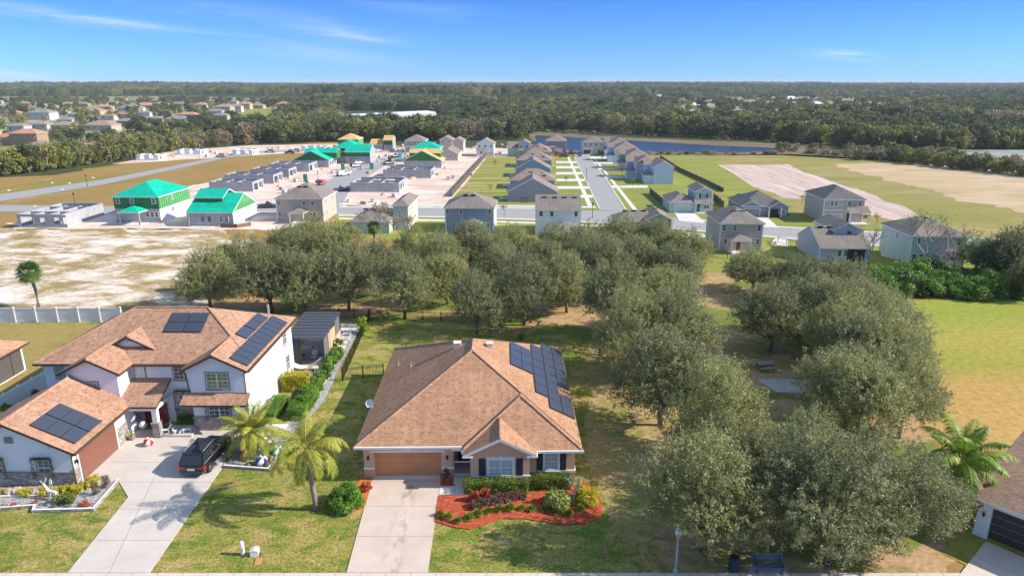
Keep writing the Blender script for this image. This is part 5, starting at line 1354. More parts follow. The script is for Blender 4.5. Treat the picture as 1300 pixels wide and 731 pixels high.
# (base px, base py, crown width m, height m, label)
GL = [
 (268, 393, 8.4, 8.8, 'dense oak at the left end of the grove, beside the white sand field'),
 (345, 397, 9.5, 9.2, 'oak behind the roof ridge of the white house, second from the sand field'),
 (388, 398, 8.8, 8.2, 'oak just behind the dark metal patio roof'),
 (443, 394, 9.0, 9.2, 'tall oak right of the patio roof, with its trunk fork in view'),
 (318, 372, 9.0, 8.6, 'oak in the second row behind the white house, left one'),
 (368, 358, 9.5, 8.4, 'oak in the second row behind the patio roof'),
 (428, 356, 9.0, 9.4, 'oak of the second row touching the bare tree'),
 (398, 330, 8.0, 7.6, 'yellow-tipped oak below the taupe house with the hip porch'),
 (514, 405, 8.6, 8.4, 'low spreading oak behind the left end of the peach house yard'),
 (606, 424, 7.4, 8.2, 'round oak with foliage down to the grass behind the peach roof'),
 (665, 413, 8.6, 9.0, 'oak with a clear straight trunk behind the roof peak'),
 (719, 397, 7.8, 8.6, 'oak with a forked trunk in a bright patch of grass'),
 (568, 386, 7.6, 7.4, 'oak between the low spreading one and the round one'),
 (528, 352, 6.4, 7.8, 'narrow oak near the white side wall of the teal-ended house'),
 (597, 345, 8.4, 8.6, 'oak in front of the slate blue house'),
 (652, 343, 7.6, 7.6, 'oak between the slate blue and the white house'),
 (637, 374, 8.0, 7.2, 'small-crowned oak behind the clear-trunked one'),
 (703, 345, 8.2, 8.2, 'oak in front of the white house at the street corner'),
 (745, 348, 8.8, 8.4, 'oak right of the white corner house'),
 (784, 342, 9.0, 8.6, 'oak in front of the brown-roofed low house'),
 (832, 342, 9.2, 8.6, 'oak under the small gable end of the low house'),
 (868, 352, 8.8, 8.0, 'oak at the right of the back row, left of the open path'),
 (762, 380, 9.2, 9.0, 'oak in the third row right of the forked one'),
 (806, 372, 9.0, 8.8, 'oak in the middle of the dense grove below the back row'),
 (852, 384, 9.0, 8.4, 'oak at the head of the open grass path'),
 (786, 430, 9.8, 9.4, 'oak at the left flank of the dense grove near the thin dark pole'),
 (836, 424, 9.0, 8.8, 'oak on the left side of the open path, behind the pole oak'),
 (800, 478, 9.6, 9.2, 'oak beside the solar side of the peach house roof'),
 (862, 470, 9.4, 9.2, 'oak on the path side of the left row, level with the roof panels'),
 (838, 540, 10.0, 9.4, 'big oak right of the peach house, level with its gable'),
 (905, 590, 9.4, 8.8, 'oak third from the sidewalk in the left row'),
 (892, 700, 9.6, 8.6, 'nearest oak of the left row, over the lamp post'),
 (484, 376, 8.2, 8.2, 'oak filling the row between the tall patio oak and the low spreading one'),
 (560, 362, 8.4, 8.0, 'oak of the second row behind the low spreading one'),
 (690, 374, 8.2, 8.2, 'oak between the clear-trunked and the forked oak, one row back'),
 (624, 354, 8.0, 7.8, 'oak behind the small-crowned one, below the two-storey houses'),
 (742, 366, 8.6, 8.4, 'oak behind the forked one at the left of the dense mass'),
 (955, 370, 8.6, 6.6, 'first oak of the right row, beyond the picnic table'),
 (1010, 384, 9.2, 6.9, 'second oak of the right row behind the picnic table'),
 (1066, 400, 9.4, 7.2, 'oak at the back right corner of the grove facing the thicket'),
 (978, 446, 9.4, 8.4, 'oak with a dark trunk standing by the picnic table'),
 (1062, 446, 9.0, 9.0, 'oak behind the right end of the concrete slab'),
 (1104, 442, 9.2, 7.6, 'oak on the outer edge next to the bright green field'),
 (1082, 512, 8.8, 9.0, 'oak just right of the concrete slab'),
 (1104, 506, 10.0, 9.4, 'big oak on the outer edge above the dry part of the field'),
 (1140, 556, 8.6, 8.4, 'outermost oak next to the feathery palm'),
 (1075, 580, 9.8, 9.4, 'oak in the centre of the right mass, below the slab'),
 (1128, 690, 8.4, 7.0, 'low oak between the nearest oak and the corner house driveway'),
 (1050, 716, 10.6, 8.8, 'nearest oak of the right row, trunk in view by the bench'),
 (1032, 428, 9.4, 8.2, 'oak right of the picnic-table oak, one place further back'),
 (1058, 474, 8.6, 8.4, 'oak over the right end of the concrete slab'),
 (1112, 474, 8.6, 8.6, 'oak on the outer edge between the bright and the dry part of the field'),
 (1072, 545, 8.4, 8.4, 'oak just below the concrete slab on its right'),
 (1012, 645, 7.6, 7.2, 'oak between the two near masses, right of the path end'),
 (960, 650, 8.0, 6.8, 'oak above the trash can and the bench'),
]
rnd = random.Random(5)
for i, (px, py, w_, h_, lab) in enumerate(GL):
    oak(px, py, w_, h_, lab, (i * 3 + i // 4) % 5, rnd.uniform(0, 6.28))

# generic leafy shrub: clumps of leaves round a stem
def shrub_mesh(seed, r, h_, leafm, per=160, leaf=(.06, .03), n=None, fill=1.0, core=True):
    rs = np.random.RandomState(seed); n = n or 22
    cs, rad = [], []
    for i in range(n):
        a = rs.uniform(0, 6.283); u = rs.uniform(0.05, 1)
        s_ = math.sqrt(max(0, 1 - (u - .3) ** 2 * 1.4)) * rs.uniform(.35, .8)
        cs.append((math.cos(a) * r * s_, math.sin(a) * r * s_, u * h_ * .85)); rad.append(r * rs.uniform(.22, .42))
    Q = puffs(rs, cs, rad, per * fill, leaf[0], leaf[1], .85, .5)
    return quads_mesh('foliage', Q, [M[leafm]])
def shrub(name, p, r, h_, leafm, lab, cat='shrub', seed=1, group=None, per=160, leaf=(.06, .03), stem=True, z=0, n=None):
    root = empty(name, (p[0], p[1], z), 0, lab, cat, group)
    link('foliage', shrub_mesh(seed, r, h_, leafm, per, leaf, n), root)
    if stem:
        mb = MB()
        for k in range(4):
            a = k * 1.6 + seed; mb.tube([(0, 0, 0), (math.cos(a) * r * .25, math.sin(a) * r * .25, h_ * .4), (math.cos(a) * r * .5, math.sin(a) * r * .5, h_ * .75)], .025, .01, 5)
        mb.build('stem', M['bark'], root)
    return root
def hedge(name, x0, y0, x1, y1, h_, leafm, lab, seed=1, group=None, per=230, leaf=(.05, .027), rz=0, z=0.05, centre=None):
    """clipped hedge as leaf quads over the faces of a slightly uneven box"""
    rs = np.random.RandomState(seed); cx, cy = ((x0 + x1) / 2, (y0 + y1) / 2) if centre is None else centre
    W, D = (x1 - x0) / 2, (y1 - y0) / 2
    areas = [4 * W * D, 2 * W * h_, 2 * W * h_, 2 * D * h_, 2 * D * h_]; out_ = []
    for i, a in enumerate(areas):
        n = int(a * per * 2.2); u, v = rs.uniform(-1, 1, n), rs.uniform(-1, 1, n)
        if i == 0: P = np.stack([u * W, v * D, np.full(n, h_)], 1); N_ = np.tile([0, 0, 1.], (n, 1))
        elif i in (1, 2): s_ = -1 if i == 1 else 1; P = np.stack([u * W, np.full(n, s_ * D), (v + 1) / 2 * h_], 1); N_ = np.tile([0, s_ * 1., 0], (n, 1))
        else: s_ = -1 if i == 3 else 1; P = np.stack([np.full(n, s_ * W), u * D, (v + 1) / 2 * h_], 1); N_ = np.tile([s_ * 1., 0, 0], (n, 1))
        bmp = .09 * np.sin(P[:, 0] * 2.1 + seed) * np.cos(P[:, 1] * 2.7) + .05 * np.sin(P[:, 2] * 5 + P[:, 0] * 4)
        P = P + N_ * (bmp - .10 * rs.uniform(0, 1, n) ** 1.5 + .05)[:, None] + rs.normal(0, .03, (n, 3))
        out_.append(leaves(rs, P, N_, leaf[0], leaf[1], .2, .7))
    root = empty(name, (cx, cy, z), rz, lab, 'hedge', group)
    link('foliage', quads_mesh('foliage', np.concatenate(out_), [M[leafm]]), root)
    mb = MB(); mb.box(-W + .14, -D + .14, 0, W - .14, D - .14, h_ - .14); mb.build('dark_core', M['darkleaf'], root)  # solid core, darker than most leaves, darkens the gaps between them
    return root

# ------------------------------------------------------------------ palms
M['frond'] = leafmat('yellow_green_palm_leaves', (.22, .26, .03), (.38, .39, .05), (.54, .48, .10), transl=.3, rnd=.05, clump=.8)
M['frond_green'] = leafmat('green_palm_leaves', (.14, .25, .03), (.27, .40, .05), (.46, .55, .10), transl=.35, rnd=.05, clump=.8)
M['frond_fan'] = leafmat('cabbage_palm_leaves', (.06, .12, .03), (.12, .20, .05), (.28, .30, .09), transl=.25, rnd=.05, clump=.8)
M['deadfrond'] = flat('dry_palm_leaves', (.36, .22, .14), .9, var=.3)
M['palmtrunk'] = flat('palm_trunk', (.27, .22, .19), .95, var=.25, vs=6, bump=.8)
M['palmstem'] = flat('palm_stalk', (.34, .30, .10), .7)
def feather_frond(rs, ln, elev, az, droop, leaf_l, nleaf=46, vee=.5, leaf_w=.035, twist=0.0):
    """returns quads of a pinnate frond that leaves the crown at elevation `elev` and droops; plus the rachis points"""
    pts = []; p = Vector((0, 0, 0)); e = elev
    N = 14
    for i in range(N + 1):
        pts.append(p.copy()); e -= droop * (i / N) ** .8 / N * 1.9
        p = p + Vector((math.cos(az) * math.cos(e), math.sin(az) * math.cos(e), math.sin(e))) * ln / N
    Q = []
    side = Vector((-math.sin(az), math.cos(az), 0))
    for i in range(nleaf):
        t = .16 + .84 * i / nleaf; k = min(N - 1, int(t * N)); f = t * N - k
        c = pts[k].lerp(pts[k + 1], f); d = (pts[k + 1] - pts[k]).normalized(); up_ = side.cross(d).normalized()
        if up_.z < 0: up_ = -up_
        l = leaf_l * (math.sin(math.pi * min(1, t * .82 + .16)) ** .6) * rs.uniform(.8, 1.1)
        for s_ in (-1, 1):
            dirn = (side * s_ * .9 + d * .55 + up_ * (vee * rs.uniform(-.3, .8)) + Vector((0, 0, -.35))).normalized()
            w_ = dirn.cross(up_).normalized() * leaf_w * rs.uniform(.7, 1.2)
            m1 = c + dirn * l * .55; e1 = c + dirn * l + Vector((0, 0, -.30 * l))
            Q.append([c - w_ * .4, c + w_ * .4, m1 + w_, m1 - w_]); Q.append([m1 - w_, m1 + w_, e1 + w_ * .25, e1 - w_ * .25])
    return Q, pts
def feather_palm(name, p, trunk_pts, r0, r1, nf, ln, leaf_l, leafm, lab, seed, droop=1.7, elevs=(-.2, 1.35), leaf_w=.035, dead=2, group=None, nleaf=46, shaft=None):
    rs = np.random.RandomState(seed)
    root = empty(name, (p[0], p[1], 0), 0, lab, 'palm tree', group)
    mb = MB(); mb.tube(trunk_pts, r0, r1, 10)
    tp = Vector(trunk_pts[-1])
    mb.build('trunk', M['palmtrunk'], root, smooth=True)
    if shaft:
        mb = MB(); mb.tube([tp - Vector((0, 0, .1)), tp + Vector((0, 0, shaft))], r1 * 1.1, r1 * .6, 8); mb.build('crown_shaft', M['palmstem'], root)
    for i in range(nf):
        az = i * 2.39996 + rs.uniform(-.2, .2); e = elevs[0] + (elevs[1] - elevs[0]) * (i / nf) ** .8 + rs.uniform(-.12, .12)
        Q, pts = feather_frond(rs, ln * rs.uniform(.85, 1.08), e, az, droop * (.75 + .5 * (1 - i / nf)) * rs.uniform(.85, 1.1), leaf_l, nleaf, .3, leaf_w)
        dm = i < dead
        me = quads_mesh('frond', np.array([[tuple(v) for v in q] for q in Q], dtype=np.float32), [M['deadfrond' if dm else leafm]])
        fr = link('frond', me, root, tuple(tp + Vector((0, 0, (shaft or 0) * .8))))
        mb = MB(); mb.tube(pts[:12], .035, .01, 4); mb.build('stalk', M['palmstem'], fr)
    return root
def fan_palm(name, p, trunk_pts, r0, r1, nf, ln, lab, seed, group=None, leafm='frond_fan'):
    rs = np.random.RandomState(seed)
    root = empty(name, (p[0], p[1], 0), 0, lab, 'palm tree', group)
    mb = MB(); mb.tube(trunk_pts, r0, r1, 9); mb.build('trunk', M['palmtrunk'], root, smooth=True)
    tp = Vector(trunk_pts[-1]); Q = []; st = MB()
    for i in range(nf):
        az = i * 2.39996 + rs.uniform(-.2, .2); e = -.9 + 2.3 * (i / nf) ** .9
        d = Vector((math.cos(az) * math.cos(e), math.sin(az) * math.cos(e), math.sin(e)))
        hub = tp + d * ln * .45; st.tube([tp, hub], .03, .02, 4)
        side = Vector((-math.sin(az), math.cos(az), 0)); up_ = d.cross(side).normalized()
        for k in range(17):
            a = -1.5 + 3.0 * k / 16; dd = (d * math.cos(a) + side * math.sin(a) + Vector((0, 0, -.15))).normalized(); l = ln * .62 * rs.uniform(.85, 1.1) * (1 - .15 * abs(a) / 1.5)
            w_ = dd.cross(up_).normalized() * .05; m1 = hub + dd * l * .6; e1 = hub + dd * l + Vector((0, 0, -.22 * l))
            Q.append([hub - w_ * .3, hub + w_ * .3, m1 + w_, m1 - w_]); Q.append([m1 - w_, m1 + w_, e1 + w_ * .2, e1 - w_ * .2])
    link('crown', quads_mesh('crown', np.array([[tuple(v) for v in q] for q in Q], dtype=np.float32), [M[leafm]]), root)
    st.build('stalk', M['palmstem'], root)
    return root
P = at(402, 648)
feather_palm('feather_palm', (P.x, P.y), [(0, 0, -.1), (-.1, .05, 1.5), (-.28, .15, 3.0), (-.42, .25, 4.3)], .19, .14, 21, 3.7, .62, 'frond', 'tall feathery palm on the lawn between the black car and the brown garage', 5, droop=1.9, elevs=(-.35, 1.3), dead=0, shaft=.5, nleaf=66, leaf_w=.022)
P = at(323, 575)
feather_palm('feather_palm', (P.x, P.y), [(0, 0, -.1), (0, 0, .9), (0, 0, 1.9)], .34, .30, 34, 2.9, .52, 'frond', 'bushy short palm in the white-edged bed with the beach balls', 9, droop=1.35, elevs=(-.5, 1.45), leaf_w=.02, dead=0, nleaf=64)
P = at(1203, 655)
feather_palm('feather_palm', (P.x, P.y), [(0, 0, -.1), (.1, .05, 1.9), (.25, .1, 3.7)], .27, .30, 22, 3.5, .72, 'frond_green', 'lush feathery palm beside the corner house at the lower right', 21, droop=1.55, elevs=(-.45, 1.45), leaf_w=.032, dead=3, shaft=.5, nleaf=66)
P = at(49, 390)
fan_palm('cabbage_palm', (P.x, P.y), [(0, 0, -.1), (.1, 0, 2.5), (-.35, .05, 4.7)], .24, .19, 46, 1.75, 'lone cabbage palm on the sand field behind the white fence', 3)
P = at(476, 322)
fan_palm('cabbage_palm', (P.x, P.y), [(0, 0, -.1), (.1, 0, 4.5)], .2, .16, 30, 1.5, 'dark cabbage palm among the oaks near the grey roof', 8)
P = at(412, 350)
fan_palm('cabbage_palm', (P.x, P.y), [(0, 0, -.1), (.1, 0, 5.2)], .2, .16, 30, 1.4, 'bright green cabbage palm between the oaks behind the patio roof', 12, leafm='frond_green')
P = at(290, 370)
fan_palm('cabbage_palm', (P.x, P.y), [(0, 0, -.1), (0, 0, 5.6)], .2, .16, 26, 1.3, 'green palm tucked between the two leftmost oaks', 14, leafm='frond_green')

# ------------------------------------------------------------------ bare trees
def bare_tree(name, px, py, h_, lab, seed, leafm=None, group=None, spread=.5, tint='bark_pale', nleaf=500, depth=4):
    rr = random.Random(seed); p = at(px, py)
    root = empty(name, (p.x, p.y, 0), 0, lab, 'bare tree', group)
    mb = MB(); tips = []
    def grow(a, d, l, r, k):
        b = a + d * l + Vector((rr.uniform(-.05, .05), rr.uniform(-.05, .05), 0)) * l
        mb.tube([a, (a + b) / 2 + Vector((rr.uniform(-.04, .04), rr.uniform(-.04, .04), 0)) * l, b], r, r * .65, 4, cap=False)
        if k == 0: tips.append(b); return
        for _ in range(3 if k > 1 else 4):
            dd = (d + Vector((rr.uniform(-1, 1), rr.uniform(-1, 1), rr.uniform(-.2, .6))) * spread * 1.5).normalized(); grow(b, dd, l * rr.uniform(.62, .85), r * .62, k - 1)
    grow(Vector((0, 0, 0)), Vector((0, 0, 1)), h_ * .3, h_ * .018, depth)
    mb.build('trunk', M[tint], root)
    if leafm:
        rs = np.random.RandomState(seed); T = np.array([tuple(t) for t in tips]); Pp = T[rs.randint(0, len(T), nleaf)] + rs.normal(0, .25, (nleaf, 3))
        link('crown', quads_mesh('crown', leaves(rs, Pp, rs.normal(0, 1, (nleaf, 3)), .13, .06), [M[leafm]]), root)
    return root
bare_tree('bare_tree', 511, 335, 9.5, 'bare reddish tree in front of the narrow teal house end', 2, 'f2', nleaf=500)
bare_tree('bare_tree', 484, 318, 8, 'thin grey bare tree over the low grey roof', 4, 'f2', nleaf=900)
bare_tree('bare_tree', 1172, 352, 10.5, 'bare spreading tree with pale flowers in front of the sage house', 6, 'varleaf', spread=.6, nleaf=700)
bare_tree('bare_tree', 1100, 352, 8.5, 'slender bare tree left of the sage house', 7, None)
bare_tree('bare_tree', 1208, 350, 8.5, 'bare brown tree covering the right end of the sage house', 11, 'f2', spread=.6, nleaf=350)
for i, (px, py, lab) in enumerate([(978, 325, 'young bare tree in the lawn right of the taupe house'), (1152, 300, 'young bare tree in the lawn right of the grey two-storey house'), (1112, 287, 'young tree beside the porch of the grey house'), (938, 262, 'young bare tree left of the basin'),
        (622, 246, 'small dark young tree in the striped back yards'), (628, 214, 'far young tree at the top of the striped back yards'), (719, 235, 'young street tree by the third driveway'), (729, 206, 'young street tree at the far end of the left sidewalk'), (766, 206, 'young street tree at the far end of the right row'), (790, 224, 'brown young tree in front of the right row bays'), (803, 237, 'young tree in the lawn of the pale blue gable house'),
        (641, 275, 'tiny tree on the verge right of the slate blue house'), (1018, 262, 'young tree at the left wall of the grey two-storey house')]):
    bare_tree('young_tree', px, py, 3.0, lab, 20 + i, 'f2' if i % 2 else 'f1', 'young trees planted among the new houses', .35, 'bark', 120, 3)

# ------------------------------------------------------------------ woods
def wood_proto(seed, leafm, h_=9, r=4.2, tall=False, bare=False):
    rs = np.random.RandomState(seed); cs, rad = [], []
    n = 38
    for i in range(n):
        a = rs.uniform(0, 6.283); u = rs.uniform(-1, 1); s_ = math.sqrt(max(0, 1 - (u * .9) ** 2)) * rs.uniform(.45, .95)
        cs.append((math.cos(a) * r * s_, math.sin(a) * r * s_, h_ * (.48 + .40 * u * rs.uniform(.8, 1.1)))); rad.append(r * rs.uniform(.18, .36))
    Q = puffs(rs, cs, rad, 3.0 if not bare else 1.3, .34, .2, .8, .35)
    mb = MB(); mb.tube([(0, 0, -.2), (0, 0, h_ * .45)], .22, .14, 5)
    for i in range(5): a = i * 1.26; mb.tube([(0, 0, h_ * .35), (math.cos(a) * r * .6, math.sin(a) * r * .6, h_ * .7)], .1, .04, 4, cap=False)
    return mb.mesh('trunk', [M['bark_pale'] if (bare or tall) else M['bark']]), quads_mesh('crown', Q, [M[leafm]])
WP = [wood_proto(1, 'f0'), wood_proto(2, 'f1'), wood_proto(3, 'f3'), wood_proto(4, 'f0', 10, 3.6, True), wood_proto(5, 'f2', 8.5, 3.8, bare=True), wood_proto(6, 'f4', 8, 3.6), wood_proto(7, 'f1', 9.5, 3.4, True), wood_proto(8, 'f3', 10, 5)]
def wood_tree(x, y, k, s_, rz, lab, group, name='wood_tree', cat='tree', squash=1.0):
    root = empty(name, (x, y, 0), rz, lab, cat, group)
    for nm, me in zip(('trunk', 'crown'), WP[k]):
        o = link(nm, me, root); o.scale = (s_, s_, s_ * squash)
    return root
def poly_y(pts, x):
    for (x0, y0), (x1, y1) in zip(pts, pts[1:]):
        if x0 <= x <= x1: return y0 + (y1 - y0) * (x - x0) / (x1 - x0)
    return pts[0][1] if x < pts[0][0] else pts[-1][1]
EDGE = [(-400, 250), (-60, 233), (0, 224), (60, 217), (130, 207), (200, 196), (260, 187), (330, 182.5), (420, 179.5), (520, 179), (600, 178.5), (655, 177), (690, 166.5), (760, 167.5), (850, 173), (1000, 180), (1080, 189), (1180, 190.5), (1300, 189), (1700, 189)]
rnd = random.Random(77)
# individual trees along the front of the wood
cnt = 0; placed = []
LABF = {0: 'broad green tree in the front edge of the wood', 1: 'olive green tree in the front edge of the wood', 2: 'dark green tree in the front edge of the wood', 3: 'tall narrow green tree in the front edge of the wood',
        4: 'bare brown-grey tree in the front edge of the wood', 5: 'yellow-green tree in the front edge of the wood', 6: 'tall olive tree in the front edge of the wood', 7: 'large dark crown in the front edge of the wood'}
def zone(x):
    for lim, t in ((20, 'at the left end of the meadow wood'), (80, 'above the rubble heaps of the left meadow'), (140, 'above the open block shell'), (200, 'above the teal hip-roofed house'), (262, 'by the white footing walls'), (300, 'above the pale far strip'), (400, 'behind the far strip shells'), (470, 'behind the teal and orange roofs'),
                   (530, 'behind the orange board roof'), (600, 'behind the grey houses at the wood edge'), (655, 'behind the lone white two-storey house'), (700, 'at the left end of the lake'), (760, 'across the lake from the cream house'), (830, 'across the lake from the right row'), (900, 'on the far bank above the long dark fence'), (985, 'near the right tip of the lake'),
                   (1060, 'above the pink basin'), (1130, 'above the left part of the tan field'), (1200, 'above the middle of the tan field'), (1260, 'behind the pale marsh water')):
        if x < lim: return t
    return 'at the right end of the wood'
x = -60.0
houses_px = [((a + b) / 2, c, (b - a) / 2) for a, b, c, *_ in FAR]
def near_house(px, py):
    hp = 9.5 * FPX / max(100, at(px, py).y)
    for hx, hy, hw in houses_px:
        if abs(px - hx) < hw + hp * .12 and hy - 1.5 < py < hy + hp * .8 and (py < hy + 2 or rnd.random() > .22): return True
    if 434 < px < 560 and 141 < py < 149 + hp * .8: return True
    return False
while x < 1370:
    for row in range(2):
        ye = poly_y(EDGE, x) - row * 3.0 - rnd.uniform(0, 1.2)
        P = at(x, ye); left = x < 300
        k = rnd.choice([1, 5, 6, 1, 0, 4, 6]) if left else (rnd.choice([0, 3, 3, 7, 2, 1, 4, 6]) if x < 690 else rnd.choice([0, 3, 6, 2, 4, 1, 0]))
        s_ = rnd.uniform(.75, 1.1) * (1.0 if left else 1.15)
        wood_tree(P.x, P.y, k, s_, rnd.uniform(0, 6), LABF[k].replace('in the front edge of the wood', '') + zone(x) + (', second rank' if row else ''), 'trees along the front of the wood ' + ('on the left' if left else 'behind the houses' if x < 690 else 'beyond the lake'))
        cnt += 1
    x += rnd.uniform(6.5, 11) * (1.35 if left else 1.0)
print('front wood trees', cnt)
# the far wood: countless trees as one object, instanced on points
pts_, scl, idx_, rot_ = [], [], [], []
def bare_spot(px, py):
    if 284 < px < 345 and 137.5 < py < 153 + (px - 284) * .02 and not (px < 300 and py > 148): return True     # green clearing
    if 836 < px < 856 and 119.5 < py < 124: return True
    return False
def add_wood(d0, d1, sp, smin, smax, hill=0.0):
    y = d0
    while y < d1:
        hw = y * .80 + 40; x = -hw
        while x < hw:
            xx, yy = x + rnd.uniform(-.5, .5) * sp, y + rnd.uniform(-.5, .5) * sp
            px, py = proj(xx, yy)
            if -60 < px < 1360 and py < poly_y(EDGE, px) - 4.5 and not near_house(px, py) and not bare_spot(px, py):
                dn = noise.noise(Vector((xx * .006, yy * .006, 3)))
                sub = (px < 400 and py > 122) or (820 < px < 1130 and 122 < py < 150)
                if not (sub and rnd.random() < (.5 if dn < .1 else .2)):
                    z = hill * (noise.noise(Vector((xx * .0011, yy * .0011, 9))) + .35)
                    pts_.append((xx, yy, max(0, z))); scl.append(rnd.uniform(smin, smax) * (1 + .35 * dn) * (.72 if sub else 1))
                    c = 1.5 * noise.noise(Vector((xx * .010, yy * .010, 7))) + rnd.uniform(-.45, .45)
                    idx_.append(2 if c < -.32 else 7 if c < -.15 else 0 if c < .08 else 3 if c < .2 else 1 if c < .34 else 6 if c < .5 else 4 if rnd.random() < .6 else 5)
                    rot_.append(rnd.uniform(0, 6.28))
            x += sp
        y += sp
add_wood(225, 560, 7.8, .75, 1.2)
add_wood(560, 1100, 9.5, .85, 1.35)
add_wood(1100, 2200, 14, 1.0, 1.7, 9)
add_wood(2200, 4600, 26, 1.2, 1.9, 11)
print('wood points', len(pts_))
me = bpy.data.meshes.new('wood_points'); me.from_pydata(pts_, [], [])
for nm, arr_, ty in (('tscale', scl, 'FLOAT'), ('tidx', idx_, 'INT'), ('trot', rot_, 'FLOAT')):
    at_ = me.attributes.new(nm, ty, 'POINT'); at_.data.foreach_set('value', arr_)
wood = bpy.data.objects.new('far_wood', me); col.objects.link(wood)
wood['kind'] = 'stuff'; wood['label'] = 'far mixed wood running to the horizon'
pc = bpy.data.collections.new('wood_sources')
for i, (t_, c_) in enumerate(WP):
    j = bpy.data.meshes.new('wood_tree_mesh')
    bm = bmesh.new(); bm.from_mesh(t_)
    n0 = len(bm.faces); bm.from_mesh(c_)
    bm.faces.ensure_lookup_table()
    for f in bm.faces[n0:]: f.material_index = 1
    bm.to_mesh(j); bm.free()
    j.materials.append(t_.materials[0]); j.materials.append(c_.materials[0])
    o = bpy.data.objects.new('source%02d' % i, j); pc.objects.link(o)
ng = bpy.data.node_groups.new('scatter', 'GeometryNodeTree')
ng.interface.new_socket('Geometry', in_out='INPUT', socket_type='NodeSocketGeometry'); ng.interface.new_socket('Geometry', in_out='OUTPUT', socket_type='NodeSocketGeometry')
N_ = ng.nodes; gi = N_.new('NodeGroupInput'); go = N_.new('NodeGroupOutput')
iop = N_.new('GeometryNodeInstanceOnPoints'); ci = N_.new('GeometryNodeCollectionInfo'); ci.inputs['Collection'].default_value = pc
ci.inputs['Separate Children'].default_value = True; ci.inputs['Reset Children'].default_value = True
iop.inputs['Pick Instance'].default_value = True
def attr(nm, ty):
    a = N_.new('GeometryNodeInputNamedAttribute'); a.data_type = ty; a.inputs['Name'].default_value = nm; return a.outputs['Attribute']
m2p = N_.new('GeometryNodeMeshToPoints')
ng.links.new(gi.outputs[0], m2p.inputs[0]); ng.links.new(m2p.outputs[0], iop.inputs['Points']); ng.links.new(ci.outputs[0], iop.inputs['Instance'])
ng.links.new(attr('tidx', 'INT'), iop.inputs['Instance Index'])
cx = N_.new('ShaderNodeCombineXYZ'); ng.links.new(attr('trot', 'FLOAT'), cx.inputs[2]); ng.links.new(cx.outputs[0], iop.inputs['Rotation'])
ng.links.new(attr('tscale', 'FLOAT'), iop.inputs['Scale'])
ng.links.new(iop.outputs[0], go.inputs[0])
wood.modifiers.new('scatter', 'NODES').node_group = ng
# canopy relief beyond four kilometres
mb = MB(); nx_, ny_ = 300, 60
def cz(x, y): return 11 + 8 * noise.noise(Vector((x * .004, y * .002, 1))) + 4 * noise.noise(Vector((x * .015, y * .006, 4)))
ys = [4300 * (10400 / 4300) ** (j / ny_) for j in range(ny_ + 1)]
me = bpy.data.meshes.new('distant_canopy'); vv, ff = [], []
for j, y in enumerate(ys):
    for i in range(nx_ + 1):
        x = (i / nx_ - .5) * 2 * y * .85; vv.append((x, y, cz(x, y) if 0 < j else -1))
for j in range(ny_):
    for i in range(nx_): a = j * (nx_ + 1) + i; ff.append((a, a + 1, a + nx_ + 2, a + nx_ + 1))
me.from_pydata(vv, [], ff); me.materials.append(patchy('distant_tree_canopy', [(.3, (.05, .07, .03)), (.6, (.09, .11, .045)), (.8, (.15, .14, .08))], .01, (1, .35, 1), fine=.05, finev=.4, bump=0))
o = bpy.data.objects.new('distant_canopy', me); col.objects.link(o); o['kind'] = 'stuff'; o['label'] = 'distant tree canopy at the horizon'
# grass of the far clearing
ground_poly('clearing', [(276, 154), (284, 146), (298, 140), (318, 137.5), (346, 138), (350, 143), (330, 150), (345, 156), (330, 160), (300, 156)], .04, G['newlawn'], 3, 10)
ground_poly('far_field', [(834, 120), (858, 120), (860, 125), (830, 125)], .04, G['tanfield'], 3, 20)
# marsh scrub and the thicket at the right
for nm, me_src in (('marsh_shrub', None),): pass
BR = wood_proto(31, 'f2', 3.0, 2.4, bare=True); BR2 = wood_proto(32, 'f1', 3.6, 2.6)
rnd = random.Random(9); mk = 0
for i in range(230):
    px = rnd.uniform(690, 1360); top = 181 + (px - 690) * .0215 if px < 985 else 186.5 + (px - 985) * .02
    lo_ = 194 + max(0, px - 1000) * .075
    if px < 990: py = rnd.uniform(195, 197) if rnd.random() < .35 else rnd.uniform(167, 168.6 + (px - 690) * .045)
    else: py = rnd.uniform(188, lo_)
    if 1215 < px and 186 < py < 211: continue
    P = at(px, py); sel = BR if rnd.random() < .65 else BR2
    root = empty('marsh_shrub', (P.x, P.y, 0), rnd.uniform(0, 6), ('bare brown' if sel is BR else 'green') + ' marsh shrub ' + (('on the far bank, ' if py < 185 else 'on the near bank, ') + ('left end of the lake' if px < 760 else 'middle of the lake' if px < 880 else 'right part of the lake') if px < 990 else 'between the wood and the fields, ' + ('by the lake tip' if px < 1050 else 'above the pink basin' if px < 1110 else 'above the tan field' if px < 1215 else 'by the pale marsh water')), 'shrub', 'shrubs of the marsh')
    s_ = rnd.uniform(.5, 1.2) * (.6 if px < 990 else 1)
    for nmm, mm in zip(('trunk', 'crown'), sel):
        o = link(nmm, mm, root); o.scale = (s_, s_, s_ * .8)
for i in range(44):      # taller belt of trees along the far side of the bare field
    px = 1080 + i * 6.2 + rnd.uniform(-2, 2); py = 204 + max(0, px - 1110) * .105 + rnd.uniform(-3, 0); P = at(px, py)
    k = rnd.choice([1, 4, 6, 1, 0]); wood_tree(P.x, P.y, k, rnd.uniform(.4, .75), rnd.uniform(0, 6), LABF[k].replace('front edge of the wood', 'belt behind the bare tan field') + (' at its left end' if px < 1150 else ' in its middle' if px < 1230 else ' near the right photo edge'), 'belt of trees behind the bare field')
THK = 'bushes of the thicket at the right'
T_BR = [shrub_mesh(40 + i, 3.0, 3.2, m_, 26, (.17, .09), 26) for i, m_ in enumerate(['jungle', 'jungle', 'darkleaf', 'brightleaf'])]
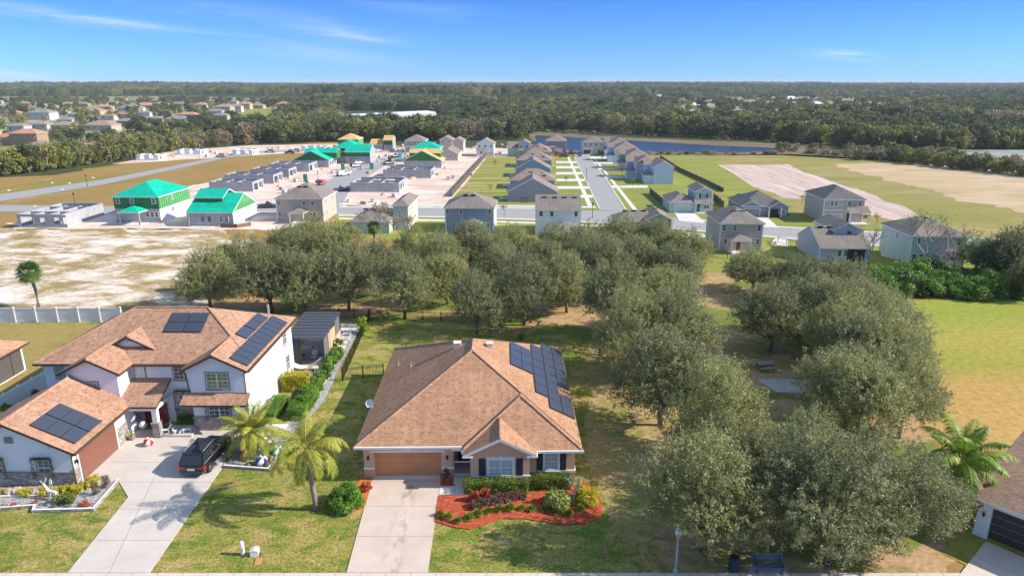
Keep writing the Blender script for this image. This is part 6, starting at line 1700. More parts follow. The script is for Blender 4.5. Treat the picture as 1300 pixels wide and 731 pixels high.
LT = {0: 'bright green bush of the thicket above the right field', 1: 'fresh green bush of the thicket above the right field', 2: 'dark bush of the thicket above the right field', 3: 'lime green bush of the thicket above the right field'}
for i in range(46):
    px = rnd.uniform(1078, 1345); py = 352 + rnd.uniform(0, 24) + max(0, (px - 1080)) * .01
    P = at(px, py); k = rnd.choice([0, 0, 1, 1, 2, 3]) if px < 1240 else rnd.choice([2, 2, 0, 1])
    root = empty('thicket_bush', (P.x, P.y, 0), 0, LT[k].replace('of the thicket above the right field', 'of the thicket ' + ('at its left end' if px < 1120 else 'below the blue-grey house' if px < 1160 else 'below the sage house' if px < 1210 else 'right of the sage house' if px < 1260 else 'under the dark right-edge trees') + (', front rank' if py > 364 else ', rear rank')), 'bush', THK)
    s_ = rnd.uniform(.6, 1.05); o = link('foliage', T_BR[k], root); o.scale = (s_, s_, s_ * rnd.uniform(.7, 1.1)); o.rotation_euler = (0, 0, rnd.uniform(0, 6))
    mb = MB(); mb.tube([(0, 0, -.1), (.1, 0, 1.2)], .06, .03, 5); mb.build('stem', M['bark'], root)
for i in range(26):      # low growth in the strip between yards and grove
    px = rnd.uniform(905, 1290); py = 336 + (px - 905) * .02 + rnd.uniform(-3, 9); P = at(px, py); k = rnd.choice([0, 3, 1])
    root = empty('thicket_bush', (P.x, P.y, 0), 0, LT[k].replace('of the thicket above the right field', 'in the low growth behind the back yards'), 'bush', 'low growth behind the back yards')
    s_ = rnd.uniform(.2, .4); o = link('foliage', T_BR[k], root); o.scale = (s_ * 1.4, s_, s_ * .7)
for i, (px, py, k, s_, lab) in enumerate([(1282, 362, 2, .95, 'tall dark tree at the right edge above the thicket'), (1256, 358, 7, .7, 'dark spreading tree left of the right edge tree'), (1303, 352, 0, .95, 'green tree cut by the right edge of the photo'), (1238, 345, 0, .6, 'mid green tree rising behind the thicket'), (1300, 380, 2, .6, 'dark low tree at the right end of the thicket')]):
    P = at(px, py); t_ = oak(px, py, 8.5 * s_ + 1, 9 * s_ + .5, lab, i, i * 1.3, None, 'tree', 'broadleaf_tree')
    for c_ in kids(t_):
        if c_.name.startswith('crown'):
            c_.data = c_.data.copy(); c_.data.materials[0] = M['darkleaf' if k in (2, 7) else 'jungle']
# ------------------------------------------------------------------ vehicles
def carpaint(name, c):
    m, n, b = newmat(name); b.inputs['Base Color'].default_value = (*c, 1); b.inputs['Roughness'].default_value = .22; b.inputs['Metallic'].default_value = .2
    b.inputs['Coat Weight'].default_value = .8; b.inputs['Coat Roughness'].default_value = .04; return m
M['carglass'] = glassmat('car_glass', (.012, .016, .022), .04)
M['tyre'] = flat('tyre_rubber', (.02, .02, .02), .9); M['rim'] = flat('alloy_rim', (.32, .31, .30), .3, .8)
M['taillight'] = flat('red_tail_light', (.45, .01, .015), .2, spec=.8); M['headlight'] = flat('headlight', (.7, .72, .75), .1, spec=.9)
M['plate'] = flat('number_plate', (.7, .72, .7), .5)
def loft(mb, secs, m=0, caps=True):
    for a, b in zip(secs, secs[1:]):
        n = len(a)
        for i in range(n): mb.face([a[i], a[(i + 1) % n], b[(i + 1) % n], b[i]], m)
    if caps: mb.face(list(reversed(secs[0])), m); mb.face(secs[-1], m)
def make_car(name, label, cat, loc, rz, paint, L_=4.9, W_=1.95, Hh=1.72, kind='suv', group=None, detail=True):
    root = empty(name, loc, rz, label, cat, group)
    hw, hl = W_ / 2, L_ / 2        # front at +y
    belt = Hh * .58
    def sec(y, w_, zl, zb, k=.9):    # lower body section
        return [(-w_ * .92, y, zl), (-w_, y, zl + .18), (-w_, y, zb - .16), (-w_ * k, y, zb), (w_ * k, y, zb), (w_, y, zb - .16), (w_, y, zl + .18), (w_ * .92, y, zl)]
    if kind == 'suv': prof = [(-hl, hw * .84, .42, belt - .12), (-hl + .12, hw * .95, .3, belt), (-hl + .8, hw, .25, belt + .02), (0, hw, .24, belt), (hl - 1.5, hw, .25, belt - .02), (hl - 1.0, hw * .98, .25, belt - .06), (hl - .35, hw * .93, .28, belt - .18), (hl - .08, hw * .82, .34, belt - .34), (hl, hw * .7, .42, belt - .45)]
    elif kind == 'van': prof = [(-hl, hw * .95, .35, belt), (-hl + .2, hw, .25, belt), (hl - 1.0, hw, .25, belt), (hl - .5, hw * .95, .28, belt - .1), (hl, hw * .8, .4, belt - .35)]
    else: prof = [(-hl, hw * .82, .42, belt - .1), (-hl + .25, hw * .95, .28, belt), (0, hw, .22, belt), (hl - 1.2, hw, .22, belt - .04), (hl - .3, hw * .9, .25, belt - .2), (hl, hw * .7, .4, belt - .38)]
    mb = MB(); loft(mb, [sec(*p) for p in prof]); body = mb.build('body', [paint], root, smooth=False, weld=True)
    bv = body.modifiers.new('round', 'BEVEL'); bv.width = .05; bv.segments = 3; bv.limit_method = 'ANGLE'; bv.angle_limit = R(22)
    # greenhouse: glass volume with painted roof and pillars
    if kind == 'van': g = [(-hl + .08, .02), (-hl + .2, 0), (hl - 1.9, 0), (hl - .95, .0)]
    y0, y1, y2, y3 = {'suv': (-hl + .12, -hl + .62, hl - 2.35, hl - 1.35), 'van': (-hl + .05, -hl + .18, hl - 1.75, hl - .85), 'sedan': (-hl + .55, -hl + 1.5, hl - 2.2, hl - 1.15), 'pickup': (-.55, -.25, hl - 2.4, hl - 1.5)}[kind]
    def gs(y, w_, z): return [(-w_, y, z), (w_, y, z)]
    b0 = belt - .02; t_ = Hh; wb_, wt = hw * .9, hw * .72
    glass = MB()
    A = [(-wb_, y0, b0), (wb_, y0, b0), (wb_, y3, b0), (-wb_, y3, b0)]; B = [(-wt, y1, t_ - .05), (wt, y1, t_ - .05), (wt, y2, t_ - .05), (-wt, y2, t_ - .05)]
    for i in range(4): glass.face([A[i], A[(i + 1) % 4], B[(i + 1) % 4], B[i]])
    glass.face(B)
    glass.build('windows', [M['carglass'] if kind != 'van' else paint], root)
    rf = MB()
    rf.box(-wt - .02, y1 - .12, t_ - .07, wt + .02, y2 + .03, t_, 0)
    for k in range(4):
        p, q = Vector(A[k]), Vector(B[k]); rf.tube([p, q], .055, .05, 5)
    for s_ in (-1, 1):
        for f in (.36, .68):
            p = Vector((s_ * wb_, y0 + (y3 - y0) * f, b0)); q = Vector((s_ * wt, y1 + (y2 - y1) * f, t_ - .05)); rf.tube([p, q], .045, .045, 4)
    r_ = rf.build('roof', [paint], root)
    if detail:
        mb = MB(); mb.box(-wt + .12, y1 + .35, t_ + .001, wt - .12, y2 - .25, t_ + .012); mb.build('sunroof', [M['carglass']], r_)
        for s_ in (-1, 1):
            mb = MB(); mb.tube([(s_ * (wt - .03), y1 + .1, t_ + .05), (s_ * (wt - .03), y2 - .1, t_ + .05)], .02, .02, 5); mb.build('roof_rail', [M['alu']], r_)
            mb = MB(); mb.tube([(s_ * (wb_ + .02), y0 + .15, b0 + .02), (s_ * (wb_ + .02), y3 - .1, b0 + .02)], .018, .018, 4); mb.build('chrome_strip', [M['alu']], root)
            mb = MB(); mb.box(s_ * hw, y3 - .35, b0, s_ * (hw + .22), y3 - .2, b0 + .16); mb.build('mirror', [paint], root)
    for s_ in (-1, 1):
        mb = MB(); mb.box(s_ * hw * .55, -hl - .015, belt - .30, s_ * hw * .97, -hl + .16, belt - .12); mb.box(s_ * hw * .93, -hl + .1, belt - .3, s_ * (hw * .985), -hl + .42, belt - .14)
        mb.build('tail_light', [M['taillight']], root)
        mb = MB(); mb.box(s_ * hw * .55, hl - .25, belt - .42, s_ * hw * .8, hl - .02, belt - .28); mb.build('headlight', [M['headlight']], root)
    mb = MB(); mb.box(-.26, -hl - .03, .62, .26, -hl + .02, .76); mb.build('number_plate', [M['plate']], root)
    mb = MB(); mb.box(-hw * .86, -hl - .05, .32, hw * .86, -hl + .1, .52); mb.build('bumper', [M['darkgrey']], root)
    if kind == 'van':
        mb = MB(); mb.face([(-wb_ * .95, y3 + .01, b0 + .05), (wb_ * .95, y3 + .01, b0 + .05), (wt * .98, y2 + .06, t_ - .12), (-wt * .98, y2 + .06, t_ - .12)])
        for s_ in (-1, 1): mb.face([(s_ * (wb_ + .005), y3 - .15, b0 + .05), (s_ * (wb_ + .005), y3 - 1.0, b0 + .05), (s_ * (wt + .03), y2 - .6, t_ - .2), (s_ * (wt + .03), y2 - .02, t_ - .2)])
        mb.build('windscreen', [M['carglass']], root)
    for s_ in (-1, 1):
        for yy in (-hl + L_ * .18, hl - L_ * .19):
            rw = .36 if kind != 'sedan' else .33
            mb = MB(); xo = s_ * (hw - .20); xi = s_ * (hw + .015)
            n_ = 16
            for k in range(n_):
                a, b = 2 * math.pi * k / n_, 2 * math.pi * (k + 1) / n_
                P = lambda x, r, t: (x, yy + r * math.cos(t), rw + r * math.sin(t))
                mb.face([P(xo, rw, a), P(xo, rw, b), P(xi, rw, b), P(xi, rw, a)]); mb.face([P(xi, rw, a), P(xi, rw, b), P(xi, rw * .66, b), P(xi, rw * .66, a)]); mb.face([P(xo, rw, b), P(xo, rw, a), (xo, yy, rw)])
            wh = mb.build('wheel', [M['tyre']], root)
            mb = MB(); xr = s_ * (hw - .02)
            for k in range(5):
                a = 2 * math.pi * k / 5; d = .26
                mb.face([(xr + s_ * .02, yy + .04 * math.cos(a - 1.5), rw + .04 * math.sin(a - 1.5)), (xr + s_ * .03, yy + rw * .64 * math.cos(a - d), rw + rw * .64 * math.sin(a - d)), (xr + s_ * .03, yy + rw * .64 * math.cos(a + d), rw + rw * .64 * math.sin(a + d)), (xr + s_ * .02, yy + .04 * math.cos(a + 1.5), rw + .04 * math.sin(a + 1.5))])
            mb.lathe([(0, 0), (rw * .2, 0)], 6); mb.v[-6 * 3:] = mb.v[-6 * 3:]
            mb.build('rim', [M['rim']], wh)
    return root
blk = carpaint('black_car_paint', (.008, .009, .012))
make_car('black_suv', 'black sport utility vehicle parked on the pale driveway beside the palm bed', 'car', (-23.45, 46.6, .1), R(-2), blk, 5.15, 1.98, 1.74)
CARG = 'vehicles at the construction site'
wht, slv, rd, gry = carpaint('white_paint', (.7, .7, .7)), carpaint('silver_paint', (.4, .42, .45)), carpaint('red_paint', (.4, .03, .02)), carpaint('dark_grey_paint', (.05, .055, .06))
for px, py, rz, pnt, kd, lab, c_ in [
    (436, 223.5, -42, wht, 'van', 'white van on the construction street', 'van'), (452, 212.5, -40, slv, 'suv', 'silver car on the construction street above the white van', 'car'),
    (343, 194, 80, slv, 'sedan', 'silver car parked at the end of the meadow by the far strip', 'car'), (368, 195, 80, gry, 'pickup', 'blue-grey pickup left of the teal dormer house', 'pickup truck'),
    (434, 243, -60, gry, 'pickup', 'dark pickup in front of the nearest right-hand block shell', 'pickup truck'), (341, 264, -85, gry, 'pickup', 'dark pickup parked between the teal and the taupe house', 'pickup truck'),
    (470, 205.5, -40, slv, 'sedan', 'silver car beside the red machine', 'car'), (376, 193, 75, wht, 'sedan', 'white car nearest the teal dormer on the far strip', 'car'),
    (494, 209, -45, gry, 'sedan', 'dark car right of the construction street bend', 'car'), (479, 193, -60, wht, 'pickup', 'white pickup in front of the orange board roof', 'pickup truck'),
    (281, 199.6, 68, wht, 'sedan', 'white car on the left road by the footing walls', 'car'), (716, 199.5, -80, gry, 'sedan', 'dark car in a driveway of the left row', 'car'), (710, 197.5, -80, rd, 'suv', 'red car in front of the grey two-storey house', 'car'),
    (455, 208.8, -40, wht, 'suv', 'white car behind the silver car on the construction street', 'car'), (503, 200, -45, gry, 'pickup', 'dark truck before the teal hip roof', 'pickup truck')]:
    P = at(px, py); c = make_car('parked_vehicle', lab, c_, (P.x, P.y, .08), R(rz), pnt, 4.3, 1.75, 1.75 if kd == 'van' else 1.45, kd, CARG, detail=False)
# red machine
P = at(463, 206)
mc = empty('loader', (P.x, P.y, .05), R(30), 'small red loader at the construction street', 'loader')
mb = MB(); mb.box(-1.2, -.7, .5, 1.2, .7, 1.2); mb.box(-.9, -.6, 1.2, .2, .6, 1.35); mb.build('body', flat('red_machine_paint', (.5, .06, .03), .4), mc)
mb = MB(); mb.box(-.6, -.55, 1.3, .4, .55, 2.3); mb.build('cab', M['carglass'], mc)
mb = MB(); mb.tube([(.8, 0, 1.1), (1.8, 0, 1.9), (2.6, 0, .8)], .12, .1, 6); mb.box(2.3, -.6, .2, 2.9, .6, .8); mb.build('arm', M['darkgrey'], mc)
for x in (-.8, .8):
    for s_ in (-1, 1):
        mb = MB()
        for k in range(12):
            a, b = 2 * math.pi * k / 12, 2 * math.pi * (k + 1) / 12
            mb.face([(x + .5 * math.cos(a), s_ * .6, .5 + .5 * math.sin(a)), (x + .5 * math.cos(b), s_ * .6, .5 + .5 * math.sin(b)), (x + .5 * math.cos(b), s_ * .9, .5 + .5 * math.sin(b)), (x + .5 * math.cos(a), s_ * .9, .5 + .5 * math.sin(a))])
            mb.face([(x, s_ * .9, .5), (x + .5 * math.cos(a), s_ * .9, .5 + .5 * math.sin(a)), (x + .5 * math.cos(b), s_ * .9, .5 + .5 * math.sin(b))])
        mb.build('wheel', M['tyre'], mc)
# dumpsters / portable toilets, lumber stacks, pallets
PT = 'portable toilets on the building site'
for px, py, c, lab in [(388, 230.5, (.01, .12, .09), 'dark teal portable toilet above the taupe roof'), (435.5, 216, (.02, .14, .10), 'teal portable toilet left of the white van'), (472, 215, (.02, .14, .10), 'green portable toilet right of the silver car'), (495, 207, (.03, .05, .07), 'dark portable toilet at the street bend'), (508, 201, (.02, .30, .34), 'turquoise portable toilet before the yellow roof'), (736, 199, (.03, .10, .10), 'dark portable toilet at the end of the new street')]:
    P = at(px, py); r_ = empty('portable_toilet', (P.x, P.y, .05), R(15), lab, 'portable toilet', PT)
    mb = MB(); mb.box(-.55, -.55, 0, .55, .55, 2.0); mb.build('cabin', flat('toilet_plastic', c, .6), r_)
    mb = MB(); mb.extr([(-.6, 2.0), (0, 2.2), (.6, 2.0)], 'y', -.6, .6); mb.build('roof', flat('toilet_roof', tuple(min(1, x * 2.0 + .1) for x in c), .6), r_)
    mb = MB(); mb.box(-.38, -.58, .1, .38, -.55, 1.85); mb.build('door', flat('toilet_door', tuple(x * 1.5 for x in c), .6), r_)
rnd = random.Random(12); LM = flat('pallet_wood', (.55, .40, .24), .9); CM = flat('block_pallet', (.55, .55, .56), .9); RM_ = flat('clay_pile', (.60, .42, .33), .95)
ST = 'material stacks on the building site'
ZN = ['above the taupe house', 'beside the white van', 'at the bend of the construction street', 'before the orange board roof', 'on the open pale soil right', 'by the nearest right-hand shell', 'on the far strip by the road', 'on the far strip by the meadow', 'before the lone white house']
zones = [(352, 226, 405, 250), (400, 205, 470, 222), (455, 196, 520, 212), (470, 186, 515, 196), (505, 195, 600, 245), (440, 228, 520, 262), (180, 190, 300, 200), (330, 186, 430, 192), (600, 184, 720, 197)]
for i in range(120):
    zi = i % len(zones); z_ = zones[zi]; px, py = rnd.uniform(z_[0], z_[2]), rnd.uniform(z_[1], z_[3]); P = at(px, py); t_ = i % 4
    mb = MB(); a = rnd.uniform(.5, 1.3)
    if t_ == 0:
        for k in range(4): mb.box(-a, -.4 + k * .02, .08 + k * .16, a, .4 - k * .02, .08 + k * .16 + .13)
        m_, lb, ct = LM, 'stack of lumber on the pale soil of the building site', 'lumber stack'
    elif t_ == 1:
        for k in range(3):
            for q in range(3): mb.box(-.5 + q * .35, -.5, .1 + k * .3, -.18 + q * .35, .5, .1 + k * .3 + .27)
        m_, lb, ct = CM, 'pallet of grey blocks on the pale soil of the building site', 'block pallet'
    elif t_ == 2:
        mb.lathe([(a * 1.3, 0), (a, .25), (a * .5, .5), (0, .6)], 9, 0, 0); m_, lb, ct = RM_, 'small heap of clay soil on the building site', 'soil heap'
    else:
        mb.box(-a * .6, -.25, .05, a * .6, .25, .55); mb.box(-a * .5, -.35, .55, a * .3, .1, .8); m_, lb, ct = M['darkgrey'] if rnd.random() < .4 else M['cuhr'], 'small heap of site debris on the pale soil', 'debris heap'
    nmn = {'lumber stack': 'lumber_stack', 'block pallet': 'block_pallet', 'soil heap': 'soil_heap', 'debris heap': 'debris_heap'}[ct]
    o = mb.build(nmn, m_, None, loc=(P.x, P.y, .04), rz=rnd.uniform(0, 3)); tag(o, lb.replace('on the pale soil of the building site', ZN[zi]).replace('of the building site', ZN[zi]).replace('on the pale soil', ZN[zi]) if ct != 'soil heap' else lb + ' ' + ZN[zi], ct, ST)
# red open boat-like shape on the street: a red canopy trailer
P = at(408, 235); r_ = empty('red_trailer', (P.x, P.y, .07), R(60), 'red curved-top trailer on the construction street above the taupe roof', 'trailer')
mb = MB(); mb.extr([(-.9, .45), (-1.0, .9), (-.65, 1.35), (0, 1.5), (.65, 1.35), (1.0, .9), (.9, .45)], 'y', -1.3, 1.3); mb.build('body', flat('faded_red_paint', (.40, .12, .12), .6), r_)
mb = MB(); mb.tube([(0, 1.3, .5), (0, 2.2, .45)], .06, .05, 6); mb.build('drawbar', M['darkgrey'], r_)
for s_ in (-1, 1):
    mb = MB(); mb.extr([(.35 * math.cos(t), .35 + .35 * math.sin(t)) for t in [2 * math.pi * k / 12 for k in range(12)]], 'x', s_ * 1.05 - .08, s_ * 1.05 + .08); mb.build('wheel', M['tyre'], r_)

# ------------------------------------------------------------------ street lamps
LMPS = 'black street lamps of the subdivision'
def streetlamp(px, py, h_, lab, white=False, group=None, s=1.0, xy=None):
    P = at(px, py) if xy is None else Vector((*xy, 0)); r_ = empty('street_lamp', (P.x, P.y, .04), 0, lab, 'street lamp', group)
    mb = MB(); mb.lathe([(0, 0), (.16 * s, 0), (.13 * s, .25), (.075 * s, .35), (.06 * s, h_ - .62), (.11 * s, h_ - .58), (.05 * s, h_ - .5), (0, h_ - .5)], 10)
    mb.build('pole', flat('galvanised_pole', (.42, .43, .45), .5, .3) if white else M['black'], r_)
    mb = MB(); mb.lathe([(0, h_ - .5), (.10 * s, h_ - .48), (.20 * s, h_ - .25), (.19 * s, h_ - .08), (.12 * s, h_ + .06), (.03 * s, h_ + .12), (.03 * s, h_ + .18), (0, h_ + .2)], 14)
    mb.build('lantern', M['lampglass'] if white else M['black'], r_, smooth=True)
    return r_
streetlamp(0, 0, 3.05, 'grey street lamp with an acorn globe at the bottom of the picture', True, xy=(9.7, 33.95), s=1.05)
for px, py, lab in [(111, 237, 'street lamp beside the left road'), (96, 263, 'street lamp behind the open block shell'), (752, 277, 'street lamp at the corner of the new street'), (744.5, 229, 'street lamp halfway up the new street'), (404, 233, 'street lamp on the left of the construction street'), (446, 215, 'street lamp near the silver car')]:
    streetlamp(px, py, 3.3, lab, group=LMPS, s=.8)

# ------------------------------------------------------------------ beds, hedges and plants by the peach house
ground_poly('mulch_bed', [(556, 630), (602, 629), (604, 626), (670, 626), (724, 619), (742, 612), (757, 624), (766, 645), (760, 660), (741, 666), (710, 667), (690, 664), (665, 660), (640, 659), (620, 664), (596, 673), (578, 671), (560, 666), (552, 664)], .12, G['mulch'], .10, .35, thick=.08)
ground_poly('mulch_bed', [(459, 609), (474, 609), (462, 646), (446, 653), (428, 650), (440, 634)], .12, G['mulch_orange'], .08, .35, thick=.08)
ground_poly('planter_bed', [(560, 607), (576, 607), (576, 618), (559, 618)], .14, G['mulch'], thick=.06)
hedge('hedge', -3.35, 41.95, 1.15, 42.75, .95, 'hedgeleaf', 'clipped hedge under the wide double window of the peach house', 1)
hedge('hedge', 1.3, 42.5, 4.25, 43.35, .95, 'hedgeleaf', 'clipped hedge under the single window of the peach house', 2)
rnd = random.Random(31)
TUFT = 'spiky green tufts along the red mulch'
def tuft_mesh(seed, r, h_, leafm, n=90, w_=.018):
    rs = random.Random(seed); Q = []
    for i in range(n):
        a = rs.uniform(0, 6.283); e = rs.uniform(.3, 1.4); l = r * rs.uniform(.8, 1.25); d = Vector((math.cos(a) * math.cos(e), math.sin(a) * math.cos(e), math.sin(e) * h_ / r))
        s_ = Vector((-math.sin(a), math.cos(a), 0)) * w_; m1 = d * l * .6; e1 = d * l + Vector((0, 0, -.25 * l * math.cos(e)))
        Q.append([s_ * -.6, s_ * .6, m1 + s_, m1 - s_]); Q.append([m1 - s_, m1 + s_, e1 + s_ * .1, e1 - s_ * .1])
    return quads_mesh('foliage', np.array([[tuple(v) for v in q] for q in Q], dtype=np.float32), [M[leafm]])
M['tuftleaf'] = leafmat('tuft_leaves', (.17, .27, .03), (.30, .42, .05), (.42, .52, .10), transl=.3, rnd=.15)
TM = [tuft_mesh(i, .42, .5, 'tuftleaf', 150, .028) for i in range(3)]
for i, (zx, zy) in enumerate([(75, 375), (118, 392), (165, 410), (220, 396), (268, 377), (320, 360), (372, 352), (430, 348), (487, 344), (540, 350), (610, 352), (672, 366), (730, 372), (790, 350)]):
    P = at(540 + zx / 4, 560 + zy / 4, .12); o = link('grass_tuft', TM[i % 3], None, (P.x, P.y, .12), rnd.uniform(0, 6)); s_ = rnd.uniform(.85, 1.15); o.scale = (s_, s_, s_)
    tag(o, ['first', 'second', 'third', 'fourth', 'fifth', 'sixth', 'seventh', 'eighth', 'ninth', 'tenth', 'eleventh', 'twelfth', 'thirteenth', 'fourteenth'][i] + ' spiky green tuft from the driveway in the curved row on red mulch', 'grass tuft', TUFT)
for i, (zx, zy, r_) in enumerate([(255, 335, .45), (290, 320, .5), (330, 312, .5), (370, 305, .5), (410, 298, .5), (450, 290, .48), (490, 285, .4)]):
    P = at(540 + zx / 4, 560 + zy / 4, .12); shrub('low_shrub', (P.x, P.y), r_ * 1.1, .5, 'purpleleaf', ['first', 'second', 'third', 'fourth', 'fifth', 'sixth', 'seventh'][i] + ' purple-brown low shrub from the left before the clipped hedge', seed=i + 3, group='purple-brown shrubs in the mulch bed', per=170, z=.1)
for zx, zy, lab in [(253, 300, 'orange-leaved croton left of its twin at the hedge corner'), (300, 285, 'orange-leaved croton right of its twin by the hedge')]:
    P = at(540 + zx / 4, 560 + zy / 4, .12); shrub('croton', (P.x, P.y), .42, .85, 'redleaf', lab, seed=int(zx), per=110, leaf=(.10, .04), z=.1)
P = at(710, 641, .12); shrub('variegated_shrub', (P.x, P.y), 1.05, .95, 'varleaf', 'cream and green variegated shrub left of the golden bush', seed=8, per=120, leaf=(.12, .06), z=.1, n=30)
P = at(744, 637, .12); shrub('golden_shrub', (P.x, P.y), .98, 1.35, 'yellowleaf', 'round yellow-green bush at the right end of the mulch bed', seed=9, per=190, leaf=(.06, .035), z=.1, n=30)
P = at(728, 640, .12)
mb = MB(); rr = random.Random(3)
root = empty('frangipani', (P.x, P.y, .1), 0, 'leafless stubby-branched frangipani behind the golden bush', 'small tree')
def stub(a, d, l, r, k):
    b = a + d * l; mb.tube([a, b], r, r * .85, 6)
    if k:
        for _ in range(3): stub(b, (d + Vector((rr.uniform(-.8, .8), rr.uniform(-.8, .8), .3))).normalized(), l * .75, r * .75, k - 1)
stub(Vector((0, 0, 0)), Vector((0, 0, 1)), .8, .065, 3); mb.build('trunk', flat('pale_grey_bark', (.42, .38, .34), .9), root)
P = at(438, 640, .12); shrub('round_bush', (P.x, P.y), 1.3, 1.75, 'bushleaf', 'big round green bush between the palm and the brown garage', seed=13, per=210, leaf=(.065, .035), n=40)
P = at(424, 644, .12); shrub('round_bush', (P.x, P.y), .8, 1.1, 'hedgeleaf', 'smaller dark bush at the left side of the big round bush', seed=14, per=200)
P = at(465, 621, .12); shrub('croton', (P.x, P.y), .45, .8, 'redleaf', 'bright red shrub at the left corner of the brown garage', seed=15, per=130, leaf=(.09, .04))
P = at(440, 650, .12); shrub('low_shrub', (P.x, P.y), .55, .5, 'purpleleaf', 'pinkish low shrub at the foot of the big round bush', seed=16, per=130)
P = at(567.5, 615, .14)
root = empty('cordyline', (P.x, P.y, .14), 0, 'dark red cordyline in the small mulch square by the entry', 'plant')
link('foliage', tuft_mesh(5, .55, .8, 'purpleleaf', 60, .045), root, (0, 0, .55)); mb = MB(); mb.tube([(0, 0, 0), (0, 0, .7)], .03, .03, 5); mb.build('stem', M['bark'], root)

# ------------------------------------------------------------------ beds by the white house
def kerb_line(name, pts, lab=None, h_=.28, w_=.16, m='white'):
    mb = MB(); P = [at(*p).xy for p in pts]
    for a, b in zip(P, P[1:]):
        n = (b - a).normalized(); n = Vector((-n.y, n.x)) * w_ / 2; e = (b - a).normalized() * w_ / 2; a2, b2 = a - e, b + e
        mb.prism([tuple(a2 + n), tuple(b2 + n), tuple(b2 - n), tuple(a2 - n)][::-1], 0, h_ + .004 * (len(mb.f) % 5), 1, 0)
    o = mb.build(name, [M[m], M['stone']]); tag(o, lab, 'bed edging'); return o
ground_poly('gravel_bed', [(-120, 660), (-120, 622), (0, 621), (100, 616), (152, 611), (119, 648), (44, 651), (44, 644), (0, 648)], .14, G['gravel'], thick=.1)
kerb_line('bed_edging', [(-100, 652), (0, 648), (45, 644.5), (43, 651), (119, 649), (151, 612)], 'white-capped stone edging around the gravel bed by the garage gable')
kerb_line('bed_edging', [(-100, 637), (0, 632.5), (61, 631)], 'straight white edging strip inside the gravel bed at the left edge', .22)
ground_poly('gravel_bed', [(282, 594), (341, 598), (361, 571), (366, 558), (350, 556), (345, 566), (300, 566), (292, 578)], .14, G['gravel'], thick=.1)
kerb_line('bed_edging', [(286, 594), (341, 598), (360, 571)], 'white-capped edging of the palm bed with the beach balls')
BD = 'plants of the gravel bed'
for i, (px, py) in enumerate([(70, 624), (78, 624), (86, 623.5), (94, 622.5), (101, 620.5), (108, 617.5), (114, 613.5), (119, 609.5)]):
    P = at(px, py + 2, .14); shrub('golden_shrub', (P.x, P.y), .52, .62, 'yellowleaf', ['first', 'second', 'third', 'fourth', 'fifth', 'sixth', 'seventh', 'eighth'][i] + ' golden shrub from the left in the row under the garage gable', seed=40 + i, group='golden shrubs along the garage gable', per=190, leaf=(.045, .03), n=12, z=.1)
for px, py, lab in [(-2, 627, 'golden shrub cut by the left edge of the photo'), (33, 626, 'golden shrub between the two rock groups'), (56, 625.5, 'golden shrub just behind the white reindeer')]:
    P = at(px, py + 1, .14); shrub('golden_shrub', (P.x, P.y), .6, .55, 'yellowleaf', lab, seed=int(px) + 60, per=190, leaf=(.045, .03), n=12, z=.1)
for px, py, lm, rr_, hh, lab in [(74, 640, 'hedgeleaf', .55, .8, 'round olive shrub left in the gravel bed below the reindeer'), (92, 639, 'hedgeleaf', .6, .85, 'round olive shrub right in the gravel bed'), (108.5, 641, 'redleaf', .45, .4, 'low rust-red plant in the gravel bed'),
        (123, 627, 'purpleleaf', .35, 1.3, 'narrow brownish cone shrub in the gravel bed'), (135.5, 617, 'purpleleaf', .4, 1.1, 'cone shrub with a red tip at the bed corner by the driveway')]:
    P = at(px, py, .14); shrub('bed_shrub', (P.x, P.y), rr_, hh, lm, lab, seed=int(px), per=190, leaf=(.05, .028), n=14, z=.1)
for px, py in [(5, 643), (17, 642), (31, 642), (45, 640)]:
    P = at(px, py, .14); shrub('low_shrub', (P.x, P.y), .3, .28, 'redleaf', 'small reddish plant between the two white edgings', seed=int(px) + 5, group='small reddish plants between the edgings', per=120, n=8, z=.1)
def rock(p, s_, lab, seed):
    bm = bmesh.new(); bmesh.ops.create_icosphere(bm, subdivisions=3, radius=s_)
    for v in bm.verts:
        d = noise.noise_vector(v.co * 1.8 / s_ + Vector((seed, 0, 0))); v.co += v.co.normalized() * d.x * s_ * .35; v.co.z *= .7
    me = bpy.data.meshes.new('boulder'); bm.to_mesh(me); bm.free(); me.materials.append(M['rock'])
    o = link('boulder', me, None, (p[0], p[1], .14 + s_ * .3)); tag(o, lab, 'boulder'); return o
M['rock'] = flat('pinkish_boulder', (.50, .38, .33), .9, var=.3, vs=3, bump=.6)
for i, (px, py, s_, lab) in enumerate([(13, 626, .33, 'pinkish boulder, left one of the pair in the bed'), (21, 625, .38, 'pinkish boulder, right one of the pair in the bed'), (47, 625, .42, 'single pinkish boulder left of the reindeer')]):
    P = at(px, py, .14); rock((P.x, P.y), s_, lab, i * 7)
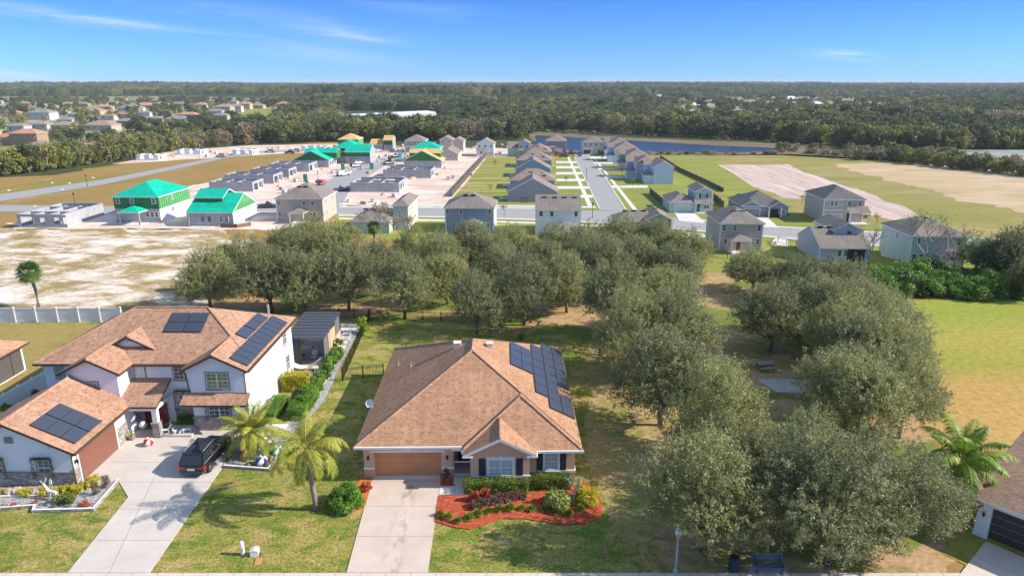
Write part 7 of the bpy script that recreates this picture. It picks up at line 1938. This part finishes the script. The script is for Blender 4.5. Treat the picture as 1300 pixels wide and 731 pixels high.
def reindeer(px, py, s_, rz, lab, z=.1, graze=False):
    P = at(px, py); r_ = empty('reindeer_figure', (P.x, P.y, z), rz, lab, 'lawn figure', 'white reindeer figures')
    mb = MB()
    mb.tube([(-.45, 0, .72), (-.2, 0, .78), (.15, 0, .76), (.42, 0, .82)], .13, .16, 8)
    hd = (.95, 0, .25) if graze else (.78, 0, 1.42); nk = (.72, 0, .62) if graze else (.60, 0, 1.12)
    mb.tube([(.40, 0, .84), nk, hd], .12, .075, 7)
    mb.tube([hd, (hd[0] + .26, 0, hd[2] - .10)], .085, .045, 7)
    for x, kx in ((-.42, -.52), (.38, .42)):
        for y in (-.09, .09): mb.tube([(x, y, .74), (kx, y, .38), (x + (.02 if x > 0 else -.02), y, 0)], .06, .028, 6)
    mb.tube([(-.56, 0, .78), (-.66, 0, .86)], .04, .03, 5)
    mb.build('body', M['white'], r_, weld=False)
    for y in (-1, 1):
        mb = MB(); b = Vector(hd) + Vector((-.02, y * .04, .06))
        mb.tube([b, b + Vector((-.1, y * .14, .2)), b + Vector((-.02, y * .26, .42))], .02, .012, 5)
        for f, d in ((.35, (.14, .02, .14)), (.6, (-.12, .05, .16)), (.85, (.12, .05, .14))):
            q = b + Vector((-.08, y * .2, .36)) * f; mb.tube([q, q + Vector((d[0], d[1] * y, d[2]))], .014, .008, 4)
        mb.build('antler', M['white'], r_)
    r_.scale = (s_, s_, s_); return r_
reindeer(69, 636, .8, R(165), 'white standing reindeer with antlers in the gravel bed', .14)
reindeer(66, 617, .6, R(120), 'pale reindeer beside the garage gable window', .14)
reindeer(224, 553, .5, R(-90), 'small white reindeer left of the grazing one on the porch terrace'); reindeer(238, 552, .6, R(200), 'grazing white reindeer in front of the stone wall', graze=True); reindeer(211, 553, .6, R(20), 'white reindeer next to the porch column')
# striped beach-ball ornaments
def ballorn(px, py, r, c2, lab, z=.14, ph=0):
    P = at(px, py); mb = MB(); prof = [(r * math.sin(math.pi * i / 10), r - r * math.cos(math.pi * i / 10)) for i in range(11)]; prof[0] = (0, 0); prof[-1] = (0, 2 * r)
    mb.lathe(prof, 24, 0, 0, lambda k: (k // 4 + ph) % 2)
    o = mb.build('ball_ornament', [flat('glossy_white', (.8, .8, .8), .3), flat('glossy_' + c2, {'red': (.6, .02, .03), 'green': (.02, .35, .12), 'blue': (.04, .05, .22)}[c2], .3)], None, loc=(P.x, P.y, z)); tag(o, lab, 'ball ornament', 'large ball ornaments')
    o.rotation_euler = (.5, .4, .3)
    return o
ballorn(309, 581, .45, 'red', 'red and white ball ornament in the palm bed'); ballorn(330, 590, .45, 'blue', 'white and navy ball ornament below the short palm'); ballorn(350, 577, .42, 'green', 'green and white ball ornament by the bed edging'); ballorn(188, 565, .38, 'red', 'red and white ball ornament on the driveway by the porch', .1)
o = None
P = at(183, 548); mb = MB(); mb.ball((0, 0, .55), .32, 12); o = mb.build('wreath_ball', [flat('silver_white_ornament', (.65, .7, .75), .3)], None, loc=(P.x, P.y, .1)); tag(o, 'pale round ornament inside the porch', 'ornament')
# small things in the palm bed
for px, py, lm, rr_, hh, lab in [(318, 590, 'varleaf', .35, .5, 'straw-coloured tuft below the red ball'), (340, 592, 'purpleleaf', .35, .6, 'dark shrub at the corner of the palm bed'), (343, 583, 'varleaf', .3, .45, 'pale small plant beside the green ball'), (313, 584, 'darkleaf', .3, .4, 'dark small plant below the red ball')]:
    P = at(px, py, .14); shrub('bed_shrub', (P.x, P.y), rr_, hh, lm, lab, seed=int(px) + 3, per=150, n=10, z=.1)
# low bollard rail in the palm bed
A, B = at(289, 587), at(300, 563)
r_ = empty('low_rail', (A.x, A.y, .14), 0, 'dark low rail between the driveway and the palm bed', 'rail')
mb = MB(); d = B - A; mb.tube([(0, 0, .22), (d.x, d.y, .22)], .07, .07, 6); mb.build('bar', M['darkgrey'], r_)
for f in (0, 1):
    mb = MB(); mb.tube([(d.x * f, d.y * f, 0), (d.x * f, d.y * f, .4)], .1, .08, 8); mb.build('post', M['black'], r_)
# terrace in front of the porch wall with a hedge
mb = MB(); mb.box(-28.6, 50.1, 0, -26.3, 51.9, .24); o = mb.build('porch_terrace', concrete('terrace_concrete', (.5, .47, .45))); o['kind'] = 'structure'
hedge('hedge', -28.3, 52.05, -26.7, 52.6, .7, 'bushleaf', 'dark green hedge under the window behind the porch column', 3, z=.1)
for px, py, lab in [(161, 553, 'grey potted shrub at the right end of the dark red garage door'), (150, 548, 'potted shrub against the porch side wall')]:
    P = at(px + 8, py + 6); r_ = empty('potted_plant', (P.x, P.y, .1), 0, lab, 'potted plant'); mb = MB(); mb.lathe([(0, 0), (.16, 0), (.22, .35), (.2, .38), (0, .36)], 10); mb.build('pot', flat('clay_pot', (.35, .25, .2)), r_); link('foliage', shrub_mesh(int(px), .3, .6, 'varleaf', 120, n=8), r_, (0, 0, .35))

# side garden: hedges, pavers, fence
SGH = 'bright bushes along the paver path'
hedge('hedge', -21.6, 58.6, -19.2, 59.9, 1.6, 'yellowleaf', 'golden clipped hedge at the back corner of the white house', 5)
hedge('hedge', -21.4, 52.4, -20.2, 56.0, 1.0, 'bushleaf', 'green hedge along the side wall above the short palm', 6)
hedge('hedge', -19.3, 53.0, -17.9, 57.6, 1.1, 'bushleaf', 'green hedge right of the side wall hedge, by the gravel path', 7)
for i in range(13):
    f = i / 12; px, py = 386 + (432 - 386) * f, 518 + (445 - 518) * f; P = at(px, py + 2)
    shrub('side_bush', (P.x, P.y), .75 + .12 * math.sin(i * 2), 1.5 + .25 * math.sin(i * 1.7), 'jungle' if i % 3 else 'bushleaf', ['nearest', 'second', 'third', 'fourth', 'fifth', 'sixth', 'seventh', 'eighth', 'ninth', 'tenth', 'eleventh', 'twelfth', 'farthest'][i] + ' leafy bush of the row between the pavers and the black fence', seed=80 + i, group=SGH, per=120, leaf=(.10, .05), n=16)
P = at(383, 513); shrub('side_bush', (P.x, P.y), 1.0, 1.3, 'darkleaf', 'darker bush at the near end of the paver path bushes', seed=95, per=120, leaf=(.09, .05), n=18)
P = at(461, 424); shrub('side_bush', (P.x, P.y), .8, 2.2, 'brightleaf', 'tall lime bush at the far end of the paver path', seed=96, per=110, leaf=(.11, .05), n=18)
ground_poly('gravel_path', [(352, 560), (372, 520), (385, 492), (399, 470), (430, 418), (458, 416), (440, 450), (412, 510), (378, 545), (366, 560)], .07, G['gravel'], .1, 2)
pv = 0
for i in range(13):
    f = i / 12.0; yw = 59.5 + (76.5 - 59.5) * f; xc = -19.6 + .9 * (-f) * .6
    for s_ in range(2):
        mb = MB(); x0 = xc - 0.75 + s_ * 1.15 + (.1 if i % 2 else 0); mb.box(x0, yw, .05, x0 + 1.05, yw + .95, .13)
        o = mb.build('paver', M['slab']); tag(o, 'square pale paver in the gravel path beside the patio room', 'paver', 'square pavers of the side path')
for k, (a, b) in enumerate([((300, 560), (344, 565)), ((304, 551), (352, 557)), ((308, 543), (360, 549))]):
    A_, B_ = at(*a), at(*b); mb = MB(); mb.box(A_.x, A_.y - .45, .05, B_.x, A_.y + .45, .15); o = mb.build('paver', M['slab']); tag(o, 'long pale slab behind the palm bed', 'paver', 'long slabs behind the palm bed')
def rail_fence(pts, h_, lab, name='metal_fence', sp=2.4, pick=.14, mat='black', px=True, cat='fence', group=None):
    P = [at(*p).xy if px else Vector(p) for p in pts]
    root = empty(name, (P[0].x, P[0].y, 0), 0, lab, cat, group); O = P[0]
    rails, pk = MB(), MB()
    for a, b in zip(P, P[1:]):
        n = max(1, round((b - a).length / sp)); a0, b0 = a - O, b - O
        for z in (.15, h_ - .2, h_ - .03): rails.tube([(a0.x, a0.y, z), (b0.x, b0.y, z)], .02, .02, 4)
        for k in range(n + 1):
            q = a0.lerp(b0, k / n); mb = MB(); mb.box(q.x - .04, q.y - .04, 0, q.x + .04, q.y + .04, h_ + .05); mb.build('post', M[mat], root)
        m_ = int((b - a).length / pick)
        for k in range(m_):
            q = a0.lerp(b0, (k + .5) / m_); pk.box(q.x - .009, q.y - .009, .1, q.x + .009, q.y + .009, h_)
    rails.build('rail', M[mat], root); pk.build('picket', M[mat], root)
    return root
rail_fence([(435, 484), (455, 438), (470, 405)], 1.4, 'black metal fence along the side path of the white house')
rail_fence([(435, 484), (487, 477)], 1.3, 'black metal fence across the lawn between the two houses')
rail_fence([(372, 484), (399, 484)], 1.3, 'short black metal fence and gate at the house corner')
rail_fence([(470, 405), (560, 409), (640, 412)], 1.3, 'black metal fence in the shade behind the lawn')
rail_fence([(470, 405), (430, 404)], 1.3, 'black metal fence behind the patio room')
rail_fence([(17, 530), (35, 523)], 1.2, 'short black fence beside the white garden wall')
# patio room with dark roof
rt = empty('patio_room', (-21.0, 68, 0), 0, 'dark-roofed screened patio room behind the white house', 'patio room')
mb = MB(-21.0, 68, 0)
mb.extr([(65.0, 2.95), (72.2, 3.4), (72.2, 3.28), (65.0, 2.83)], 'x', -23.2, -19.2)
for k in range(9): mb.box(-23.2, 65.2 + k * .8, 2.96 + k * .05, -19.2, 65.26 + k * .8, 3.02 + k * .05)
mb.build('roof', flat('dark_blue_grey_roof', (.11, .115, .14), .35, .3), rt)
for x, y in ((-23.1, 65.1), (-21.7, 65.1), (-19.3, 65.1), (-19.3, 67.4), (-19.3, 69.7), (-19.3, 72.0), (-23.1, 72.0)):
    mb = MB(-21.0, 68, 0); mb.box(x - .07, y - .07, 0, x + .07, y + .07, 2.85 + (y - 65) * .06); mb.build('post', M['darkgrey'], rt)
mb = MB(-21.0, 68, 0); mb.box(-19.33, 65.2, 0, -19.3, 67.3, 2.8); mb.box(-19.33, 69.8, .9, -19.3, 71.9, 3.1); mb.box(-23.0, 65.1, 0, -21.8, 65.13, 2.8); mb.build('screen', flat('grey_mesh_screen', (.16, .16, .165), .6), rt)
mb = MB(-21.0, 68, 0); mb.box(-19.27, 66.9, .1, -19.23, 69.6, 2.75); mb.box(-19.27, 69.75, .05, -19.23, 71.9, 1.4); mb.build('tan_blind', flat('tan_fabric_blind', (.58, .40, .26), .8), rt)
mb = MB(-21.0, 68, 0); mb.box(-23.2, 64.9, 0, -19.1, 72.3, .08); mb.build('floor', concrete('patio_floor', (.42, .36, .32)), rt)
for i, (x, y) in enumerate([(-20.7, 66.2), (-20.7, 67.6), (-22.2, 66.8)]):
    r_ = empty('patio_chair', (x, y, .08), i * 1.5, ['striped white chair at the front of the patio room', 'striped white chair deeper in the patio room', 'dark chair at the left inside the patio room'][i], 'chair')
    m_ = flat('chair_sling', (.6, .6, .58) if i < 2 else (.05, .05, .06), .6)
    mb = MB()
    for k in range(6): mb.box(-.3, -.3 + k * .11, .40, .3, -.22 + k * .11, .43)
    mb.build('seat', m_, r_); mb = MB()
    for k in range(6): mb.box(-.3, .32 + k * .03, .5 + k * .09, .3, .35 + k * .03, .57 + k * .09)
    mb.build('backrest', m_, r_)
    for sx_ in (-1, 1):
        for sy_ in (-1, 1): mb = MB(); mb.box(sx_ * .28 - .02, sy_ * .28 - .02, 0, sx_ * .28 + .02, sy_ * .28 + .02, .42); mb.build('leg', M['black'], r_)
mb = MB(-21, 64, 0)   # hammock
r_ = empty('hammock', (-21, 64, .08), 0, 'white rope hammock strung in front of the patio room', 'hammock')
A, B = Vector((-22.9, 63.6, 1.3)), Vector((-19.2, 63.9, 1.35))
rows = [[A.lerp(B, i / 12) + Vector((0, w_, -1.0 * math.sin(math.pi * i / 12) + .12 * abs(w_))) for i in range(13)] for w_ in (-.45, -.2, 0, .2, .45)]
for a, b in zip(rows, rows[1:]):
    for i in range(1, 11): mb.face([a[i], a[i + 1], b[i + 1], b[i]])
for r__ in rows: mb.tube([A, r__[1]], .012, .012, 4); mb.tube([r__[11], B], .012, .012, 4)
mb.v = [(x + 0, y + 0, z - .08) for x, y, z in mb.v]; mb.build('sling', M['cream'], r_)
mb = MB(-21, 64, .08)
for q in (A, B): mb.tube([(q.x, q.y, .08), q], .04, .04, 6)
mb.build('post', M['darkgrey'], r_)
ground_poly('patio_floor', [(370, 484), (402, 482), (412, 460), (374, 458)], .075, concrete('tan_patio', (.48, .36, .28)))
# white vinyl fence at the back, garden wall
vf = empty('vinyl_fence', (-60, 78.1, 0), 0, 'white vinyl privacy fence between the yards and the sand field', 'fence')
n_ = 0; mbp = MB(-60, 78.1, 0)
for i in range(24):
    x = -47.3 - i * 2.58
    mb = MB(-60, 78.1, 0); mb.box(x - .09, 78.0, 0, x + .09, 78.2, 1.95); mb.box(x - .12, 77.97, 1.95, x + .12, 78.23, 2.0); mb.build('post', M['white'], vf)
    mb = MB(-60, 78.1, 0); mb.box(x - 2.49, 78.08, .08, x - .09, 78.12, 1.8); mb.box(x - 2.49, 78.05, 1.74, x - .09, 78.15, 1.86); mb.box(x - 2.49, 78.05, .04, x - .09, 78.15, .16)
    for k in range(12): mb.box(x - 2.4 + k * .2, 78.074, .16, x - 2.39 + k * .2, 78.08, 1.74)
    mb.build('panel', M['shadowwhite'], vf)
mb = MB(-42, 55, 0)
gw = empty('garden_wall', (-42, 55, 0), 0, 'white garden fence running from the white house to the left edge', 'fence')
A, B = at(-30, 548), at(62, 494); d = (B - A).xy.normalized(); n = Vector((-d.y, d.x)) * .06
mb.prism([(A.x + n.x, A.y + n.y), (A.x - n.x, A.y - n.y), (B.x - n.x, B.y - n.y), (B.x + n.x, B.y + n.y)], 0, 1.85); mb.build('panel', M['shadowwhite'], gw)
for k in range(6):
    q = A.lerp(B, k / 5); mb = MB(-42, 55, 0); mb.box(q.x - .09, q.y - .09, 0, q.x + .09, q.y + .09, 1.98); mb.build('post', M['white'], gw)
P = at(12, 533); shrub('bed_shrub', (P.x, P.y), 1.0, 1.4, 'bushleaf', 'green bush between the garden fence and the garage roof', seed=3, per=120, leaf=(.09, .05)); P = at(50, 512); shrub('bed_shrub', (P.x, P.y), .6, 1.5, 'darkleaf', 'dark bush standing against the white garden fence', seed=4, per=130, leaf=(.08, .04))
# silt fences and back-yard fences
def panel_fence(pts, h_, lab, m, name='board_fence', sp=4, th=.1, group=None):
    P = [at(*p).xy for p in pts]; root = empty(name, (P[0].x, P[0].y, 0), 0, lab, 'fence', group)
    mb = MB(P[0].x, P[0].y, 0)
    for a, b in zip(P, P[1:]):
        n = (b - a).normalized(); n = Vector((-n.y, n.x)) * th / 2; mb.prism([(a.x + n.x, a.y + n.y), (a.x - n.x, a.y - n.y), (b.x - n.x, b.y - n.y), (b.x + n.x, b.y + n.y)], 0, h_)
    mb.build('panel', m, root)
    for a, b in zip(P, P[1:]):
        k_ = max(1, int((b - a).length / sp))
        for k in range(k_ + 1): q = a.lerp(b, k / k_); mb = MB(P[0].x, P[0].y, 0); mb.box(q.x - .09, q.y - .09, 0, q.x + .09, q.y + .09, h_ + .12); mb.build('post', m, root)
    return root
DW = flat('dark_weathered_boards', (.12, .09, .065), .9, var=.3)
panel_fence([(617, 199), (595, 224), (573, 250)], 1.5, 'dark fence dividing the striped yards from the pale soil', DW)
panel_fence([(838, 201), (862, 217), (890, 230), (918, 244)], 1.15, 'long dark fence between the right row and the olive field', DW)
panel_fence([(825, 246), (846, 264)], 1.5, 'short dark fence piece left of the sage house', DW); panel_fence([(906, 253), (918, 264)], 1.5, 'short dark fence piece right of the sage house', DW)
rail_fence([(987, 308), (1022, 318), (1056, 336)], 1.2, 'black fence enclosing the yard left of the blue-grey house', pick=.4)
rail_fence([(905, 327), (960, 333), (1040, 338)], 1.1, 'thin wire fence behind the taupe house yard', pick=.6)
rail_fence([(640, 254), (668, 258)], 1.2, 'black fence at the corner of the left row', pick=.4)
panel_fence([(281, 289), (300, 289.5), (318, 287)], .8, 'low brown debris barrier by the low teal house', flat('rusty_barrier', (.22, .13, .09), .9), 'barrier')
# ------------------------------------------------------------------ kerbside objects
P = at(308.5, 704); r_ = empty('utility_pedestal', (P.x, P.y, .03), 0, 'tall narrow white utility pedestal on the front lawn', 'utility box')
mb = MB(); mb.lathe([(0, 0), (.13, 0), (.13, .82), (.11, .92), (.05, .97), (0, .98)], 10); mb.build('housing', M['white'], r_, smooth=False); mb = MB(); mb.box(-.1, -.145, .2, .1, -.125, .6); mb.build('door', M['cream'], r_)
P = at(324, 705); r_ = empty('utility_box', (P.x, P.y, .03), R(8), 'short white utility box right of the pedestal', 'utility box')
mb = MB(); mb.box(-.24, -.2, 0, .24, .2, .42); mb.build('housing', M['white'], r_); mb = MB(); mb.extr([(-.26, .42), (0, .52), (.26, .42)], 'y', -.22, .22); mb.build('lid', M['white'], r_)
P = at(330, 705); shrub('low_shrub', (P.x, P.y), .2, .3, 'bushleaf', 'tiny green plant right of the white utility box', seed=2, per=150, n=6)
P = at(328, 714); r_ = empty('meter_lid', (P.x, P.y, .05), R(8), 'rusty orange ground box lid below the utility boxes', 'ground lid'); mb = MB(); mb.box(-.2, -.3, 0, .2, .3, .05); mb.box(-.16, -.26, .05, .16, .26, .06); mb.build('lid', flat('rusty_orange_lid', (.55, .26, .1), .8), r_)
for i, (px, py) in enumerate([(768.5, 702), (771, 710)]):
    P = at(px, py); r_ = empty('meter_lid', (P.x, P.y, .06), 0, ['reddish ground lid in the shaded lawn, upper one', 'reddish ground lid in the shaded lawn, lower one'][i], 'ground lid'); mb = MB(); mb.box(-.16, -.2, 0, .16, .2, .05); mb.box(-.12, -.16, .05, .12, .16, .06); mb.build('lid', flat('brick_red_lid', (.36, .16, .1), .8), r_)
P = at(931, 724); r_ = empty('trash_can', (P.x, P.y, .05), 0, 'dark blue-green slatted trash can under the nearest oaks', 'trash can')
mb = MB(); mb.lathe([(0, 0), (.27, 0), (.29, .1), (.29, .85), (.25, .9)], 18)
for k in range(18): a = 2 * math.pi * k / 18; mb.box(.29 * math.cos(a) - .02, .29 * math.sin(a) - .02, .08, .29 * math.cos(a) + .02, .29 * math.sin(a) + .02, .82)
mb.build('body', flat('dark_teal_steel', (.02, .05, .07), .5), r_); mb = MB(); mb.lathe([(.31, .86), (.32, .92), (.22, 1.0), (.16, 1.02), (.14, .96), (0, .94)], 18); mb.build('lid', M['black'], r_, smooth=True)
P = at(975, 727); r_ = empty('park_bench', (P.x, P.y, .08), 0, 'grey-blue bench on a concrete pad at the bottom edge', 'bench')
gb = flat('blue_grey_bench_slats', (.14, .16, .21), .5)
mb = MB()
for k in range(5): mb.box(-.9, -.25 + k * .12, .43, .9, -.16 + k * .12, .47)
mb.build('seat', gb, r_); mb = MB()
for k in range(4): mb.box(-.9, .38 + k * .02, .55 + k * .11, .9, .42 + k * .02, .64 + k * .11)
mb.build('backrest', gb, r_)
for x in (-.75, .75):
    mb = MB(); mb.tube([(x, -.2, 0), (x, -.2, .43), (x, .32, .43), (x, .46, .98)], .03, .03, 6); mb.tube([(x, .3, .43), (x, .36, 0)], .03, .03, 6); mb.build('leg', M['black'], r_)
    mb = MB(); mb.tube([(x, -.22, .43), (x, -.24, .66), (x, .36, .68)], .025, .025, 6); mb.build('armrest', M['black'], r_)
ground_poly('bench_pad', [(953, 716), (996, 718), (1000, 735), (948, 735)], .08, concrete('shade_tinted_pad', (.40, .41, .44)), thick=.05)  # pad concrete darkened and cooled for the shade it lies in
P = at(971, 469); r_ = empty('picnic_table', (P.x, P.y, .04), R(8), 'grey picnic table with two benches on the bare ground between the oaks', 'picnic table')
pt = flat('blue_grey_planks', (.30, .33, .38), .6)
mb = MB()
for k in range(5): mb.box(-.9, -.38 + k * .155, .72, .9, -.24 + k * .155, .76)
mb.build('tabletop', pt, r_)
for s_ in (-1, 1):
    mb = MB(); mb.box(-.9, s_ * .75 - .14, .42, .9, s_ * .75 + .14, .46); mb.build('bench_seat', pt, r_)
    mb = MB(); mb.tube([(s_ * .65, -.7, 0), (s_ * .65, -.25, .72)], .03, .03, 6); mb.tube([(s_ * .65, .7, 0), (s_ * .65, .25, .72)], .03, .03, 6); mb.tube([(s_ * .65, -.8, .4), (s_ * .65, .8, .4)], .03, .03, 6); mb.build('leg', M['black'], r_)
ground_poly('concrete_slab', [(961, 482), (1010, 482), (1036, 484), (1026, 500), (985, 498)], .08, concrete('grey_slab', (.52, .50, .49)), thick=.05)
# thin dark leaning pole in the grove
A = at(764, 452); r_ = empty('leaning_pole', (A.x, A.y, 0), 0, 'thin dark leaning trunk beside the solar side of the peach house', 'dead trunk'); mb = MB(); mb.tube([(0, 0, -.1), (-.35, .8, 1.4), (-.75, 1.8, 2.9)], .22, .05, 7); mb.build('trunk', M['black'], r_)
P = at(662, 431); r_ = empty('leaf_clump', (P.x, P.y, .05), 0, 'clump of bright strap leaves behind the peach roof', 'plant'); link('foliage', tuft_mesh(9, .9, 1.1, 'brightleaf', 90, .06), r_); mb = MB(); mb.tube([(0, 0, 0), (0, 0, .3)], .05, .03, 5); mb.build('stem', M['bark'], r_)
# red-suited figure ornament cluster at the porches far right
for i, (px, py, lab) in enumerate([(1094, 276, 'red inflatable ornament on the porch of the grey two-storey house'), (991, 274, 'red and white ornament by the grey one-storey porch')]):
    P = at(px, py); mb = MB(); mb.ball((0, 0, .45), .42, 10); mb.ball((0, 0, 1.05), .28, 10); mb.lathe([(.24, 1.22), (.1, 1.45), (0, 1.55)], 8); o = mb.build('inflatable_ornament', flat('red_fabric', (.6, .06, .05), .6), None, loc=(P.x, P.y, .05)); tag(o, lab, 'ornament')
    for k in range(3): P2 = at(px + 3 + k * 3, py + 1); shrub('bed_shrub', (P2.x, P2.y), .5, .8, 'darkleaf', 'dark shrub of the porch planting behind the grove', seed=k + 20, group='porch planting of the grey houses', per=30, leaf=(.12, .06), n=8)
# rubble: pale dots on the meadow
for i, (px, py) in enumerate([(66, 232.5), (79, 241), (11, 242), (44, 262), (118, 226), (88, 233)]):
    P = at(px, py); mb = MB(); mb.lathe([(.45, 0), (.3, .15), (.1, .22), (0, .24)], 7); mb.box(-.8, -.2, 0, -.3, .1, .12); o = mb.build('rubble_heap', M['cuhr'], None, loc=(P.x, P.y, .02)); tag(o, 'small pale rubble heap on the dry meadow beside the left road', 'rubble', 'rubble heaps on the meadow')
# ------------------------------------------------------------------ haze
HAZE = True
if HAZE:
    mb = MB(); mb.box(-11000, -260, -1, 11000, 11000, 46)
    hm = bpy.data.materials.new('haze'); hm.use_nodes = True
    n = hm.node_tree; n.nodes.clear(); oo = n.nodes.new('ShaderNodeOutputMaterial'); pv_ = n.nodes.new('ShaderNodeVolumePrincipled')
    pv_.inputs['Color'].default_value = (.74, .85, 1.0, 1); pv_.inputs['Density'].default_value = .00010; pv_.inputs['Anisotropy'].default_value = .0
    n.links.new(pv_.outputs[0], oo.inputs['Volume'])
    o = mb.build('haze', hm); o['kind'] = 'stuff'; o['label'] = 'thin bluish air over the far wood'
